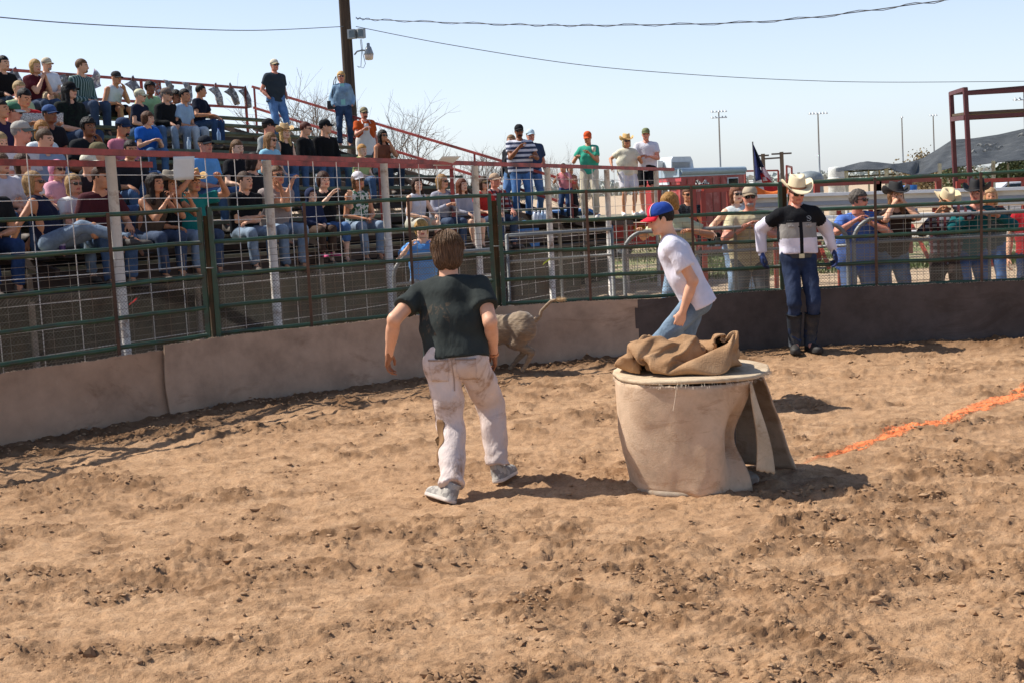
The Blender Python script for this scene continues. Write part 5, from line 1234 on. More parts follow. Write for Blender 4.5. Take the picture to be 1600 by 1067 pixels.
SACK_Z = [65,53,49,41,42,46,38,43,56,67,77,85,94,104,114,123,120,128,130,137,143,151,161,171,160,149,152,141,136,132,127,131,140,145,157,168,180,190,196,194,
    187,176,163,157,164,165,159,147,136,126,114,103,94,80,57,41,32,24,22,32,31,24,26,29,37,51,66,79,91,104,115,129,147,151,162,165,167,162,153,145,148,
    142,132,133,134,133,130,120,106,97,100,108,120,129,131,124,117,102,96,88,85,87,92,100,106,86,67,66,31,26,28,31,32,32,36,40,54,74,95,112,120,121,111,
    106,123,116,113,134,155,158,151,143,137,124,112,101,98,112,87,84,60,51,37,28,28,39,60,82,94,92,81,67,51,31,23,21,30,48,75,81,48,38,46,42,48,45,51,49,
    51,64,68,90,117,136,151,157,150,134,119,109,108,106,117,117,112,103,107,131,139,126,98,84,50,31,16,14,8,39,21,23,32,47,58,60,59,48,27,10,3,6,16,36,
    61,70,39,56,64,56,55,58,53,59,59,65,71,91,111,117,132,139,133,117,100,93,98,101,97,85,81,99,120,133,131,115,92,57,27,30,2,5,3,24,8,15,8,17,29,40,38,
    27,9,3,2,3,13,34,57,57,33,50,60,69,67,69,70,78,89,91,98,79,79,95,99,98,100,80,65,72,78,61,54,58,68,89,86,104,104,86,61,28,14,4,5,13,18,2,19,4,15,26,
    17,9,6,4,4,7,9,7,11,19,40,25,40,60,66,74,83,78,83,97,114,120,124,104,86,72,98,83,74,53,41,56,80,59,35,50,68,78,66,82,87,62,41,12,3,3,14,25,35,28,7,
    13,3,0,21,29,30,28,26,23,16,10,5,4,15,20,36,54,63,66,86,90,94,116,127,139,138,119,97,71,92,74,86,62,64,69,62,49,35,49,68,65,69,71,74,65,36,18,8,17,
    33,47,56,49,28,13,9,10,12,16,21,28,31,29,14,13,12,8,3,14,33,47,68,79,77,85,101,128,147,156,133,111,105,82,86,58,82,57,51,53,45,33,52,62,67,71,73,74,
    72,58,35,34,22,28,49,57,68,73,57,35,23,20,2,5,4,4,8,12,22,8,19,15,11,3,18,38,71,67,80,90,111,140,141,166,142,118,131,109,77,78,56,32,24,27,35,56,73,
    90,96,99,99,97,91,72,52,36,35,37,57,71,81,86,82,62,35,19,33,4,2,20,4,1,6,30,33,31,26,18,7,39,65,73,96,99,116,111,142,167,169,143,118,111,82,53,37,35,
    39,52,63,65,78,82,85,75,73,85,98,96,74,60,60,56,34,59,70,62,77,70,66,32,10,16,5,25,5,10,29,10,22,8,21,7,15,48,87,84,98,107,120,123,123,153,176,154,
    120,98,100,74,60,54,55,60,65,70,73,75,75,78,85,96,104,105,87,66,61,43,30,42,51,65,75,71,55,33,4,4,15,22,5,28,12,1,3,19,3,5,27,64,88,95,104,117,130,
    136,120,134,166,153,123,99,90,73,71,61,65,69,75,80,81,81,89,94,100,106,105,99,76,63,48,25,19,34,52,54,61,55,51,32,7,4,22,14,10,27,20,11,4,2,14,15,47,
    81,99,96,109,124,125,139,127,118,147,157,135,109,85,69,64,69,78,86,92,98,101,96,108,111,110,104,98,90,66,50,29,21,8,22,38,39,42,40,37,18,3,11,20,26,
    25,12,10,16,14,5,11,35,62,91,87,89,90,109,125,137,125,134,117,144,116,107,87,67,89,100,112,120,123,126,129,130,124,104,94,87,77,64,49,27,28,24,9,36,
    41,41,28,12,3,10,3,5,6,17,4,4,3,4,30,24,43,60,57,71,67,82,83,95,115,126,143,139,142,126,115,94,91,75,95,90,87,88,88,99,114,114,112,118,93,69,47,31,
    16,3,4,4,3,7,20,36,18,10,13,8,25,25,29,19,34,17,16,9,36,52,68,77,74,70,61,80,93,104,120,139,142,150,144,132,108,75,70,75,76,71,69,73,74,90,106,106,
    101,118,98,68,37,19,25,4,7,9,16,17,15,31,25,10,2,18,5,5,29,37,46,30,4,12,38,51,68,73,63,58,56,84,103,127,143,148,158,157,146,131,108,84,84,73,67,66,
    59,59,71,76,102,95,107,104,89,58,32,13,24,19,28,27,32,29,12,23,32,17,15,30,3,4,28,28,51,35,4,5,33,56,59,52,44,44,50,91,122,147,161,168,169,155,139,
    117,95,102,102,96,83,57,48,61,53,68,98,98,97,88,77,63,37,3,8,25,36,33,22,31,25,9,32,35,30,35,22,19,20,45,34,42,12,4,16,37,53,51,39,37,62,104,133,128,
    145,156,137,119,99,80,59,62,61,52,71,64,44,42,57,74,77,60,64,72,53,65,42,37,7,4,10,23,11,30,35,25,25,41,19,43,43,61,37,43,24,19,1,7,16,14,26,36,51,
    55,92,114,134,153,139,132,112,89,66,47,42,40,28,47,46,65,54,39,46,44,57,48,51,59,66,64,59,56,41,22,22,2,15,37,43,44,45,29,10,33,51,31,12,14,8,2,6,22,
    15,18,29,45,65,85,106,116,130,144,130,126,108,83,56,46,45,30,38,54,56,53,53,54,59,56,62,56,46,48,56,50,49,43,39,17,21,15,24,30,34,46,47,25,5,27,45,
    24,36,27,7,8,15,25,19,28,41,55,82,103,108,113,138,143,128,124,107,78,50,36,50,40,35,66,61,66,73,74,65,64,77,68,53,40,39,39,36,33,42,13,3,28,40,43,33,
    36,33,9,4,27,36,38,16,25,7,24,29,28,27,27,53,79,101,86,110,116,118,129,121,105,97,64,34,47,55,58,58,36,63,81,98,87,88,83,84,87,69,58,46,34,33,46,39,
    10,26,31,46,51,51,18,2,21,4,34,19,37,15,16,4,18,31,37,40,36,64,89,107,101,77,85,81,89,83,91,77,43,22,21,34,42,22,44,78,101,123,124,129,113,103,95,92,
    82,65,62,65,61,30,28,15,21,29,24,36,3,20,31,15,46,35,45,13,2,13,10,4,14,20,27,53,72,84,83,62,61,79,82,79,74,64,32,19,10,9,20,23,36,72,109,122,146,148,
    138,125,108,97,87,84,84,67,52,16,13,15,15,19,38,38,4,3,15,45,20,61,59,34,19,22,28,22,19,17,20,40,59,63,66,73,52,69,72,79,68,58,33,31,18,3,6,9,32,60,
    98,125,137,145,138,125,114,105,97,94,75,66,34,2,3,11,14,19,39,45,13,1,13,50,22,44,67,39,14,29,32,30,26,12,13,30,45,58,72,76,43,63,68,66,55,44,49,50,
    36,22,7,3,20,52,87,111,129,135,126,111,101,97,97,89,75,48,23,11,2,5,10,17,37,55,29,15,19,46,26,39,64,39,15,30,33,18,17,9,21,26,36,38,55,43,40,42,39,
    35,27,21,29,38,50,54,36,41,51,47,79,105,107,111,118,107,86,86,77,67,59,47,42,34,39,42,45,48,52,54,52,23,2,22,38,48,40,31,32,26,24,23,11,4,0,1,13,19,
    35,20,7,4,6,8,9,18,4,6,17,34,29,20,31,51,64,77,74,95,92,79,66,61,52,41,32,24,14,13,4,6,8,17,20,19,41,49,26,15,6,4,7,17,12,12,6,12,4,2,12,10,4,27,2,
    4,5,3,4,4,2,1,16,4,11,11,9,22,40,35,56,68,65,89,81,72,61,55,42,32,26,21,21,10,2,1,8,4,4,19,40,35,15,37,30,21,11,3,2,7,3,2,13,3,13,7,5,15,4,]
V = np.stack([SACK_X, SACK_Y, SACK_Z], 1)/1000.; V[:, 2] = np.where(V[:, 2] > .150, .150+(V[:, 2]-.150)*.45, V[:, 2])
Q = [(j*54+k, j*54+(k+1) % 54, (j+1)*54+(k+1) % 54, (j+1)*54+k) for j in range(30) for k in range(54)]
ms, b, bs = newmat('burlap'); v = objvec(b)
col = ramp(b, noise(b, 9, v, 5, .6), [(.3, (.27, .150, .075)), (.55, (.38, .225, .120)), (.75, (.46, .29, .165))])
b.l.new(col, bs.inputs['Base Color']); bs.inputs['Roughness'].default_value = .9; bs.inputs['Specular IOR Level'].default_value = .1
wv = b('ShaderNodeMath', operation='ADD')
for i_, vec in enumerate(((300, 60, 60), (60, 60, 300))): b.l.new(noise(b, 1.0, scl(b, v, vec), 2), wv.inputs[i_])
bump(b, bs, wv.outputs[0], .8, .004)
me = quadmesh('burlap_sack', V, Q); me.materials.append(ms); sk = link('burlap_sack', me); sk.location = (bc[0]-.075, bc[1]+.01, gz+ZT+.004)
sk.scale = (1.50, 1.25, 1.45); _m = sk.modifiers.new('smooth', 'SUBSURF'); _m.levels = 1; _m.render_levels = 1; _m = sk.modifiers.new('thickness', 'SOLIDIFY'); _m.thickness = .006; tag(sk, 'crumpled brown burlap sack heaped on the carpet barrel', 'sack')

# ================================================================== UTILITY POLE, LAMP AND CABLES
px_ = D(545, 120, 29.0); UP = np.array([px_[0], 29.0])
lean_ = np.array([-.010, 0, 0])*1.0
def wood():
    m, b, bs = newmat('pole_wood'); v = objvec(b); n = noise(b, 1, scl(b, v, (26, 26, .9)), 5)
    b.l.new(ramp(b, n, [(.3, (.028, .019, .013)), (.6, (.085, .058, .040)), (.8, (.14, .10, .072))]), bs.inputs['Base Color']); bs.inputs['Roughness'].default_value = .9; bump(b, bs, n, .6, .02); return m
up_ = thing('utility_pole', 'tall brown wooden utility pole behind the woman in the denim jacket', 'pole', Z3(UP, 0))
m = MB(); m.tube([(0, 0, -.1), (0, 0, 4), (-.0, 0, 9.5)], .15, 20, r2=.11); m.build('post', wood(), up_)
def UL(px, py, dy=0): return D(px, py, 29.0+dy)-Z3(UP, 0)
M_grey = plain('grey_box', '9aa0a2', .5, .2)
for (px, py, rz) in ((550, 54, -.3), (564, 53, .5)):
    q = UL(px, py, -.25); m = MB(); m.box(q, (.17, .13, .20), rz); o = m.build('floodlight', M_grey, up_)
    m = MB(); m.box(q+[-.01*0, -.068, 0], (.12, .012, .15), rz); m.build('lens', plain('lamp_lens', '5b6a72', .15), o)
m = MB(); m.tube([UL(555, 60), UL(562, 58, -.2)], .02, 6); m.build('bracket', M_grey, up_)
q = UL(576, 80, -.2)
m = MB(); m.tube([UL(554, 86), UL(558, 81, -.05), UL(566, 79, -.15), UL(575, 80, -.2)], .018, 8); m.build('lamp_arm', M_grey, up_)
m = MB(); m.lathe([(.02, .17), (.035, .16), (.035, .10), (.06, .08), (.085, .0), (.10, -.05), (.11, -.08)], 16, q); o = m.build('lamp_head', M_grey, up_)
m = MB(); m.lathe([(.10, -.081), (.10, -.11), (.085, -.19), (.05, -.20)], 16, q); m.build('lamp_lens', plain('lamp_glass', 'd6c4b4', .25), o)
M_cab = plain('cable_black', '23211f', .6); M_cabg = plain('cable_grey', '6a6e72', .6)
m = MB()
for pts in (((563, 62), (565, 80), (564, 105), (560, 106)), ((565, 62), (567, 85), (571, 100), (568, 107), (558, 104))):
    m.tube([UL(x, y, -.2) for x, y in pts], .007, 5, False)
tag(m.build('drop_wires', M_cabg, up_), None, None, None)
def cable(pts, r, mat, lb, twist=False):
    ctl = [D(px, py, Y) for px, py, Y in pts]; P_ = []
    for i in range(len(ctl)-1):
        p0, p1, p2, p3 = ctl[max(i-1, 0)], ctl[i], ctl[i+1], ctl[min(i+2, len(ctl)-1)]
        for k in range(14):
            t = k/14; P_.append(.5*((2*p1)+(-p0+p2)*t+(2*p0-5*p1+4*p2-p3)*t*t+(-p0+3*p1-3*p2+p3)*t**3))
    P_.append(ctl[-1]); m = MB(); m.tube(P_, r, 6, False)
    if twist:
        P2 = [p+np.array([0, .02*math.sin(i*1.3), .028*math.cos(i*1.3)]) for i, p in enumerate(P_)]; m.tube(P2, r*.8, 6, False)
    tag(m.build('cable', mat), lb, 'cable')
cable([(-60, 22, 17), (100, 36, 19), (250, 44, 21), (400, 48, 25), (537, 42, 28.9)], .0085, M_cabg, 'thin cable from the pole to the upper left corner')
cable([(556, 29, 28.9), (600, 32, 28.5), (800, 39, 26.5), (960, 40, 25), (1210, 33, 23), (1460, 3, 21), (1560, -14, 20)], .0085, M_cab, 'thick twisted black cable running from the pole to the top right', True)
cable([(556, 42, 28.9), (700, 70, 29), (900, 101, 30), (1080, 117, 31), (1250, 126, 32), (1400, 129, 33), (1660, 127, 35)], .0085, M_cabg, 'thin cable sagging across the sky towards the right')

# ================================================================== FAR LIGHT MASTS
def mast(px, pyt, pyb, Y, kind, lb):
    a = D(px, pyt, Y); b_ = D(px+(pyb-pyt)*.03, pyb, Y); bx = b_[0]; th = thing('light_mast', lb, 'light pole', (bx, Y, -.09), 0, 'tall sports light masts on the horizon')
    Mg = plain('mast_grey', '8f979c', .5, .3); Ml = plain('flood_head', 'b6bcc0', .4, .3)
    m = MB(); h_ = a[2]+.09; m.tube([(0, 0, 0), (a[0]-bx, 0, h_)], .15, 8, r2=.08); m.build('mast', Mg, th)
    rows = {'double': (2, 5), 'single': (1, 6), 'one': (1, 1), 'pair': (1, 3)}[kind]
    for r_ in range(rows[0]):
        z = h_-r_*.75; W_ = .42*rows[1]; m = MB(); m.bar((a[0]-bx-W_/2, 0, z), (a[0]-bx+W_/2, 0, z), .06); m.build('crossarm', Mg, th)
        for k in range(rows[1]):
            x = a[0]-bx+(k-(rows[1]-1)/2)*.42; m = MB(); m.lathe([(.05, .14), (.08, .05), (.18, -.10), (.19, -.14)], 10, (x, -.1, z+.05)); m.build('floodlight', Ml, th)
mast(1123, 175, 285, 165, 'double', 'far light mast with two rows of lamps above the red trailer')
mast(1278, 178, 285, 165, 'single', 'far light mast with one long row of lamps right of the cowboy')
mast(1409, 184, 285, 190, 'one', 'far light mast with a single lamp arm left of the dark tree')
mast(1458, 181, 285, 190, 'pair', 'far light mast rising beside the brown bush')
mast(1600, 143, 275, 120, 'double', 'light mast lamps at the right picture edge above the red tower')
# H-frame power poles
hp = thing('power_poles', 'pair of far power poles joined by a crossbar near the flag', 'power pole', D(1206, 280, 110).tolist()); o_ = D(1206, 280, 110)
Mp = plain('far_pole', '5a544f', .8)
for px, t_ in ((1192, 241), (1221, 238)):
    a = D(px, t_, 110)-o_; m = MB(); m.tube([(a[0]+.1, 0, -5), a], .17, 8); m.build('pole', Mp, hp)
    m = MB(); m.bar(a+[-.5 if px < 1200 else -.85, 0, -.15], a+[.5 if px < 1200 else .85, 0, -.15], .14); m.build('crossarm', Mp, hp)
a = D(1192, 249, 110)-o_; b_ = D(1221, 247, 110)-o_; m = MB(); m.bar(a, b_, .14); m.build('crossbar', Mp, hp)

# ================================================================== RED TRAILER
M_tred = plain('trailer_red', 'a02a26', .4, 0, .22, 4, dirt='b8736a', dirtamt=.35, dirtscale=2)
M_twht = plain('trailer_white', 'd4dbe0', .4, 0, .08, 5)
M_twht2 = plain('trailer_silver', 'a3b4c0', .4, .1, .08, 5)
A = D(1066, 400, 34.0); B = D(1166, 400, 36.5); C_ = D(1012, 400, 36.0)
tr = thing('trailer', 'red concession trailer with white roof edge and roof air conditioner', 'trailer', Z3(A, -.09)); to = Z3(A, -.09)
A, B, C_ = [Z3(p, 0)-Z3(to, 0) for p in (A, B, C_)]; A[2] = B[2] = C_[2] = 0
dB = nrm(B-A); Wd = B-A; Dd = C_-A
TH_ = 2.25
def quadbox(mb, p, u, v, z0, z1):
    P_ = [p, p+u, p+u+v, p+v]; V = [(*q[:2], z0) for q in P_]+[(*q[:2], z1) for q in P_]
    mb.add(V, [(3, 2, 1, 0), (4, 5, 6, 7), (0, 1, 5, 4), (1, 2, 6, 5), (2, 3, 7, 6), (3, 0, 4, 7)])
m = MB(); quadbox(m, A, Wd, Dd, .35, TH_-.10); m.build('body', M_tred, tr)
m = MB(); quadbox(m, A-dB*.05-nrm(Dd)*.03, Wd+dB*.1, Dd+nrm(Dd)*.06, TH_-.10, TH_+.10); m.tube([A+[0, 0, TH_+.03]-dB*.02, B+[0, 0, TH_+.03]], .10, 10); m.build('roof', M_twht2, tr)
m = MB(); quadbox(m, A-nrm(Dd)*.09-dB*.02, dB*.04, Dd, TH_-.22, TH_-.12); m.build('awning_edge', plain('awning_red', 'b8484c', .5), tr)
no = np.array([dB[1], -dB[0], 0])
for k in range(5):
    q = A+dB*(.35+.42*k)+no*.012; m = MB(); m.bar(q+[0, 0, .4], q+[0, 0, TH_-.15], .03, .012); m.build('panel_seam', plain('seam', '8e4a40', .5), tr)
q = A+Wd*.80+no*.02; m = MB(); m.bar(q+[0, 0, 1.93]-dB*.28, q+[0, 0, 1.93]+dB*.28, .03, .30); wn = m.build('window', M_twht, tr)
m = MB(); m.bar(q+no*.02+[0, 0, 1.93]-dB*.24, q+no*.02+[0, 0, 1.93]+dB*.24, .02, .24); m.build('pane', plain('dark_glass', '1c2224', .1), wn)
nd = nrm(Dd); n2 = -np.array([-nd[1], nd[0], 0]); n2 = n2 if n2[1] < 0 else -n2
q = A+Dd*.5+n2*.03; m = MB(); m.bar(q+[0, 0, 1.35]-nd*.50, q+[0, 0, 1.35]+nd*.50, .03, 1.35); wn = m.build('serving_hatch', M_twht, tr)
m = MB(); m.bar(q+n2*.02+[0, 0, 1.60]-nd*.42, q+n2*.02+[0, 0, 1.60]+nd*.42, .02, .62); m.build('opening', plain('dark_glass', '1c2224', .1), wn)
for fr in (.25, .42):
    q = A+Wd*fr+no*.03; m = MB(); Vp = []; m.tube([q+[0, 0, .32], q+no*.20+[0, 0, .32]], .30, 18); wh = m.build('wheel', plain('tyre', '17171a', .8), tr)
    m = MB(); m.tube([q+no*.205+[0, 0, .32], q+no*.215+[0, 0, .32]], .15, 14); m.build('hub', plain('hub', 'a8a8a4', .3, .7), wh)
# air conditioner: ribbed shell
ac0 = A+Wd*.05+Dd*.28
m = MB(); prof = ((0, 0), (.02, .26), (.10, .33), (.95, .33), (1.05, .22), (1.10, 0))
ld_ = 1.0; V = []
for k in (0, 1):
    for (x, z) in prof: V.append(tuple(ac0+dB*(x-.35)+nd*(k*.7-.35)+np.array([0, 0, TH_+.11+z])))
n = len(prof); m.add(V, [tuple(range(n)), tuple(range(n, 2*n))[::-1]]+[(i, (i+1) % n, (i+1) % n+n, i+n) for i in range(n)])
ac = m.build('air_conditioner', M_twht, tr)
nz_ = np.array([-nd[1], nd[0], 0]); nz_ = nz_ if nz_[1] < 0 else -nz_
for k in range(6):
    q = ac0-dB*.0-nd*.37+np.array([0, 0, TH_+.16+k*.026]); m = MB(); m.bar(q-dB*.28, q+dB*.55, .02, .012); m.build('louvre', plain('louvre', '9b9f9e', .5), ac)
m = MB(); quadbox(m, ac0-dB*.62+nd*.1, dB*.25, nd*.3, TH_+.1, TH_+.36); m.build('vent', plain('vent', 'cfd2d2', .5), tr)

# red pipe stock-rack in front of the trailer with wire
def pipe_frame(px0, px1, pyt, Y0, Y1, lb, zb=-.09, legs=2, brace=True, r=.045):
    A = D(px0, pyt[0], Y0); B = D(px1, pyt[1], Y1); o = Z3(A, -.09); th = thing('pipe_rack', lb, 'frame', o.tolist()); A = A-o; B = B-o
    m = MB(); m.bar(A, B, r*1.6); m.build('top_bar', M_redf, th)
    for k in range(legs):
        q = A+(B-A)*k/(legs-1); m = MB(); m.bar(Z3(q, 0), q, r*1.6); m.build('leg', M_redf, th)
    if brace: m = MB(); m.bar(A+[0, 0, -.9], B+[0, 0, -.9], r); m.build('cross_bar', M_redf, th)
M_redf = plain('red_pipe', '93392d', .45, 0, .2, 6)
pipe_frame(1083, 1098, (297, 297), 19, 23, 'upright red pipe frame just right of the boy in the cap')
pipe_frame(1098, 1139, (299, 296), 20, 20.2, 'red pipe frame with wire squares left of the plaid shirt man')
pipe_frame(1276, 1372, (288, 284), 30, 31, 'red pipe frame between the cowboy and the blue polo man', brace=False, r=.08)
pipe_frame(1372, 1466, (284, 280), 31, 32, 'red pipe frame behind the black hatted woman', brace=False, legs=3, r=.08)
pipe_frame(1164, 1216, (268, 267), 60, 60, 'far thin red frame left of the flag', legs=3, r=.05, brace=False)
pipe_frame(1229, 1237, (260, 262), 60, 62, 'far narrow pipe arch left of the cowboy hat', legs=2, r=.05, brace=False)
pipe_frame(1497, 1760, (284, 276), 26, 25, 'low red bar frame at the foot of the tower', legs=6, r=.05, brace=False)
# red sign with yellow lettering under the landing
th = thing('sign_board', 'red sign board with yellow lettering half hidden by the gate', 'sign', D(1005, 370, 27).tolist()); o_ = D(1005, 370, 27)
A = D(958, 362, 26.5)-o_; B = D(1062, 362, 27.5)-o_
m = MB(); m.bar(A+[0, 0, -.08], B+[0, 0, -.08], .03, .52); m.build('board', plain('sign_red', 'c22a24', .5), th)
for k, w_ in enumerate((.06, .09, .05, .09, .07, .08)):
    q = A+(B-A)*(.30+.075*k); m = MB(); m.bar(q+[0, -.03, .06], q+[w_, -.03, .06], .01, .13 if k % 2 else .10); m.bar(q+[0, -.03, -.03], q+[w_*.4, -.03, -.03], .01, .08); m.build('lettering', plain('sign_yellow', 'd9a436', .5), th)

# ================================================================== FLAG, TANKS, CANOPY, TOWER
fl = thing('flag', 'drooping blue, white and red flag on a short pole behind the fence', 'flag', D(1182, 300, 27).tolist()); o_ = D(1182, 300, 27)
m = MB(); a = D(1176, 222, 27)-o_; b_ = D(1182, 330, 27)-o_; m.tube([b_, a], .014, 8); m.build('pole', M_galv, fl)
def fz(px, py, dy): return D(px, py, 27+dy)-o_
def flagpart(name, mat, f):
    V, F = sheet(f, 12, 16, .006); m = MB(); m.add(V, F, True); m.build(name, mat, fl)
def Lr(a, b_, t): return a+(b_-a)*t
flagpart('blue_field', fabric('2c3664'), lambda u, v: fz(Lr(Lr(1176, 1181, v), Lr(1176, 1193, v), u)-0, Lr(224, 284, v)-u*v*4, .06*math.sin(u*6+v*3)))
flagpart('dark_fold', fabric('20283c'), lambda u, v: fz(Lr(Lr(1177, 1186, v), Lr(1177, 1194, v), u), Lr(226, 262, v), -.05+.05*math.sin(u*6)))
flagpart('white_stripe', fabric('d9c2c8'), lambda u, v: fz(Lr(Lr(1188, 1192, v), Lr(1191, 1207, v), u), Lr(Lr(254, 284, v), Lr(256, 282, v), u), .05*math.sin(u*7+2)))
flagpart('red_stripe', fabric('b0343a'), lambda u, v: fz(Lr(Lr(1187, 1196, v), Lr(1192, 1232, v), u), Lr(Lr(270, 304, v), Lr(272, 308, v), u), .05*math.sin(u*5+1)))
def tank(px, pyt, pyb, Y, r, mat, lb, dome=False):
    a = D(px, pyt, Y); th = thing('storage_tank', lb, 'tank', (a[0], Y, -.09)); h_ = a[2]+.09; m = MB()
    pr = [(r, 0), (r, h_-r*.5), (r*.85, h_-r*.2), (r*.4, h_-.02), (.05, h_)] if dome else [(r, 0), (r, h_-.12), (r*.97, h_-.05), (r*.9, h_), (.05, h_+.03)]
    m.lathe(pr, 22); m.build('shell', mat, th)
    for k in range(4):
        z = h_*(.45+.12*k); m = MB(); m.lathe([(r+.005, z), (r+.03, z+.03), (r+.005, z+.06)], 22); m.build('hoop', mat, th)
tank(1307, 262, 300, 48, .31, plain('tank_white', 'c9ccc6', .5), 'white ribbed storage tank behind the fence')
tank(1265, 268, 300, 60, .62, plain('tank_grey', '7f878a', .5, .2), 'grey domed tank just right of the cowboy hat', True)
tank(1320, 264, 300, 50, .13, plain('tank_cream', 'b8b4a2', .5), 'narrow cream tank beside the white tank')
# drum blue
a = D(1421, 292, 30); m = MB(); m.lathe([(.17, 0), (.18, .1), (.17, .45), (.18, .5), (.17, .78)], 18); o = m.build('plastic_drum', plain('drum_blue', '2f5f9c', .4)); o.location = (a[0], a[1], a[2]-.75); tag(o, 'blue plastic drum under the red frame', 'drum')
# shade cloth
ms, b, bs = newmat('shade_cloth'); v = objvec(b); n = noise(b, 3, v, 5, .6)
b.l.new(ramp(b, n, [(.35, (.028, .032, .034)), (.6, (.055, .060, .062)), (.72, (.10, .105, .105))]), bs.inputs['Base Color']); bs.inputs['Roughness'].default_value = .7; bump(b, bs, noise(b, 2.2, scl(b, v, (1, 3, 3)), 5, .6, 1.5), .8, .12)
cn = thing('shade_canopy', 'sagging dark grey shade cloth stretched on white poles at the right', 'canopy', D(1450, 270, 40).tolist()); o_ = D(1450, 270, 40)
up1 = [(1306, 268), (1322, 260), (1345, 254), (1370, 254), (1405, 258), (1440, 249), (1468, 232), (1488, 219), (1520, 217), (1560, 211), (1600, 202), (1680, 190), (1760, 182)]
lw1 = [(1306, 269), (1340, 266), (1375, 266), (1390, 263), (1398, 268), (1425, 274), (1450, 273), (1490, 262), (1525, 259), (1560, 254), (1600, 251), (1680, 246), (1760, 240)]
def cat(L, u):
    x = u*(len(L)-1); i = min(int(x), len(L)-2); t = x-i; t = t; return (L[i][0]*(1-t)+L[i+1][0]*t, L[i][1]*(1-t)+L[i+1][1]*t)
def cf(u, v):
    a = cat(up1, u); c = cat(lw1, u); Yv = 44-7*v; q0 = D(a[0], a[1], 44); q1 = D(c[0], c[1], 37)
    q = q0*(1-v)+q1*v; sag = .16*math.sin(math.pi*v)*(1 if u > .4 else -.3); q[2] -= sag; q[2] += .10*math.sin(u*38+v*3)*v*(1-v)*2+.05*math.sin(u*70+v*9)*v*(1-v)
    return q-o_
V, F = sheet(cf, 110, 18, .01); m = MB(); m.add(V, F, True); m.build('cloth', ms, cn)
for (px, pyt, Y) in ((1385, 263, 37.2), (1468, 256, 37), (1552, 252, 37), (1322, 266, 37.2), (1357, 266, 40), (1374, 266, 40), (1575, 255, 41)):
    a = D(px, pyt, Y)-o_; m = MB(); m.tube([(a[0]+.03, a[1], -o_[2]-.09), a], .055 if Y < 38 else .03, 10); m.build('pole', M_wht, cn)
m = MB()
for py in (269, 277): m.tube([D(1322, py, 40)-o_, D(1400, py-4, 40)-o_], .03, 6); 
m.build('cross_rail', M_galv, cn)
# torn pale patches in the cloth: small rags
for i, (px, py, w_) in enumerate(((1533, 228, .30), (1548, 227, .34), (1560, 231, .24), (1541, 235, .28), (1520, 238, .22), (1597, 212, .3))):
    q = D(px, py, 38.2+.0)-o_; m = MB(); V, F = sheet(lambda u, v: q+[(u-.5)*w_, -.05+.03*math.sin(u*9), (v-.5)*.09*(1-abs(u-.5))+.03*math.sin(u*7+i)], 8, 3, .004); m.add(V, F, True); m.build('torn_patch', plain('torn', '8e8e8a', .8), cn)
# red steel tower
tw = thing('steel_tower', 'dark red steel announcer tower frame against the sky', 'tower', D(1500, 300, 27).tolist()); o_ = D(1500, 300, 27)
M_tw = plain('tower_red', '552022', .5, 0, .25, 3)
Ya, Yb = 27., 25.5
def T(px, py, Y): return D(px, py, Y)-o_
gA = T(1497, 470, Yb); 
pts = {'near': (T(1508, 140, Yb), T(1518, 330, Yb)), 'far': (T(1486, 147, Ya), T(1495, 330, Ya))}
for k, (a, c) in pts.items():
    d_ = (c-a); e = a+d_*((-o_[2]-.09-a[2])/d_[2]); m = MB(); m.bar(a+[0, 0, .03], e, .08); m.build('post', M_tw, tw)
for k, off in enumerate((4.2, 8.0)):
    for a in (pts['near'], pts['far']):
        m = MB(); m.bar(a[0]+[off, 0, .03], Z3(a[1], -o_[2]-.09)+[off, 0, 0], .095); m.build('post', M_tw, tw)
m = MB(); m.bar(pts['near'][0], pts['far'][0], .08); m.build('rail', M_tw, tw)
m = MB(); m.bar(pts['far'][0], T(1507, 146, Ya)+[8, 0, .3], .07); m.build('rail', M_tw, tw)
m = MB(); m.bar(T(1508, 147, Yb), T(1508, 147, Yb)+[8, 0, .06], .07); m.build('rail', M_tw, tw)
m = MB(); q = T(1509, 184, Yb); m.bar(q, q+[8, 0, .05], .07, .07); m.build('deck_beam', M_tw, tw)
q2 = T(1488, 187, Ya); m = MB(); m.bar(q, q2, .08, .09); m.build('deck_beam', M_tw, tw); m = MB(); m.bar(q2, q2+[8, 0, .05], .07, .07); m.build('deck_beam', M_tw, tw)
for k in range(6):
    a = q+(q2-q)*(k+.5)/6+[0, 0, .08]; m = MB(); m.bar(a, a+[8, 0, .05], .24, .05); m.build('deck_plank', plain('deck_wood', '5a4a3a', .8), tw)
# long white plank bleachers beyond the dirt lane
wb = thing('low_bleachers', 'long low bleachers with cream painted planks and red posts behind the right hand spectators', 'bleachers', D(1450, 400, 22).tolist()); o_ = Z3(D(1450, 400, 22), 0)
wb.location = o_.tolist()
M_crm = plain('cream_plank', 'd6cbb8', .6, 0, .1, 2, dirt='b8a68c', dirtamt=.5, dirtscale=1.2); M_gband = plain('grey_plank', '9a9896', .6, 0, .12, 2); M_wpl = plain('white_plank', 'd8d8d6', .5, 0, .07, 3)
def wplank(pyL, pyR, Y, th_, dpt, mat, nm='plank', px0=1225, px1=1780, ofs=0):
    a = D(px0, pyL, Y)-o_; c = D(px1, pyR, Y-.3)-o_; m = MB(); m.bar(a-[0, ofs*.6, ofs+th_/2], c-[0, ofs*.6, ofs+th_/2], dpt, th_*(1.22 if dpt < .1 else 1), up=(0, .62, .8) if dpt < .1 else (0, 0, 1)); m.build(nm, mat, wb)
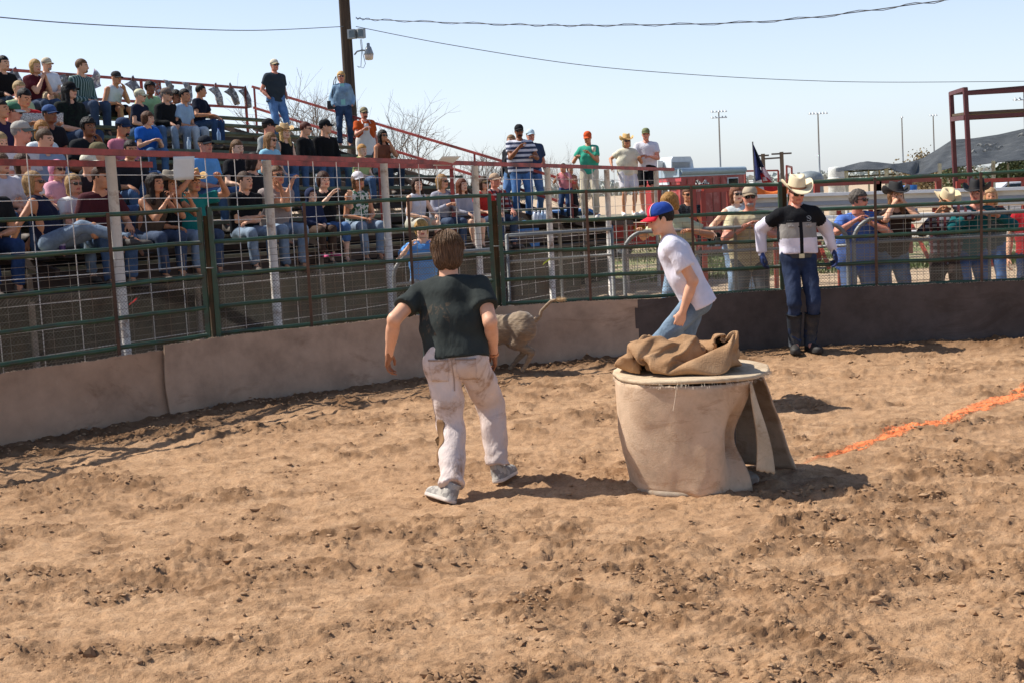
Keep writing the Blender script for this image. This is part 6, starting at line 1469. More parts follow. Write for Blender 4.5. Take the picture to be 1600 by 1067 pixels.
wplank(306, 287, 23, .055, .30, M_wpl, px0=1150); wplank(306, 287, 22.98, .095, .04, M_crm, ofs=.06, px0=1150); wplank(306, 287, 22.97, .07, .04, M_gband, ofs=.158, px0=1150); wplank(306, 287, 22.98, .08, .04, M_crm, ofs=.231, px0=1150)
wplank(340, 323, 22.3, .05, .30, M_wpl); wplank(340, 323, 22.14, .12, .03, M_crm, ofs=.055)
wplank(366, 351, 21.7, .05, .28, M_wpl); wplank(366, 351, 21.55, .07, .03, M_crm, ofs=.055)
for k in range(12):
    a = D(1160+50*k, 300, 22.9)-o_; m = MB(); m.bar(Z3(a, -.09), Z3(a, 1.45), .07); m.build('post', M_redf, wb)
    m = MB(); m.bar(Z3(a, .35)+[0, -1.5, 0], Z3(a, 1.2)+[0, -.1, 0], .05); m.build('brace', M_redf, wb)
# parked cars
def car(px, py, Y, rz, colr, lb, L=4.4):
    q = D(px, py, Y); th = thing('parked_car', lb, 'car', (q[0], q[1], -.09), rz)
    P_ = [(-2.2, .35), (-2.2, .75), (-2.1, .92), (-1.5, .98), (-.9, 1.40), (.6, 1.42), (1.25, 1.0), (2.05, .90), (2.2, .70), (2.2, .35)]
    def shell(w0, pts): 
        V = []; n = len(pts)
        for y, s in ((-w0, 1), (-w0*.96, 1.0), (w0*.96, 1.0), (w0, 1)): 
            for x, z in pts: V.append((x, y*(1-.12*max(0, z-.9)/.5), z))
        F = [tuple(range(n))[::-1], tuple(range(3*n, 4*n))]
        for j in range(3):
            for i in range(n): F.append((j*n+i, j*n+(i+1) % n, (j+1)*n+(i+1) % n, (j+1)*n+i))
        return V, F
    m = MB(); m.add(*shell(.86, P_)); m.build('body', plain('car_'+colr, colr, .25), th)
    m = MB(); m.add(*shell(.875, [(-1.35, 1.0), (-.85, 1.34), (-.05, 1.36), (-.05, 1.0)])); m.add(*shell(.875, [(.02, 1.0), (.02, 1.36), (.55, 1.36), (1.1, 1.02)])); m.build('window', plain('dark_glass', '1c2224', .1), th)
    for sx in (-1.4, 1.4):
        for sy in (-.80, .80):
            m = MB(); m.tube([(sx, sy-.09, .33), (sx, sy+.09, .33)], .33, 18); wh = m.build('wheel', plain('tyre', '17171a', .8), th); m = MB(); m.tube([(sx, sy-.10 if sy < 0 else sy+.10, .33), (sx, sy, .33)], .18, 12); m.build('rim', plain('hub', 'a8a8a4', .3, .7), wh)
car(880, 315, 36, .15, '3b6ca8', 'blue parked car seen through the rail beyond the landing')
car(1592, 290, 52, .1, 'd8dadc', 'white parked car at the right edge of the picture')
# far green shed
gs = thing('green_shed', 'long low dark green shed on the horizon at the right', 'shed', D(1610, 280, 95).tolist()); o_ = D(1610, 280, 95)
m = MB(); a = D(1553, 276, 95)-o_; m.box(a+[7, 0, -1.2], (15, 6, 2.9)); m.build('wall', plain('shed_green', '3f5f56', .7), gs)
m = MB(); m.box(a+[7, 0, .33], (15.6, 6.8, .16)); m.build('roof', plain('shed_roof', '7f8a88', .6), gs)
# white box behind the fence near the flag
q = D(1186, 292, 28); m = MB(); m.box((0, 0, .0), (.34, .3, .24), .1); m.box((0, 0, .13), (.36, .32, .025), .1); o = m.build('cooler_box', plain('cooler', 'cdd2d2', .5)); o.location = q.tolist(); tag(o, 'pale box on the stand under the drooping flag', 'box')
m = MB(); m.box((0, 0, 0), (.8, .5, .06)); 
for x in (-.36, .36): m.box((x, 0, -.75), (.05, .4, 1.45))
o = m.build('side_table', M_redf); o.location = (q[0], q[1], q[2]-.16); tag(o, 'narrow red stand holding a pale box', 'table')
q = D(1204, 304, 26); m = MB(); V, F = sheet(lambda u, v: ((u-.5)*.7+.0, .1*math.sin(u*6), (v-.5)*.26+.08*math.sin(u*5+v*2)), 12, 6, .01); m.add(V, F, True); o = m.build('orange_cloth', fabric('d8743a')); o.location = q.tolist(); tag(o, 'orange and white cloth draped below the flag', 'cloth')
q = D(1098, 288, 24.5); m = MB(); V, F = sheet(lambda u, v: ((u-.5)*.26, .05*math.cos(u*8), (v-.5)*.09+.035*math.sin(u*11)), 12, 5, .01); m.add(V, F, True); o = m.build('rag', fabric('cfd0cc', 'camo', '2a2a2c')); o.location = q.tolist(); tag(o, 'black and white rag lying on the red rail before the trailer', 'cloth')
pipe_frame(1030, 1240, (292.5, 289), 24.5, 24.0, 'long low red rail in front of the trailer', legs=4, r=.04, brace=False)

# ================================================================== TREES
def branch_tree(px, pyb, pyt, Y, spread, nb, seed, col_, lb, cat_='tree', leaf=None):
    r = random.Random(seed); q = D(px, pyb, Y); top = D(px, pyt, Y)[2]; h_ = top+.09; th = thing('bare_tree' if not leaf else 'leafy_tree', lb, cat_, (q[0], Y, -.09))
    mt = plain('bark_'+col_, col_, .9); tw_ = MB(); tk = MB(); leaves = []
    W_ = spread/2000*Y
    def grow(p, d, L, rad, lev):
        n = 4; pts = [p]
        for i in range(n):
            d = nrm(d+np.array([r.gauss(0, .11), r.gauss(0, .11), r.gauss(.03, .06)])); p = p+d*L/n; pts.append(p)
        (tk if lev < 2 else tw_).tube(pts, rad, 5 if lev < 2 else 3, False, r2=rad*.55)
        if lev >= 4: 
            leaves.append(p); return
        for k in range(nb if lev else nb+2):
            j = r.randint(1, n); a = nrm(d+np.array([r.gauss(0, .55), r.gauss(0, .55), r.gauss(.05, .35)])); grow(pts[j], a, L*r.uniform(.5, .8), rad*.52, lev+1)
    for k in range(4):
        an = r.uniform(0, 6.28); grow(np.array([r.gauss(0, .2), r.gauss(0, .2), 0.]), nrm([math.cos(an)*W_/h_*.8, math.sin(an)*W_/h_*.8, 1]), h_*.50, h_*.012, 0)
    tk.build('trunk', mt, th); o = tw_.build('twigs' if not leaf else 'branches', mt, th); tag(o, kind='stuff')
    if leaf:
        V = []; F = []
        for p in leaves:
            for k in range(leaf[1]):
                c = p+np.array([r.gauss(0, .22), r.gauss(0, .22), r.gauss(0, .18)]); a = nrm([r.gauss(0, 1) for _ in range(3)]); e = nrm(np.cross(a, [r.gauss(0, 1), 1, .3])); s = r.uniform(.05, .11); n_ = len(V)
                V += [c-a*s, c+e*s*.6, c+a*s, c-e*s*.6]; F.append((n_, n_+1, n_+2, n_+3))
        me = bpy.data.meshes.new('crown'); me.from_pydata([tuple(x) for x in V], [], F); me.materials.append(plain('leaf_'+leaf[0], leaf[0], .7, var=.5, scale=2)); tag(link('crown', me, th), kind='stuff')
branch_tree(632, 250, 168, 44, 70, 4, 5, '6f6257', 'bare brown tree rising behind the man in the white apron')
branch_tree(488, 250, 140, 52, 55, 4, 9, '7d736a', 'faint bare tree between the standing man and the utility pole')
branch_tree(766, 262, 222, 46, 40, 4, 11, '70665c', 'small bare tree left of the striped shirt man')
branch_tree(886, 262, 248, 80, 24, 4, 15, '8b857d', 'tiny distant bare tree right of the striped shirt man')
branch_tree(1448, 280, 238, 75, 36, 4, 21, '6f6355', 'brown leafy bush behind the shade cloth', leaf=('8a7a58', 3))
branch_tree(1590, 290, 256, 62, 26, 4, 25, '3d352c', 'dark green tree at the right edge under the shade cloth', leaf=('37421f', 9))
branch_tree(1500, 290, 258, 66, 30, 3, 27, '4a4038', 'low dark tree seen under the shade cloth', leaf=('4b5430', 2))
def treeline():
    V = []; F = []; r = random.Random(3)
    for i in range(16000):
        x = r.uniform(-150, 260); hgt = 2.4+2.4*sfbm(x*.05, 0., 4, 4); z = r.uniform(0, hgt*r.uniform(.6, 1)); y = 330+r.uniform(-6, 6)
        s = r.uniform(.25, .8); a = nrm([r.gauss(0, 1) for _ in range(3)]); e = nrm(np.cross(a, [r.gauss(0, 1), 1, .3])); c = np.array([x, y, z]); n_ = len(V); V += [tuple(c-a*s), tuple(c+e*s), tuple(c+a*s), tuple(c-e*s)]; F.append((n_, n_+1, n_+2, n_+3))
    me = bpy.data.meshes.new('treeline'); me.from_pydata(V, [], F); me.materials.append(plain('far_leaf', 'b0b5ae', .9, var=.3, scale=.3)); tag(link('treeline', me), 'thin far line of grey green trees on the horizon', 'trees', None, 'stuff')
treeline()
# ================================================================== THE THREE IN THE ARENA, AND THE CALF
def toloc(base, face, pz, S, wpt):
    fx, fy = math.sin(R(face)), -math.cos(R(face)); d = np.asarray(wpt, float)-np.asarray(base, float); d[2] -= pz
    return (float(d[0]*fy-d[1]*fx)/S, float(d[0]*fx+d[1]*fy)/S, float(d[2])/S)
def gnd(px, py):
    p = G(px, py); hh = float(dirt_height(np.array([p[0]]), np.array([p[1]]))[0][0]); return np.array([p[0], p[1], hh])
# man in the charcoal t-shirt
A_S = 1.0; A_b = np.array([*XY(712, 570, 7.93), 0.0]); A_p = .865; A_f = 172
lf = gnd(707, 784); rf = gnd(779, 757)
fL = toloc(A_b, A_f, A_p, A_S, lf+[0, 0, .09]); fR = toloc(A_b, A_f, A_p, A_S, rf+[0, 0, .11])
wL = toloc(A_b, A_f, A_p, A_S, D(608, 553, 8.0)); wRt = toloc(A_b, A_f, A_p, A_S, D(772, 553, 8.0))
mdirt = fabric('22282a', 'plain'); 
m, b, bs = newmat('charcoal_tshirt'); v = objvec(b); cl = lin('2f3432')
col = ramp(b, noise(b, 6, v, 4), [(.3, tuple(x*.75 for x in cl)), (.7, tuple(x*1.25 for x in cl))])
sp = b('ShaderNodeVectorMath', operation='DISTANCE'); b.l.new(v, sp.inputs[0]); sp.inputs[1].default_value = (-.09, .02, 1.10)
sub = b('ShaderNodeMath', operation='SUBTRACT'); sub.inputs[0].default_value = .19; b.l.new(sp.outputs['Value'], sub.inputs[1])
mu = b('ShaderNodeMath', operation='MULTIPLY'); b.l.new(sub.outputs[0], mu.inputs[0]); mu.inputs[1].default_value = 2.2
ad = b('ShaderNodeMath', operation='ADD'); b.l.new(mu.outputs[0], ad.inputs[0]); b.l.new(noise(b, 17, scl(b, v, (1.6, 1.6, .8)), 6, .7, .5), ad.inputs[1])
col = mixc(b, ramp(b, ad.outputs[0], [(.70, (0, 0, 0)), (.88, (.42, .42, .42))]), col, lin('8f7256'))
b.l.new(col, bs.inputs['Base Color']); bs.inputs['Roughness'].default_value = .9; bs.inputs['Specular IOR Level'].default_value = .2
bump(b, bs, noise(b, 9, scl(b, v, (1, 1, .5)), 3, .5, .3), .6, .03)
MA_top = m
A = person('man seen from behind in a dirt smeared charcoal t-shirt and muddy off-white trousers', A_b, A_f, 'stand', lean=18, side=-5, head=(-12, -8), arms=((*wL, (-.28, -1, 0)), (*wRt, (.28, -1, 0))), feet=[(*fL, -.05, (-.75, .8, 0)), (*fR, .05, (.25, 1, .0))],
       S=A_S, bulk=.99, skin='light', hair=('shaggy', '5a4230'), topmats=[MA_top], sleeve='short', bottom='trousers', bcol='d8c8c0', bottomkind='dirty', dirt='8a6544', shoe='cfcfcc', res=1, pel=A_p, hands=('relax', 'relax'), shirt_len=.035, sw=1.14, vox=.0115, baggy=.010, loos=.012, neck=.95, hscale=1.07, limb=1.08, handc='95654a', shoemats=[fabric('b4aea4', 'print', '8f8a84'), plain('sneaker_sole', 'c8bdb2', .7)])
def strands(info, n, col_, name='hair_strands'):
    r = random.Random(12); m = MB(); HMx = info['HM']
    for k in range(n):
        a = math.radians(r.uniform(-150, 150))-math.pi/2; clump = .003*math.sin(a*17); s0 = r.uniform(.05, .9); s1 = s0+r.uniform(.5, 1.1); s1 = min(s1, 2.05+.25*r.random()); lift = r.uniform(.0, .006)+clump; tw = r.gauss(0, .12); pts = []
        for j in range(5):
            t = s0+(s1-s0)*j/4; aa = a+tw*j/4; rx = .099+lift; sn = math.sin(min(t, 1.75)); pts.append(HMx@Vector((rx*sn*math.cos(aa), -.018+(.117+lift)*sn*math.sin(aa)*(.9 if t > 1.6 else 1), .030+(.113+lift)*math.cos(t))))
        m.tube([np.array(p) for p in pts], [.0016, .0018, .0016, .0012, .0005], 3, False)
    o = m.build(name, hairmat(col_), info['root']); tag(o, kind='stuff')
strands(A, 900, '6b5038')
def local_tube(info, name, a, b_, r, mat):
    m = MB(); m.tube([a, b_], r, 16); return m.build(name, mat, info['root'])
e, w_ = A['el'][1], A['wr'][1]; dq = nrm(w_-e); local_tube(A, 'wristband', w_-dq*.012, w_+dq*.006, .031, plain('band_orange', 'c98a62', .5))
for s in (-1, 1):
    pk = decal(A, 'pants', A['O']+np.array([s*.085, 0, -.075]), np.array([1., 0, 0]), np.array([0, 0, 1.]), .125, .14, 'back_pocket', fabric('cdbcb4', 'dirty', '8a6544'), off=.004, shape=lambda a, b_: (a*(1-.12*(b_ < -.2)), b_))
    decal(A, 'pants', A['O']+np.array([s*.085, 0, -.010]), np.array([1., 0, 0]), np.array([0, 0, 1.]), .130, .012, 'pocket_hem', fabric('a08c80'), off=.007, nv=2, parent=pk)
decal(A, 'pants', A['O']+np.array([.0, 0, -.10]), np.array([1., 0, 0]), np.array([0, 0, 1.]), .006, .22, 'centre_seam', fabric('a89488'), off=.003, nu=2, nv=14)
kl = A['kn'][0]; decal(A, 'pants', kl+np.array([-.02, 0, -.08]), np.array([1., -.5, 0]), np.array([0, 0, 1.]), .10, .30, 'mud_patch', plain('dry_mud', '8f6c48', .95, var=.35, scale=18, dirt='6a4c30', dirtamt=.7, dirtscale=9), shape=lambda a, b_: (a*math.sqrt(max(0, 1-3.6*b_*b_))*(1+.3*math.sin(b_*17)), b_), off=.002, nu=10, nv=16)
# boy in the white t-shirt
B_S = 1.10; B_b = np.array([*XY(1088, 478, 10.6), 0.0]); B_p = .92
Bf = -92
w1 = toloc(B_b, Bf, B_p, B_S, D(1066, 490, 10.40))
B = person('boy in a white t-shirt and red and blue cap running left behind the barrel', B_b, Bf, 'stand', lean=24, head=(-4, -14), arms=((*w1, (-.2, -1, 0)), (.24, .02, -.06)), feet=[(-.10, .36, None), (.10, -.16, None)],
       S=B_S, bulk=.95, skin='light', hair=('short', '1f1712'), hat=('cap', '2a4a9c', 'd8283a', 0), top=('plain', 'dcd8e2'), bottom='jeans', bcol='6c7f90', shoe='9aa0a0', res=1, pel=B_p, shirt_len=.07, sw=1.05, vox=.0125, loos=.012)
# cap front panel red with white piping
HMm = B['HM']
def cap_panel(info, a0, a1, colr, name, k=1.012):
    def f(u, v):
        a = a0+(a1-a0)*u; t = .04+v*1.42; r_ = math.cos(t)**.75; return (.0915*k*r_*math.cos(a), -.014+.1095*k*r_*math.sin(a), .046+.0925*k*math.sin(t)*(1.05 if math.sin(a) > 0 else 1))
    V, F = sheet(f, 12, 12, .002); m = MB(); m.add(V, F, True); o = m.build(name, fabric(colr), [c for c in info['root'].children if c.name.startswith('cap')][0]); return o
cap_panel(B, 1.05, 2.09, 'd62a44', 'front_panel'); cap_panel(B, .98, 1.05, 'e4e0e6', 'piping', 1.016); cap_panel(B, 2.09, 2.16, 'e4e0e6', 'piping', 1.016)
cap_panel(B, 4.3, 4.42, 'e4e0e6', 'piping', 1.016)
# cowboy
C_S = 1.075; C_b = np.array([*XY(1248, 420, 13.60), 0.0]); C_b[2] = float(dirt_height(np.array([C_b[0]]), np.array([C_b[1]]))[0][0]); C_p = .925*C_S
hl = toloc(C_b, 0, C_p, C_S, D(1191, 397, 13.84)); hr = toloc(C_b, 0, C_p, C_S, D(1304, 393, 13.84))
def cow(Cc, O, up, X, Fw, S, shd, el, wr_):
    q = Cc-O; h_ = q@up; x = q@X; fr = q@Fw; mi = np.full(len(Cc), 2); mi[h_ > .185*S] = 1; mi[h_ > .335*S] = 0; mi[(fr < -.01) & (h_ > .185*S) & (h_ <= .325*S)] = 1
    mi[(np.abs(x) < .020) & (fr > .02)] = 0
    for i in (0, 1):
        ab = el[i]-shd[i]; t = ((Cc-shd[i])@ab)/(ab@ab); d = np.linalg.norm(Cc-shd[i]-np.clip(t, 0, 1)[:, None]*ab, axis=1); arm = ((np.abs(x) > .185*S) | ((d < .075*S) & (np.abs(x) > .16*S)))
        sgn = np.sign(x) == (-1, 1)[i]; mi[arm & sgn] = np.where(t[arm & sgn] < .52, 0, 2)
    return mi
C = person('cowboy in a cream hat and black, grey and white shirt leaning back on the fence', C_b, 2, 'stand', lean=-3, head=(-4, -20), arms=((*hr, (-.7, -1, .0)), (*hl, (.7, -1, .0))), feet=[(-.075, .06, None), (.075, .06, None)],
       S=C_S, bulk=.92, sw=1.0, loos=.010, skin='red', hair=('short', '5a4a3c'), hat=('hat', 'e2d2ae', '8a5a3c', 4), glasses=True, topmats=[fabric('17181c'), fabric('8f8a84'), fabric('d6d2de')], topfn=cow, sleeve='long', bottom='jeans', bcol='27324a', shoe='2b2724', res=1, pel=C_p, hands=('relax', 'relax'), shirt_len=-.035, vox=.0125)
S = C['S']; O = C['O']; up = C['up']; X = C['X']; Fw = C['F']
m = MB(); q = O+up*.012*S; n = 28
V = []; F = []
for k in range(n):
    a = 2*math.pi*k/n
    for rr, dz in ((1.0, -.022), (1.0, .022), (.95, .022), (.95, -.022)): V.append(q+X*math.cos(a)*.158*S*rr+Fw*math.sin(a)*.120*S*rr+up*dz)
for k in range(n):
    for j in range(4): F.append((k*4+j, k*4+(j+1) % 4, (k+1) % n*4+(j+1) % 4, (k+1) % n*4+j))
m.add(V, F); bo_ = m.build('belt', plain('belt_leather', '241a14', .4), C['root'])
m = MB(); m.bar(q+Fw*.124*S-X*.028, q+Fw*.124*S+X*.028, .012, .045, up=tuple(up)); m.build('buckle', plain('buckle', 'b9a98a', .3, .8), bo_)
def patch(name, c, w_, h_, mat, parent):       # flat cloth patch on the chest
    m = MB(); V, F = sheet(lambda u, v: c+X*(u-.5)*w_+up*(v-.5)*h_-Fw*abs(u-.5)*.012, 6, 4, .004); m.add(V, F, True); return m.build(name, mat, parent)
for s in (-1, 1):
    decal(C, 'shirt', O+up*.452*S+X*s*.055*S, -X*s*1., up+X*s*.6, .075, .05, 'collar', fabric('1b1c20'), off=.006) if False else None
    patch('pocket_flap', O+up*.305*S+X*s*.078*S+Fw*.116*S, .085, .028, fabric('9b9690'), C['root'])
    m = MB(); m.tube([O+up*.31*S+X*s*.078*S+Fw*.121*S, O+up*.31*S+X*s*.078*S+Fw*.126*S], .005, 8); m.build('pocket_snap', plain('snap', 'cfcac0', .3, .6), C['root'])
m = MB(); c_ = O+up*.375*S-X*.085*S+Fw*.102*S; V = []; F = []
for k in range(24):
    a = 2*math.pi*k/24
    for rr in (.022, .028): V.append(c_+X*math.cos(a)*rr+up*math.sin(a)*rr+Fw*(.006-.1*rr*math.cos(a)*0))
for k in range(24): F.append((2*k, 2*k+1, 2*((k+1) % 24)+1, 2*((k+1) % 24)))
m.add(V, F); m.bar(c_-X*.015-up*.004+Fw*.006, c_+X*.015+up*.008+Fw*.006, .002, .010, up=tuple(up)); m.build('round_emblem', fabric('8f979c'), C['root'])
m = MB()
for k in range(8): a = O+up*.355*S+X*(.060+.009*k)*S+Fw*.112*S; m.bar(a, a+up*(.006+.003*(k % 3)), .004, .002)
m.build('chest_lettering', fabric('5f6468'), C['root'])
for i in (0, 1):
    e_, w2 = C['el'][i], C['wr'][i]; V, Q = hand_geo('relax', 1, .004); hv = V.copy(); s_ = (-1, 1)[i]; hq = Q
    d_ = C['hd'][i]; A_ = axes(d_, np.array([s_*.9, 0, .25]) if abs(d_[2]) > .8 else np.array([s_*.15, -.2, 1.]))
    if s_ < 0: hv[:, 0] *= -1; hq = hq[:, ::-1]
    me = quadmesh('glove', hv*S*.99@A_.T+w2-d_*.01*S, hq); link('glove', me, C['root'], [plain('glove_blue', '24386c', .8, dirt='191b22', dirtamt=.6, dirtscale=14)])
    m = MB(); m.tube([w2-d_*.04, w2+d_*.015], .036, 14); m.build('shirt_cuff', fabric('d6d2de'), C['root'])
# boots: tall dark shafts
for i in (0, 1):
    k_, a_ = C['kn'][i], C['ank'][i]; m = MB(); t0 = a_+(k_-a_)*.72
    m.tube([a_-[0, 0, .03], a_+(k_-a_)*.3, a_+(k_-a_)*.6, t0], [.062, .070, .080, .086], 16); m.build('boot_shaft', plain('boot_dusty', '20262f', .7, dirt='46403a', dirtamt=.45, dirtscale=9), C['root'])
# calf
cb = np.array([*XY(812, 560, 13.0), 0.0]); cb[2] = float(dirt_height(np.array([cb[0]]), np.array([cb[1]]))[0][0])
cf_ = thing('calf', 'small tan calf with its tail raised running along the wall behind the man', 'calf', cb.tolist(), R(-14))
def calf_fn(P):
    d = d_cone(P, (.02, 0, .435), (-.28, 0, .415), .150, .145, side=(0, 1, 0), ratio=1.15)
    d = smin(d, d_cone(P, (-.28, 0, .415), (-.60, 0, .43), .150, .135, side=(0, 1, 0), ratio=1.2), .06)
    d = smin(d, d_ell(P, (.04, 0, .43), (.15, .125, .165)), .06)
    d = smin(d, d_cone(P, (-.62, 0, .48), (-.80, .02, .58), .085, .068), .07)
    d = smin(d, d_cone(P, (-.82, .02, .60), (-.97, .03, .54), .062, .038), .04)
    for s in (-1, 1): d = smin(d, d_ell(P, (-.80, .02+s*.085, .62), (.03, .055, .020)), .015)
    for y, (kx, hx, fxx) in ((-.065, (.02, .16, .06)), (.065, (-.06, .06, -.10))):
        l = d_cone(P, (.06, y, .40), (kx-.03, y*1.15, .285), .105, .066); l = smin(l, d_cone(P, (kx-.03, y*1.15, .285), (hx-.01, y*1.1, .195), .060, .034), .03)
        l = smin(l, d_cone(P, (hx-.01, y*1.1, .195), (fxx+.01, y, .05), .033, .024), .012); l = smin(l, d_cone(P, (fxx+.01, y, .05), (fxx-.02, y, .012), .022, .026), .01); d = smin(d, l, .03)
    for y, (kx, fxx) in ((-.065, (-.60, -.68)), (.065, (-.52, -.50))):
        l = d_cone(P, (-.56, y, .38), (kx, y, .22), .065, .034); l = smin(l, d_cone(P, (kx, y, .22), (fxx, y, .05), .030, .018), .015); l = smin(l, d_cone(P, (fxx, y, .05), (fxx-.02, y, .012), .021, .025), .01); d = smin(d, l, .03)
    return d+.0025*np.sin(P[:, 0]*90+5*np.sin(P[:, 2]*30))
V, Q = solid(calf_fn, (-1.05, -.22, -.02), (.28, .22, .72), .0125)
mc, b, bs = newmat('calf_coat'); v = objvec(b); n = noise(b, 1, scl(b, v, (14, 14, 50)), 4)
c2 = ramp(b, noise(b, 3.5, v, 5, .6), [(.35, (.19, .125, .07)), (.65, (.33, .225, .125))]); col = mixc(b, ramp(b, n, [(.35, (.5, .5, .5)), (.6, (0, 0, 0))]), c2, (.10, .065, .04))
b.l.new(col, bs.inputs['Base Color']); bs.inputs['Roughness'].default_value = .75; bs.inputs['Sheen Weight'].default_value = .3; bump(b, bs, n, .7, .01)
link('body', quadmesh('calf_body', V, Q), cf_, [mc])
m = MB(); tp = [(.16, 0, .50), (.20, .0, .52), (.235, 0, .55), (.25, .0, .60), (.30, 0, .65), (.355, .0, .70), (.40, 0, .712)]; m.tube(tp, [.034, .026, .020, .018, .016, .015, .013], 8); tl = m.build('tail', mc, cf_)
m = MB(); r_ = random.Random(4)
for k in range(60):
    a = np.array(tp[-2])+np.array([r_.uniform(0, .05), 0, 0])+(np.array(tp[-1])-np.array(tp[-2]))*r_.random(); d = np.array([r_.uniform(.03, .09), r_.gauss(0, .012), r_.gauss(0, .014)]); m.tube([a, a+d*.6+[0, 0, .006], a+d], .0022, 3, False)
tag(m.build('tail_tuft', plain('tuft', 'b8986c', .8), tl), kind='stuff')

# ================================================================== SPECTATORS
GS = 'spectators seated in the bleachers'; LOG = []
def base_y(s, t): return (P0+SD*s+TD*t)[1]
def seat(label, px, py, face=62, S=1.0, lean=10, k=None, dt=0, **kw):
    """sit somebody on the bleacher row whose head falls at the given pixel of the photograph"""
    best = None
    for kk in (range(NROW) if k is None else [k]):
        t = row_t(kk)+dt; z = row_z(kk)+.0; zh = 0*z+(.105+.50*math.cos(R(lean))+.155)*S; fwo = (.50*math.sin(R(lean))+.03)*S
        for it in range(1):
            d = ray(px, py); u = d[0]/d[1]; a = P0+TD*t+fwo*np.array([math.sin(R(face)), -math.cos(R(face))]); s = (u*a[1]-a[0])/(SD[0]-u*SD[1]); q = a+SD*s
        z = row_z(kk, s); zh = z+zh; err = (H+d[2]/d[1]*q[1])-zh
        if best is None or abs(err) < abs(best[0]): best = (err, kk, s, t, z)
    err, kk, s, t, z = best; S2 = S*min(1.05, max(.94, 1+err/(.74*S))); LOG.append((round(err, 2), kk, round(S2, 2), round(float(base_y(s, t)), 1), px))
    base = B3(s, t, z); kw.setdefault('group', GS)
    if kk == 0 and 'feet' not in kw: kw['feet'] = [(-.12, .42, -.44), (.12, .44, -.44)]
    return person(label, base, face, 'sit', lean=lean, S=S2, **kw)
def stand(label, px, py, Y, z, face=20, lean=2, **kw):
    q = D(px, py, Y); S = (q[2]-z)/(.925+.50*math.cos(R(lean))+.165); fwo = (.5*math.sin(R(lean))+.02)*S
    return person(label, (q[0]-fwo*math.sin(R(face)), q[1]+fwo*math.cos(R(face)), z), face, 'stand', lean=lean, S=S, **kw)
JB = '3f4c62'; JL = '7a8a9c'; BLK = '15161a'
# front row, left to right
q0 = seat('reclining woman with short blond hair and navy sleeveless top, legs along the bench', 58, 284, 88, .95, -14, 0, dt=.02, sex='f', hair=('bob', 'a8865a'), glasses=True, top=('plain', '1b2036'), sleeve='none', bottom='jeans', bcol=JL, arms=((-.26, -.36, -.02), (.24, -.34, -.02)), feet=[(-.10, .84, -.02), (.12, .80, .0)], shoe='3c3530', skin='tan')
seat('blond person in a white t-shirt with a yellow badge, one knee raised', 117, 287, 50, .92, 0, 0, dt=.30, sex='f', hair=('bob', 'b08c5c'), glasses=True, top=('plain', 'd8d8d4'), bottom='jeans', bcol=JL, feet=[(-.1, .34, -.05), (.12, .42, -.40)], arms=('lap', 'knee'))
seat('child with a pink hood and sunglasses behind the reclining woman', 93, 280, 55, .86, 5, 1, sex='f', hair=('short', '5a4030'), hat=('hood', 'd88fa4'), glasses=True, top=('plain', 'd8a0ae'), bcol=JB)
seat('person in a white top behind the blond reclining woman', 38, 262, 60, .95, 8, 1, sex='f', hair=('bob', '4a3626'), top=('plain', 'd4d4d8'), bcol=JB)
seat('woman with long dark hair and brown tank top, arms folded on the wire', 243, 285, 50, .95, 22, 0, sex='f', hair=('long', '221812'), top=('plain', '5a4c40'), sleeve='none', bcol=JB, arms=((-.10, .40, .42), (.0, .42, .40)), skin='tan', head=(-10, 0))
seat('person in a grey cowboy hat and black tank top beside the woman in brown', 267, 288, 50, .95, 16, 0, sex='f', hair=('long', '2a1c14'), hat=('hat', '8f8676', '4a4036'), top=('plain', '1a1a1c'), sleeve='none', bcol=JL, arms=((-.08, .42, .44), 'lap'), skin='tan')
seat('person in a straw hat and teal shirt with raised arms gripping the wire', 303, 290, 45, .98, 18, 0, sex='m', hair=('short', '241a14'), hat=('hat', 'b08c54', '6a4a30'), top=('plain', '1f7a78'), bcol=JB, arms=((-.22, .42, .66), (.16, .42, .68)), hands=('grip', 'grip'), skin='tan')
seat('boy with short brown hair in a black t-shirt looking right', 384, 282, 40, .98, 10, 0, hair=('short', '4a3424'), top=('plain', BLK), bcol=JL, arms=('fold', 'fold'), head=(-25, -4))
seat('man in sunglasses and a taupe t-shirt with arms crossed under his chin', 433, 273, 40, 1.05, 16, 0, hair=('short', '6a5440'), glasses=True, top=('plain', '9a8c86'), bcol=JL, arms=((.06, .34, .46), (-.06, .36, .50)), skin='tan')
seat('small child in a navy hood with pink shoes', 488, 306, 45, .72, 4, 0, dt=-.02, sex='f', hair=('short', '5a4030'), hat=('hood', '2a3350'), top=('plain', '232c48'), sleeve='long', bottom='trousers', bcol='4a3a30', shoe='c43a70', skin='fair', arms=('lap', 'lap'))
seat('woman with brown hair and black top holding out her arm on the wire', 506, 281, 35, .97, 12, 0, dt=.18, sex='f', hair=('shaggy', '4a3022'), top=('plain', '191a1e'), bottom='capri', bcol='52709a', arms=((-.25, .40, .42), (.05, .42, .44)), skin='fair')
seat('woman in a white cap, sunglasses and green patterned top', 560, 281, 35, .98, 12, 0, sex='f', hair=('bob', '7a5a3c'), hat=('cap', 'dcdce0', 'c8c8d0'), glasses=True, top=('print', 'cfd4cc', '3f6a50', '2c4a3c'), sleeve='none', bcol=JL, arms=('lap', 'lap'), skin='tan')
seat('girl with long brown hair and a pale top', 653, 292, 40, .92, 10, 0, sex='f', hair=('long', '3a261a'), top=('plain', 'cfcfd8'), sleeve='none', bottom='shorts', bcol='b8b4a4', arms=('knee', 'lap'), skin='fair', head=(15, 0))
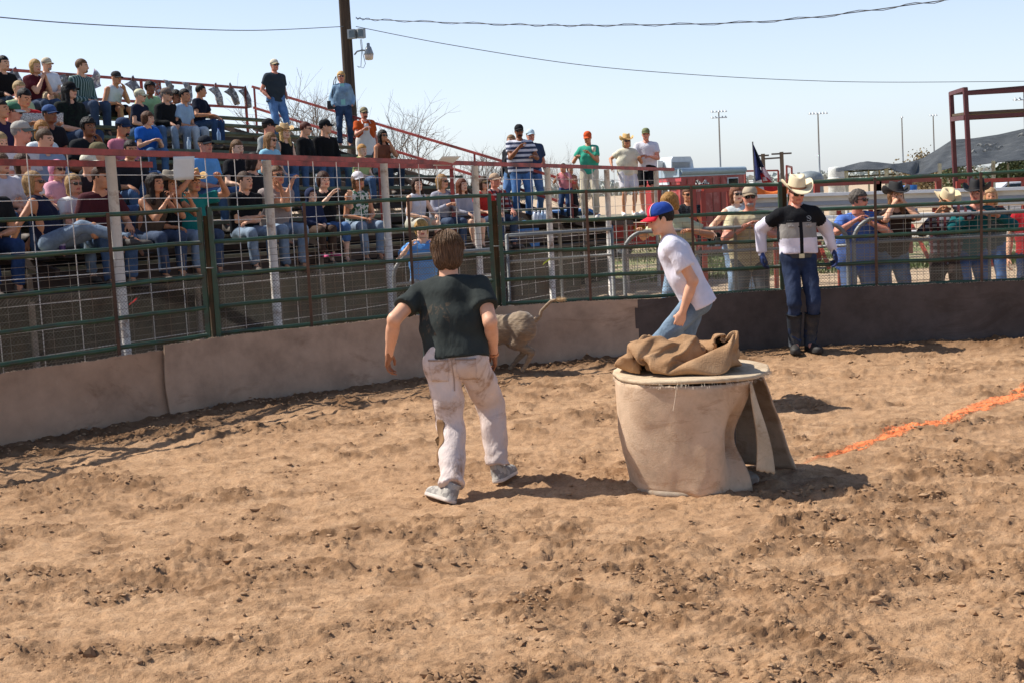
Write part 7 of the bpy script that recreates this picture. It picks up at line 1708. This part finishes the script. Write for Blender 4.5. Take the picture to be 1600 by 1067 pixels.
seat('blond woman in sunglasses and a grey hoodie', 692, 284, 40, .98, 12, 0, sex='f', hair=('bob', 'a07c50'), glasses=True, top=('plain', '9c9ca8'), sleeve='long', bcol=JB, arms=('hold', 'hold'), head=(-15, 0))
seat('red haired girl in a grey sweatshirt with bare legs', 723, 289, 45, .88, 8, 0, sex='f', hair=('long', '6a3a24'), top=('plain', 'a0a0ac'), sleeve='long', bottom='shorts', bcol='4a4440', skin='fair', arms=('lap', 'knee'))
seat('person in dark sunglasses and a red t-shirt beside a white post', 757, 291, 40, .95, 14, 0, sex='f', hair=('bob', '4a3424'), hat=('visor', '5a4a34'), glasses=True, top=('plain', 'b0302c'), bcol=JB, arms=('knee', 'knee'), skin='light')
seat('man in a tan cap and red plaid shirt beside the striped shirt man', 774, 284, 35, 1.0, 12, 0, hair=('short', '4a3a2a'), hat=('cap', 'b49a80', '9a8068'), top=('plaid', '8a3a38', 'b0a8a8', '3a3040'), sleeve='long', bcol=JB, arms=('knee', 'knee'), skin='red')
person('blond boy in sunglasses and a light blue t-shirt standing behind the gate panel', (*XY(657, 345, 16.3), -.09), 10, 'stand', lean=6, S=.985, hair=('shaggy', 'b08a4c'), glasses=True, top=('plain', '5f9ad8'), bcol=JL, arms=((-.16, .32, .44), (.20, .30, .44)), skin='fair', bulk=.9, group='spectators standing on the ground')
# rows above, left block
P_ = [
 ('man in a black jacket at the left picture edge, top of the bleachers', 5, 98, dict(hair=('short', '1c1512'), top=('plain', '1a1618'), sleeve='long', arms=('knee', 'knee'), lean=20, bcol='2c3848')),
 ('blond woman in a maroon shirt with her hands at her chin', 55, 103, dict(k=9, S=1.0, sex='f', hair=('bob', 'c09a60'), top=('plain', '5a1f28'), arms=('chin', 'chin'), lean=18, bcol=JB)),
 ('man in a white shirt, khaki shorts and pale cap in the top row', 74, 103, dict(k=10, S=.97, hair=('short', '8a8078'), hat=('cap', 'c8bca4', 'a89a80'), top=('plain', 'dcdce4'), bottom='shorts', bcol='a8987c', arms=('lap', 'lap'), beard='9a9088')),
 ('man in a dark green plaid shirt and jeans in the top row', 128, 103, dict(hair=('short', '6a4c34'), top=('vstripe', '3c5450', '8a9a98'), sleeve='long', bcol=JB, arms=('lap', 'lap'), lean=14, S=1.06, beard='6a4c34')),
 ('man in a white tank top and black shorts drinking from a can', 182, 122, dict(hair=None, hat=('cap', '3a3a3c', '3a3a3c'), top=('plain', 'd4d8de'), sleeve='none', bottom='shorts', bcol=BLK, arms=('drink', 'knee'), lean=26, skin='tan')),
 ('person with thick black hair and a pale green shirt bending forward', 234, 137, dict(hair=('curly', '15110f'), top=('plain', '9cc494'), arms=('knee', 'knee'), lean=30, skin='brown')),
 ('woman in a cream cap and navy shirt', 220, 151, dict(sex='f', hair=('short', 'b0a890'), hat=('cap', 'd8d4b4', 'd8d4b4'), glasses=True, top=('plain', '1c2234'), arms=('lap', 'lap'))),
 ('man in a brown cap, black jacket and pale jeans', 261, 148, dict(hair=('short', '7a7068'), hat=('cap', '7a6a60', '5a4a40'), glasses=True, top=('plain', '17181a'), sleeve='long', bcol=JL, arms=('lap', 'knee'), lean=14)),
 ('person with black hair leaning behind the man in the brown cap', 276, 151, dict(hair=('curly', '120f0e'), top=('plain', '222226'), arms=('lap', 'lap'), skin='brown', dt=.12, sleeve='long')),
 ('person with black hair and a pale blue top', 289, 149, dict(hair=('short', '18120f'), top=('plain', '9ab4cc'), bcol='a8b0b8', arms=('lap', 'lap'), skin='tan', lean=18)),
 ('man in a navy t-shirt with a white print resting an arm on his knee', 315, 142, dict(hair=('short', '1a1411'), top=('plain', '161c2c'), bcol='2c4466', arms=('knee', (.22, .42, .16)), lean=14, skin='tan', face=75)),
 ('person with long black hair under a black hat and a black printed t-shirt', 110, 141, dict(sex='m', hair=('long', '120f0f'), hat=('cap', '17171a', '17171a'), glasses=True, top=('print', '121414', '17201a'), arms=('lap', 'lap'), S=1.08, bulk=1.12, bcol='2c3c54')),
 ('person in a pale green shirt behind the newspaper reader', 31, 139, dict(hair=('short', 'b09468'), top=('plain', 'a8b890'), arms=('lap', 'lap'))),
 ('dark haired boy in a red t-shirt reading a newspaper', 38, 152, dict(hair=('short', '1a1310'), top=('plain', 'a81c24'), arms=((-.28, .42, .28), (.12, .42, .28)), skin='tan', head=(-15, -22), lean=12)),
 ('man in a green cap, sunglasses and dark green shirt', 22, 175, dict(hair=('short', '4a3c30'), hat=('cap', '3f6a54', 'c8ccc8'), glasses=True, top=('plain', '28352c'), arms=('lap', 'lap'), skin='red')),
 ('man in a blue cap and black shirt looking right', 79, 179, dict(hair=('short', '241c18'), hat=('cap', '3c5480', '2c3c5c'), top=('plain', '17181c'), arms=('lap', 'lap'), skin='brown', S=1.05, lean=14)),
 ('woman with short red blond hair and sunglasses in a white shirt', 66, 202, dict(sex='f', hair=('bob', 'a8743c'), glasses=True, top=('plain', 'd4dadc'), arms=('lap', 'lap'))),
 ('man in a grey and white cap and white t-shirt looking right', 34, 206, dict(hair=('short', '8a8480'), hat=('cap', 'a8a49c', '6a7068'), top=('plain', 'd0ccca'), arms=('lap', 'lap'), skin='red', S=1.04)),
 ('boy with cropped brown hair in a grey blue shirt', 71, 217, dict(hair=('short', '5a4634'), top=('plain', '8f9cae'), arms=('lap', 'lap'), skin='light')),
 ('dark curly haired man in a black shirt with his hand at his chin', 139, 198, dict(hair=('curly', '1c1613'), top=('plain', '1e2024'), arms=('chin', 'lap'), skin='brown', lean=16, S=1.06)),
 ('man with a goatee, dark blue cap and pink shirt', 194, 199, dict(hair=('short', '1c1512'), hat=('cap', '2c3a54', '26324a'), beard='1c1512', top=('plain', 'c07484'), skin='tan', arms=('lap', 'lap'), S=1.1, bulk=1.15)),
 ('boy with brown hair in a bright blue t-shirt, arms crossed on his knees', 232, 186, dict(hair=('shaggy', '5c3c28'), top=('plain', '1f5cb0'), bcol='44607f', arms=((-.06, .40, .22), (.08, .42, .22)), lean=20, S=.88, skin='light')),
 ('person in an olive cap half hidden by the red rail', 154, 236, dict(hair=('short', '5a4a38'), hat=('cap', '6a6248', '6a6248'), top=('plain', '262426'), arms=('lap', 'lap'), skin='light')),
 ('man in a dark cap and light blue polo shirt', 322, 226, dict(hair=('short', '8a6a54'), hat=('cap', '20242c', '20242c'), top=('plain', '6aa4d8'), arms=('lap', 'lap'), S=1.05, bulk=1.12, skin='red')),
 ('girl with tied brown hair and a black t-shirt', 371, 231, dict(sex='f', hair=('pony', '6a4c30'), top=('plain', '1a1a1e'), arms=('lap', 'knee'), skin='fair', bcol='34486a')),
 ('man in a black visor and grey t-shirt', 421, 197, dict(hair=('short', '3a2c24'), hat=('cap', '232326', '232326'), glasses=True, top=('plain', '8f9494'), arms=('lap', 'lap'), skin='red', S=1.04)),
 ('woman with light brown hair, sunglasses and a light blue top', 424, 218, dict(sex='f', hair=('long', '8a6440'), glasses=True, top=('plain', '8fc0d4'), arms=('lap', 'lap'), skin='light')),
 ('blond woman in a straw cowboy hat and black sleeveless top', 446, 207, dict(sex='f', hair=('long', 'c8a468'), hat=('hat', 'c0a274', '7a5a3c'), top=('plain', '1a1a1c'), sleeve='none', arms=('lap', 'knee'), skin='fair')),
 ('woman with short dark red hair and sunglasses in a black top', 478, 199, dict(sex='f', hair=('short', '5a2c20'), glasses=True, top=('plain', '141416'), sleeve='long', arms=('lap', 'lap'), skin='light')),
 ('man in a black cap and black sweatshirt looking right', 509, 198, dict(hair=('short', '1a1614'), hat=('cap', '1c2022', '1c2022'), top=('plain', '131315'), sleeve='long', arms=('lap', 'lap'), skin='light', head=(-35, 0), S=1.04)),
 ('blond child in a pale green shirt below the man in the apron', 567, 238, dict(hair=('short', 'c08c4c'), top=('plain', 'a8b87c'), arms=('lap', 'lap'), S=.85, skin='fair')),
 ('person in dark clothes and a white cap leaning forward in the second row', 140, 258, dict(hair=('short', '3a2c24'), hat=('cap', 'd8d2bc', 'd8d2bc'), top=('plain', '2a2226'), arms=('knee', 'knee'), lean=24, skin='light')),
 ('person in a dark red shirt in the shade of the second row', 158, 276, dict(hair=('short', '4a3224'), top=('plain', '4a2026'), arms=('knee', 'lap'), lean=20, skin='tan')),
 ('person in a purple shirt at the left edge above the blond woman', 2, 170, dict(hair=('short', '2a201a'), top=('plain', '2e2440'), arms=('lap', 'lap'), skin='tan')),
 ('person in a pale shirt at the left edge under the green cap', 2, 226, dict(hair=('short', 'b09468'), top=('plain', 'c8c4b8'), arms=('lap', 'lap'), skin='light')),
 ('person in jeans resting forearms at the far left edge of the front row', -14, 322, dict(hair=('short', '3a2c24'), top=('plain', '1a1c20'), arms=('lap', 'knee'), lean=24, k=0, skin='tan', bcol='243a60')),
 ('woman with a black bag between the rail posts, dark hair, third row', 398, 252, dict(sex='f', hair=('bob', '2a1f1a'), top=('plain', '202024'), arms=('lap', 'lap'), skin='light', k=1)),
 ('person in a white shirt by the left edge, second row', 5, 276, dict(sex='f', hair=('bob', '6a5038'), top=('plain', 'cccbd2'), arms=('lap', 'lap'), k=1)),
 ('man in dark clothes behind the boy in blue, elbows on knees', 205, 238, dict(hair=('short', '2a201a'), top=('plain', '26262c'), arms=('knee', 'knee'), lean=26, skin='tan', k=2)),
]
for i, (lb, px, py, kw) in enumerate(P_):
    kw = dict(kw); kw.setdefault('face', 58+12*math.sin(i*2.3)); kw.setdefault('head', (-10+22*math.sin(i*1.7), -5+5*math.sin(i*3.1)))
    if kw.get('sex') == 'f': kw.setdefault('S', .95)
    seat(lb, px, py, **kw)
# standing on the stands
zr = row_z(4)
man1 = stand('tall man in a dark grey t-shirt, jeans and white cap standing against the sky', 429, 101, 26.8, 3.05, 42, hair=('short', '8a8078'), hat=('cap', 'd4ccb8', 'b0a484'), glasses=True, top=('plain', '343c44'), bcol='5a7ca8', arms=('pocket', 'pocket'), bulk=1.06, skin='red', shoe='3a342e', group='spectators standing in the bleachers', head=(5, 0))
wom = stand('blond woman in a denim jacket standing in front of the utility pole', 533, 119, 27.0, 2.95, 12, sex='f', hair=('shaggy', 'd0a868'), glasses=True, top=('denim', '7f9cb4'), sleeve='long', bcol='2e425e', arms=('pocket', 'pocket'), skin='red', group='spectators standing in the bleachers', shirt_len=.02)
m = MB(); O = wom['O']; up = wom['up']; m.bar(O+[.0, .118, .02], O+up*.46+[0, .10, 0], .09, .006, up=(0, 1, 0)); m.build('blouse', fabric('8cc8c4'), wom['root'])
bgx = wom['root'].location; bag = thing('shoulder_bag', 'small black shoulder bag at the hip of the woman in denim', 'bag', (bgx[0]-.22, bgx[1]-.02, 2.95+.90)); m = MB(); m.box((0, 0, 0), (.20, .10, .17), .2); m.box((0, -.055, .03), (.18, .01, .09), .2); m.build('pouch', plain('bag_black', '15151a', .5), bag)
m = MB(); m.tube([(0, 0, .08), (.03, -.05, .30), (.08, -.06, .50), (.12, .0, .58), (.10, .1, .5), (.04, .1, .3), (0, .03, .08)], .009, 5); m.build('strap', plain('bag_black', '15151a', .5), bag)
sb = stand('bearded man in an orange t-shirt and long white apron', 569, 176, 25.6, 2.10, 25, hair=('short', '3a2a1c'), hat=('cap', '8c8468', '7a7258'), glasses=True, beard='4a3424', top=('plain', 'b8501f'), bcol='3c4450', arms=('hang', (.12, .36, .30)), bulk=1.05, skin='red', group='spectators standing in the bleachers')
Ob = sb['O']; Sb = sb['S']; upb = sb['up']
V, F = sheet(lambda u, v: Ob+np.array([(u-.5)*(.46 if v < .62 else .46-(v-.62)*.75)*Sb, (.158-.55*(u-.5)**2+.02*math.sin(u*9)*(1-v))*Sb, (-.50+.92*v)*Sb]), 14, 14, .006); m = MB(); m.add(V, F, True); m.build('apron', fabric('dad6d0'), sb['root'])
m = MB(); 
for s in (-1, 1): m.tube([Ob+np.array([s*.09, .16, .42])*Sb, Ob+np.array([s*.085, .06, .50])*Sb, Ob+np.array([s*.03, -.07, .53])*Sb], .008, 5)
m.build('apron_strap', fabric('dad6d0'), sb['root'])
m = MB(); m.bar(Ob+np.array([-.03, .165, .30])*Sb, Ob+np.array([.05, .165, .30])*Sb, .004, .05); m.build('apron_print', fabric('c87a3c'), sb['root'])
seat('woman with very long dark hair and sunglasses lifting a drink beside the apron man', 599, 212, 40, .97, 8, None, sex='f', hair=('long', '1c120e'), glasses=True, top=('plain', '7a4a36'), sleeve='none', skin='tan', arms=('drink', 'lap'), bcol='2c3848')
ZL = 1.29; GL = 'people standing on the landing'
sm_ = stand('dark skinned man in a striped shirt and black cap standing behind the red rail', 811, 204, 24.2, ZL, 8, hair=('short', '14100e'), hat=('cap', '26262a', '26262a'), glasses=True, beard='1a1310', top=('hstripe', 'd4d4dc', '3c4258'), bcol='466a98', arms=((-.18, .32, .20), (.05, .30, .36)), bulk=1.12, skin='brown', group=GL, shirt_len=.08)
stand('woman in a dark jacket standing left behind the striped shirt man', 798, 219, 25.2, ZL, -30, sex='f', hair=('bob', '8a6a4a'), top=('plain', '26282e'), sleeve='long', bcol='5a7ca8', arms=('hang', 'hang'), group=GL)
stand('man in a pale blue cap standing right behind the striped shirt man', 829, 211, 25.4, ZL, 15, hair=('short', '5a4a3c'), hat=('cap', 'c8dce4', 'a4b8c4'), top=('plain', '34405a'), bcol='5a7ca8', arms=('hang', 'hang'), skin='red', group=GL)
stand('small girl in a pink t-shirt leaning on the red rail', 880, 262, 24.6, ZL, -25, sex='f', hair=('pony', '3a261c'), top=('plain', 'd88890'), bottom='jeans', bcol='34486a', arms=((-.14, .30, .40), (.14, .30, .40)), skin='tan', group=GL, lean=10)
stand('dark haired child in dark trousers behind the girl in pink', 891, 266, 25.2, ZL, 20, hair=('short', '1c1411'), top=('plain', 'a87868'), bottom='trousers', bcol='2a2c32', arms=('hang', 'hold'), skin='tan', group=GL)
oc = stand('woman in an orange cap, green t-shirt and cream trousers eating at the rail', 918, 214, 24.9, ZL, -12, sex='f', hair=('pony', '4a3022'), hat=('cap', 'd0582c', 'd0582c'), top=('plain', '3fa88c'), bottom='trousers', bcol='c8bfa8', arms=((-.05, .30, .34), (.20, .22, .28)), skin='tan', shoe='d9d5cc', group=GL, lean=4, head=(0, -18), bulk=.92)
stand('woman in a straw hat and cream t-shirt with a hand on her hip', 979, 220, 25.6, ZL, 12, sex='f', hair=('bob', 'c8b48c'), hat=('hat', 'd0ac70', '8a6a44', 2), glasses=True, top=('plain', 'dcd4bc'), bottom='shorts', bcol='d8d4d8', arms=((-.20, .30, .28), (.33, .0, .12)), skin='tan', shoe='f0ede6', group=GL, bulk=1.14, lean=3)
stand('man in a white polo, black shorts and olive cap at the rail end', 1009, 209, 25.9, ZL, -8, hair=('short', 'b0a8a0'), hat=('cap', '7a805c', '6a704c'), top=('plain', 'd8d8e0'), bottom='shorts', bcol='17181c', arms=((-.08, .34, .20), (.08, .34, .22)), skin='red', shoe='f0ede6', group=GL, lean=4)
# right-hand side, leaning on the galvanised gates
GR = 'spectators leaning on the gates behind the fence'
def lean_on(label, px, py, Y=15.28, face=0, lean=17, ax=.09, az=None, **kw):
    q = D(px, py, Y-.15); S = (q[2]+.09)/(.925+.50*math.cos(R(lean))+.16); zr_ = (1.32+.09-.925*S)/S
    a = kw.pop('arms', None) or ((-ax, .33, zr_, (-1, -.1, -.55)), (ax, .33, zr_+.02, (1, -.1, -.55)))
    return person(label, (q[0]-.17*math.sin(R(face)), Y, -.09), face, 'stand', lean=lean, S=S, arms=a, group=GR, **kw)
lean_on('man in a pale plaid short sleeved shirt and tan cap with a grey goatee', 1171, 306, face=-8, hair=('short', '9a9490'), hat=('cap', 'b8a890', '8a7a64'), glasses=True, beard='a8a4a0', top=('plaid', 'c8bc98', 'b4a884', 'bcb090'), bcol='3a3f46', skin='red', bulk=1.14, ax=.05, shirt_len=.12)
stand('woman in a white tank top behind the plaid shirt man', 1151, 302, 18.2, -.09, 15, sex='f', hair=('bob', '7a4c34'), glasses=True, top=('plain', 'ccd0cc'), sleeve='none', bcol='7d95ae', arms=('hold', (.36, .05, .18)), skin='fair', group=GR)
lean_on('blond person in a cream shirt and light jeans leaning behind the boy in the cap', 1052, 315, face=-35, lean=24, sex='f', hair=('shaggy', 'a87a40'), top=('plain', 'c4c4a0'), bottom='jeans', bcol='7f98ae', skin='tan', ax=.30, head=(35, -15))
stand('person in a black shirt standing in front of the red trailer', 1075, 303, 21.5, -.09, 10, hair=('short', '6a4630'), glasses=True, top=('print', '1c1c20', '34383c'), bcol='22262c', arms=('hold', 'hold'), skin='tan', group=GR)
lean_on('man with dark grey hair and a blue polo shirt looking to the right', 1341, 311, face=-5, hair=('curly', '5c544c'), glasses=True, top=('plain', '5173ba'), bcol='4a5f86', skin='red', bulk=1.16, head=(-52, 0), ax=.07, shirt_len=.14)
lean_on('woman in a black hat and dark brown top with her hands at her mouth', 1398, 304, face=5, sex='f', hair=('long', '7a5638'), hat=('hat', '1c1a1a', '3c3230', 3), top=('plain', '3c2f2a'), bcol='5b7088', skin='light', arms=((-.03, .28, .57), (.06, .28, .55)), bulk=1.08)
lean_on('child in a cream cowboy hat and dark plaid shirt with forehead on one hand', 1478, 313, face=-20, sex='f', hair=('short', '3a2418'), hat=('hat', 'd8c49c', '8a6a4a', -8), top=('plaid', '2c2c34', '8a8a94', '5a2c30'), sleeve='long', bottom='trousers', bcol='3c302c', skin='tan', arms=((-.06, .30, .60), (.10, .40, .50)), head=(-25, -22))
lean_on('man in a black cowboy hat and teal long sleeved shirt looking left', 1524, 300, face=12, hair=('short', '2a1f1a'), hat=('hat', '191718', '302a28', 2), top=('plain', '15595c'), sleeve='long', bcol='3f5f88', skin='red', head=(48, -2), ax=.14, bulk=1.06)
stand('person with reddish skin and light hair just behind the black hat of the teal man', 1548, 305, 17.4, -.09, -15, sex='f', hair=('bob', 'b89068'), top=('plain', '2c3a3c'), sleeve='long', bcol='3f5f88', arms=((-.30, .34, .40), 'hang'), skin='tan', group=GR)
stand('person in a red shirt cut by the right picture edge', 1614, 306, 15.3, -.09, -20, hair=('short', '3a2c22'), top=('plain', 'b0202a'), bcol='26324c', arms=('hang', 'hang'), skin='light', group=GR)

# ================================================================== SMALL THINGS
# newspaper
q = D(52, 180, 19.3); nr = [p for p in ALLP if 'newspaper' in p['root']['label'] and 'reading' in p['root']['label']][0]['root'].location
np_ = thing('newspaper', 'open newspaper held up by the dark haired boy in red', 'newspaper', (nr[0]+.36, nr[1]-.28, nr[2]+.36)); mp = printed('newsprint')
for s in (-1, 1):
    V, F = sheet(lambda u, v: (s*u*.30, -.05*u*u+.10*u, (v-.5)*.38), 6, 4, .003); m = MB(); m.add(V, F, True); m.build('page', mp, np_)
np_.rotation_euler = (R(12), 0, R(40))
# bottles, cups
def bottle(p, h_, r_, c, cc, lb, cat='bottle'):
    th = thing('bottle', lb, cat, tuple(map(float, p))); m = MB(); m.lathe([(r_*.9, 0), (r_, .01), (r_, h_*.62), (r_*.45, h_*.80), (r_*.38, h_*.93)], 12); m.build('body', plain('bottle_'+c, c, .15), th); m = MB(); m.lathe([(r_*.46, h_*.93), (r_*.46, h_)], 10); m.build('cap', plain('bcap_'+cc, cc, .4), th)
def on_row(px, k, dt=0, foot=False): t = row_t(k)+dt; s = st_on(px, t); return B3(s, t, row_z(k, s)+.002)
bottle(on_row(341, 7, .0), .22, .035, '8aa4c8', '2c4aa0', 'blue labelled water bottle by the foot of the man in the navy t-shirt')
bottle(on_row(293, 6, .0), .20, .033, 'b8c8d4', 'd0d8e0', 'clear water bottle on the bench below the man in the brown cap')
bottle(on_row(490, 3, .0), .20, .033, 'b8c8d4', 'd0d8e0', 'clear water bottle beside the man in the black sweatshirt')
for i, (px, c, lb) in enumerate(((836, 'd4d6da', 'leftmost white jug on the landing by the white post'), (842, 'c4ccd8', 'second white jug from the left on the landing'), (848, '9fb8d0', 'bluish plastic jug on the landing behind the white post'), (853, 'd4d6da', 'rightmost white jug on the landing by the white post'))):
    bottle(np.array([*XY(px, 340, 22.9+.06*i), 1.29]), .23, .055, c, 'e0e0e2', lb, 'jug')
# purple can beside the reclining woman
q = q0['root'].location; th = thing('drink_can', 'tall purple drink can on the bench beside the reclining woman', 'can', (q[0]+.14, q[1]-.10, q[2]+.002)); m = MB(); m.lathe([(.026, 0), (.033, .01), (.033, .145), (.026, .16)], 16); m.build('body', plain('can_purple', '5a4a84', .3, .5), th)
m = MB(); m.lathe([(.0335, .05), (.0335, .09)], 16); m.build('label_band', plain('can_pale', 'b4b0cc', .4), th)
p1 = [p for p in ALLP if 'yellow badge' in p['root']['label']][0]
c_ = p1['O']+p1['up']*.26*p1['S']+p1['F']*.165*p1['S']
for r0_, r1_, c, nm in ((.045, .062, '2f5a34', 'badge_ring'), (.0, .045, 'd8b42c', 'badge_disc')):
    m = MB(); V = []; F = []
    for k in range(20):
        a = 2*math.pi*k/20
        for rr in (max(r0_, .002), r1_): V.append(c_+p1['X']*math.cos(a)*rr+p1['up']*math.sin(a)*rr)
    for k in range(20): F.append((2*k, 2*k+1, 2*((k+1) % 20)+1, 2*((k+1) % 20)))
    m.add(V, F); m.build(nm, fabric(c), p1['root'])
# cup with red straw by the curly haired man
q = on_row(125, 4, -.05); th = thing('drink_cup', 'white cup with a red straw left of the curly haired man', 'cup', tuple(map(float, q+np.array([0, 0, .0])))); m = MB(); m.lathe([(.032, 0), (.045, .15), (.046, .155)], 14); m.build('cup', plain('cup_white', 'd6c8c8', .5), th); m = MB(); m.tube([(0, 0, .1), (.01, 0, .26)], .005, 6); m.build('straw', plain('straw_red', 'd23a30', .4), th)
# pale cup in the hands of the woman in the orange cap
q = oc['root'].location; th = thing('paper_cup', 'small pale cup held by the woman in the orange cap', 'cup', (q[0]+.08, q[1]-.33, ZL+1.27)); m = MB(); m.lathe([(.03, 0), (.042, .09)], 12); m.build('cup', plain('cup_pale', 'd8ccb8', .5), th)
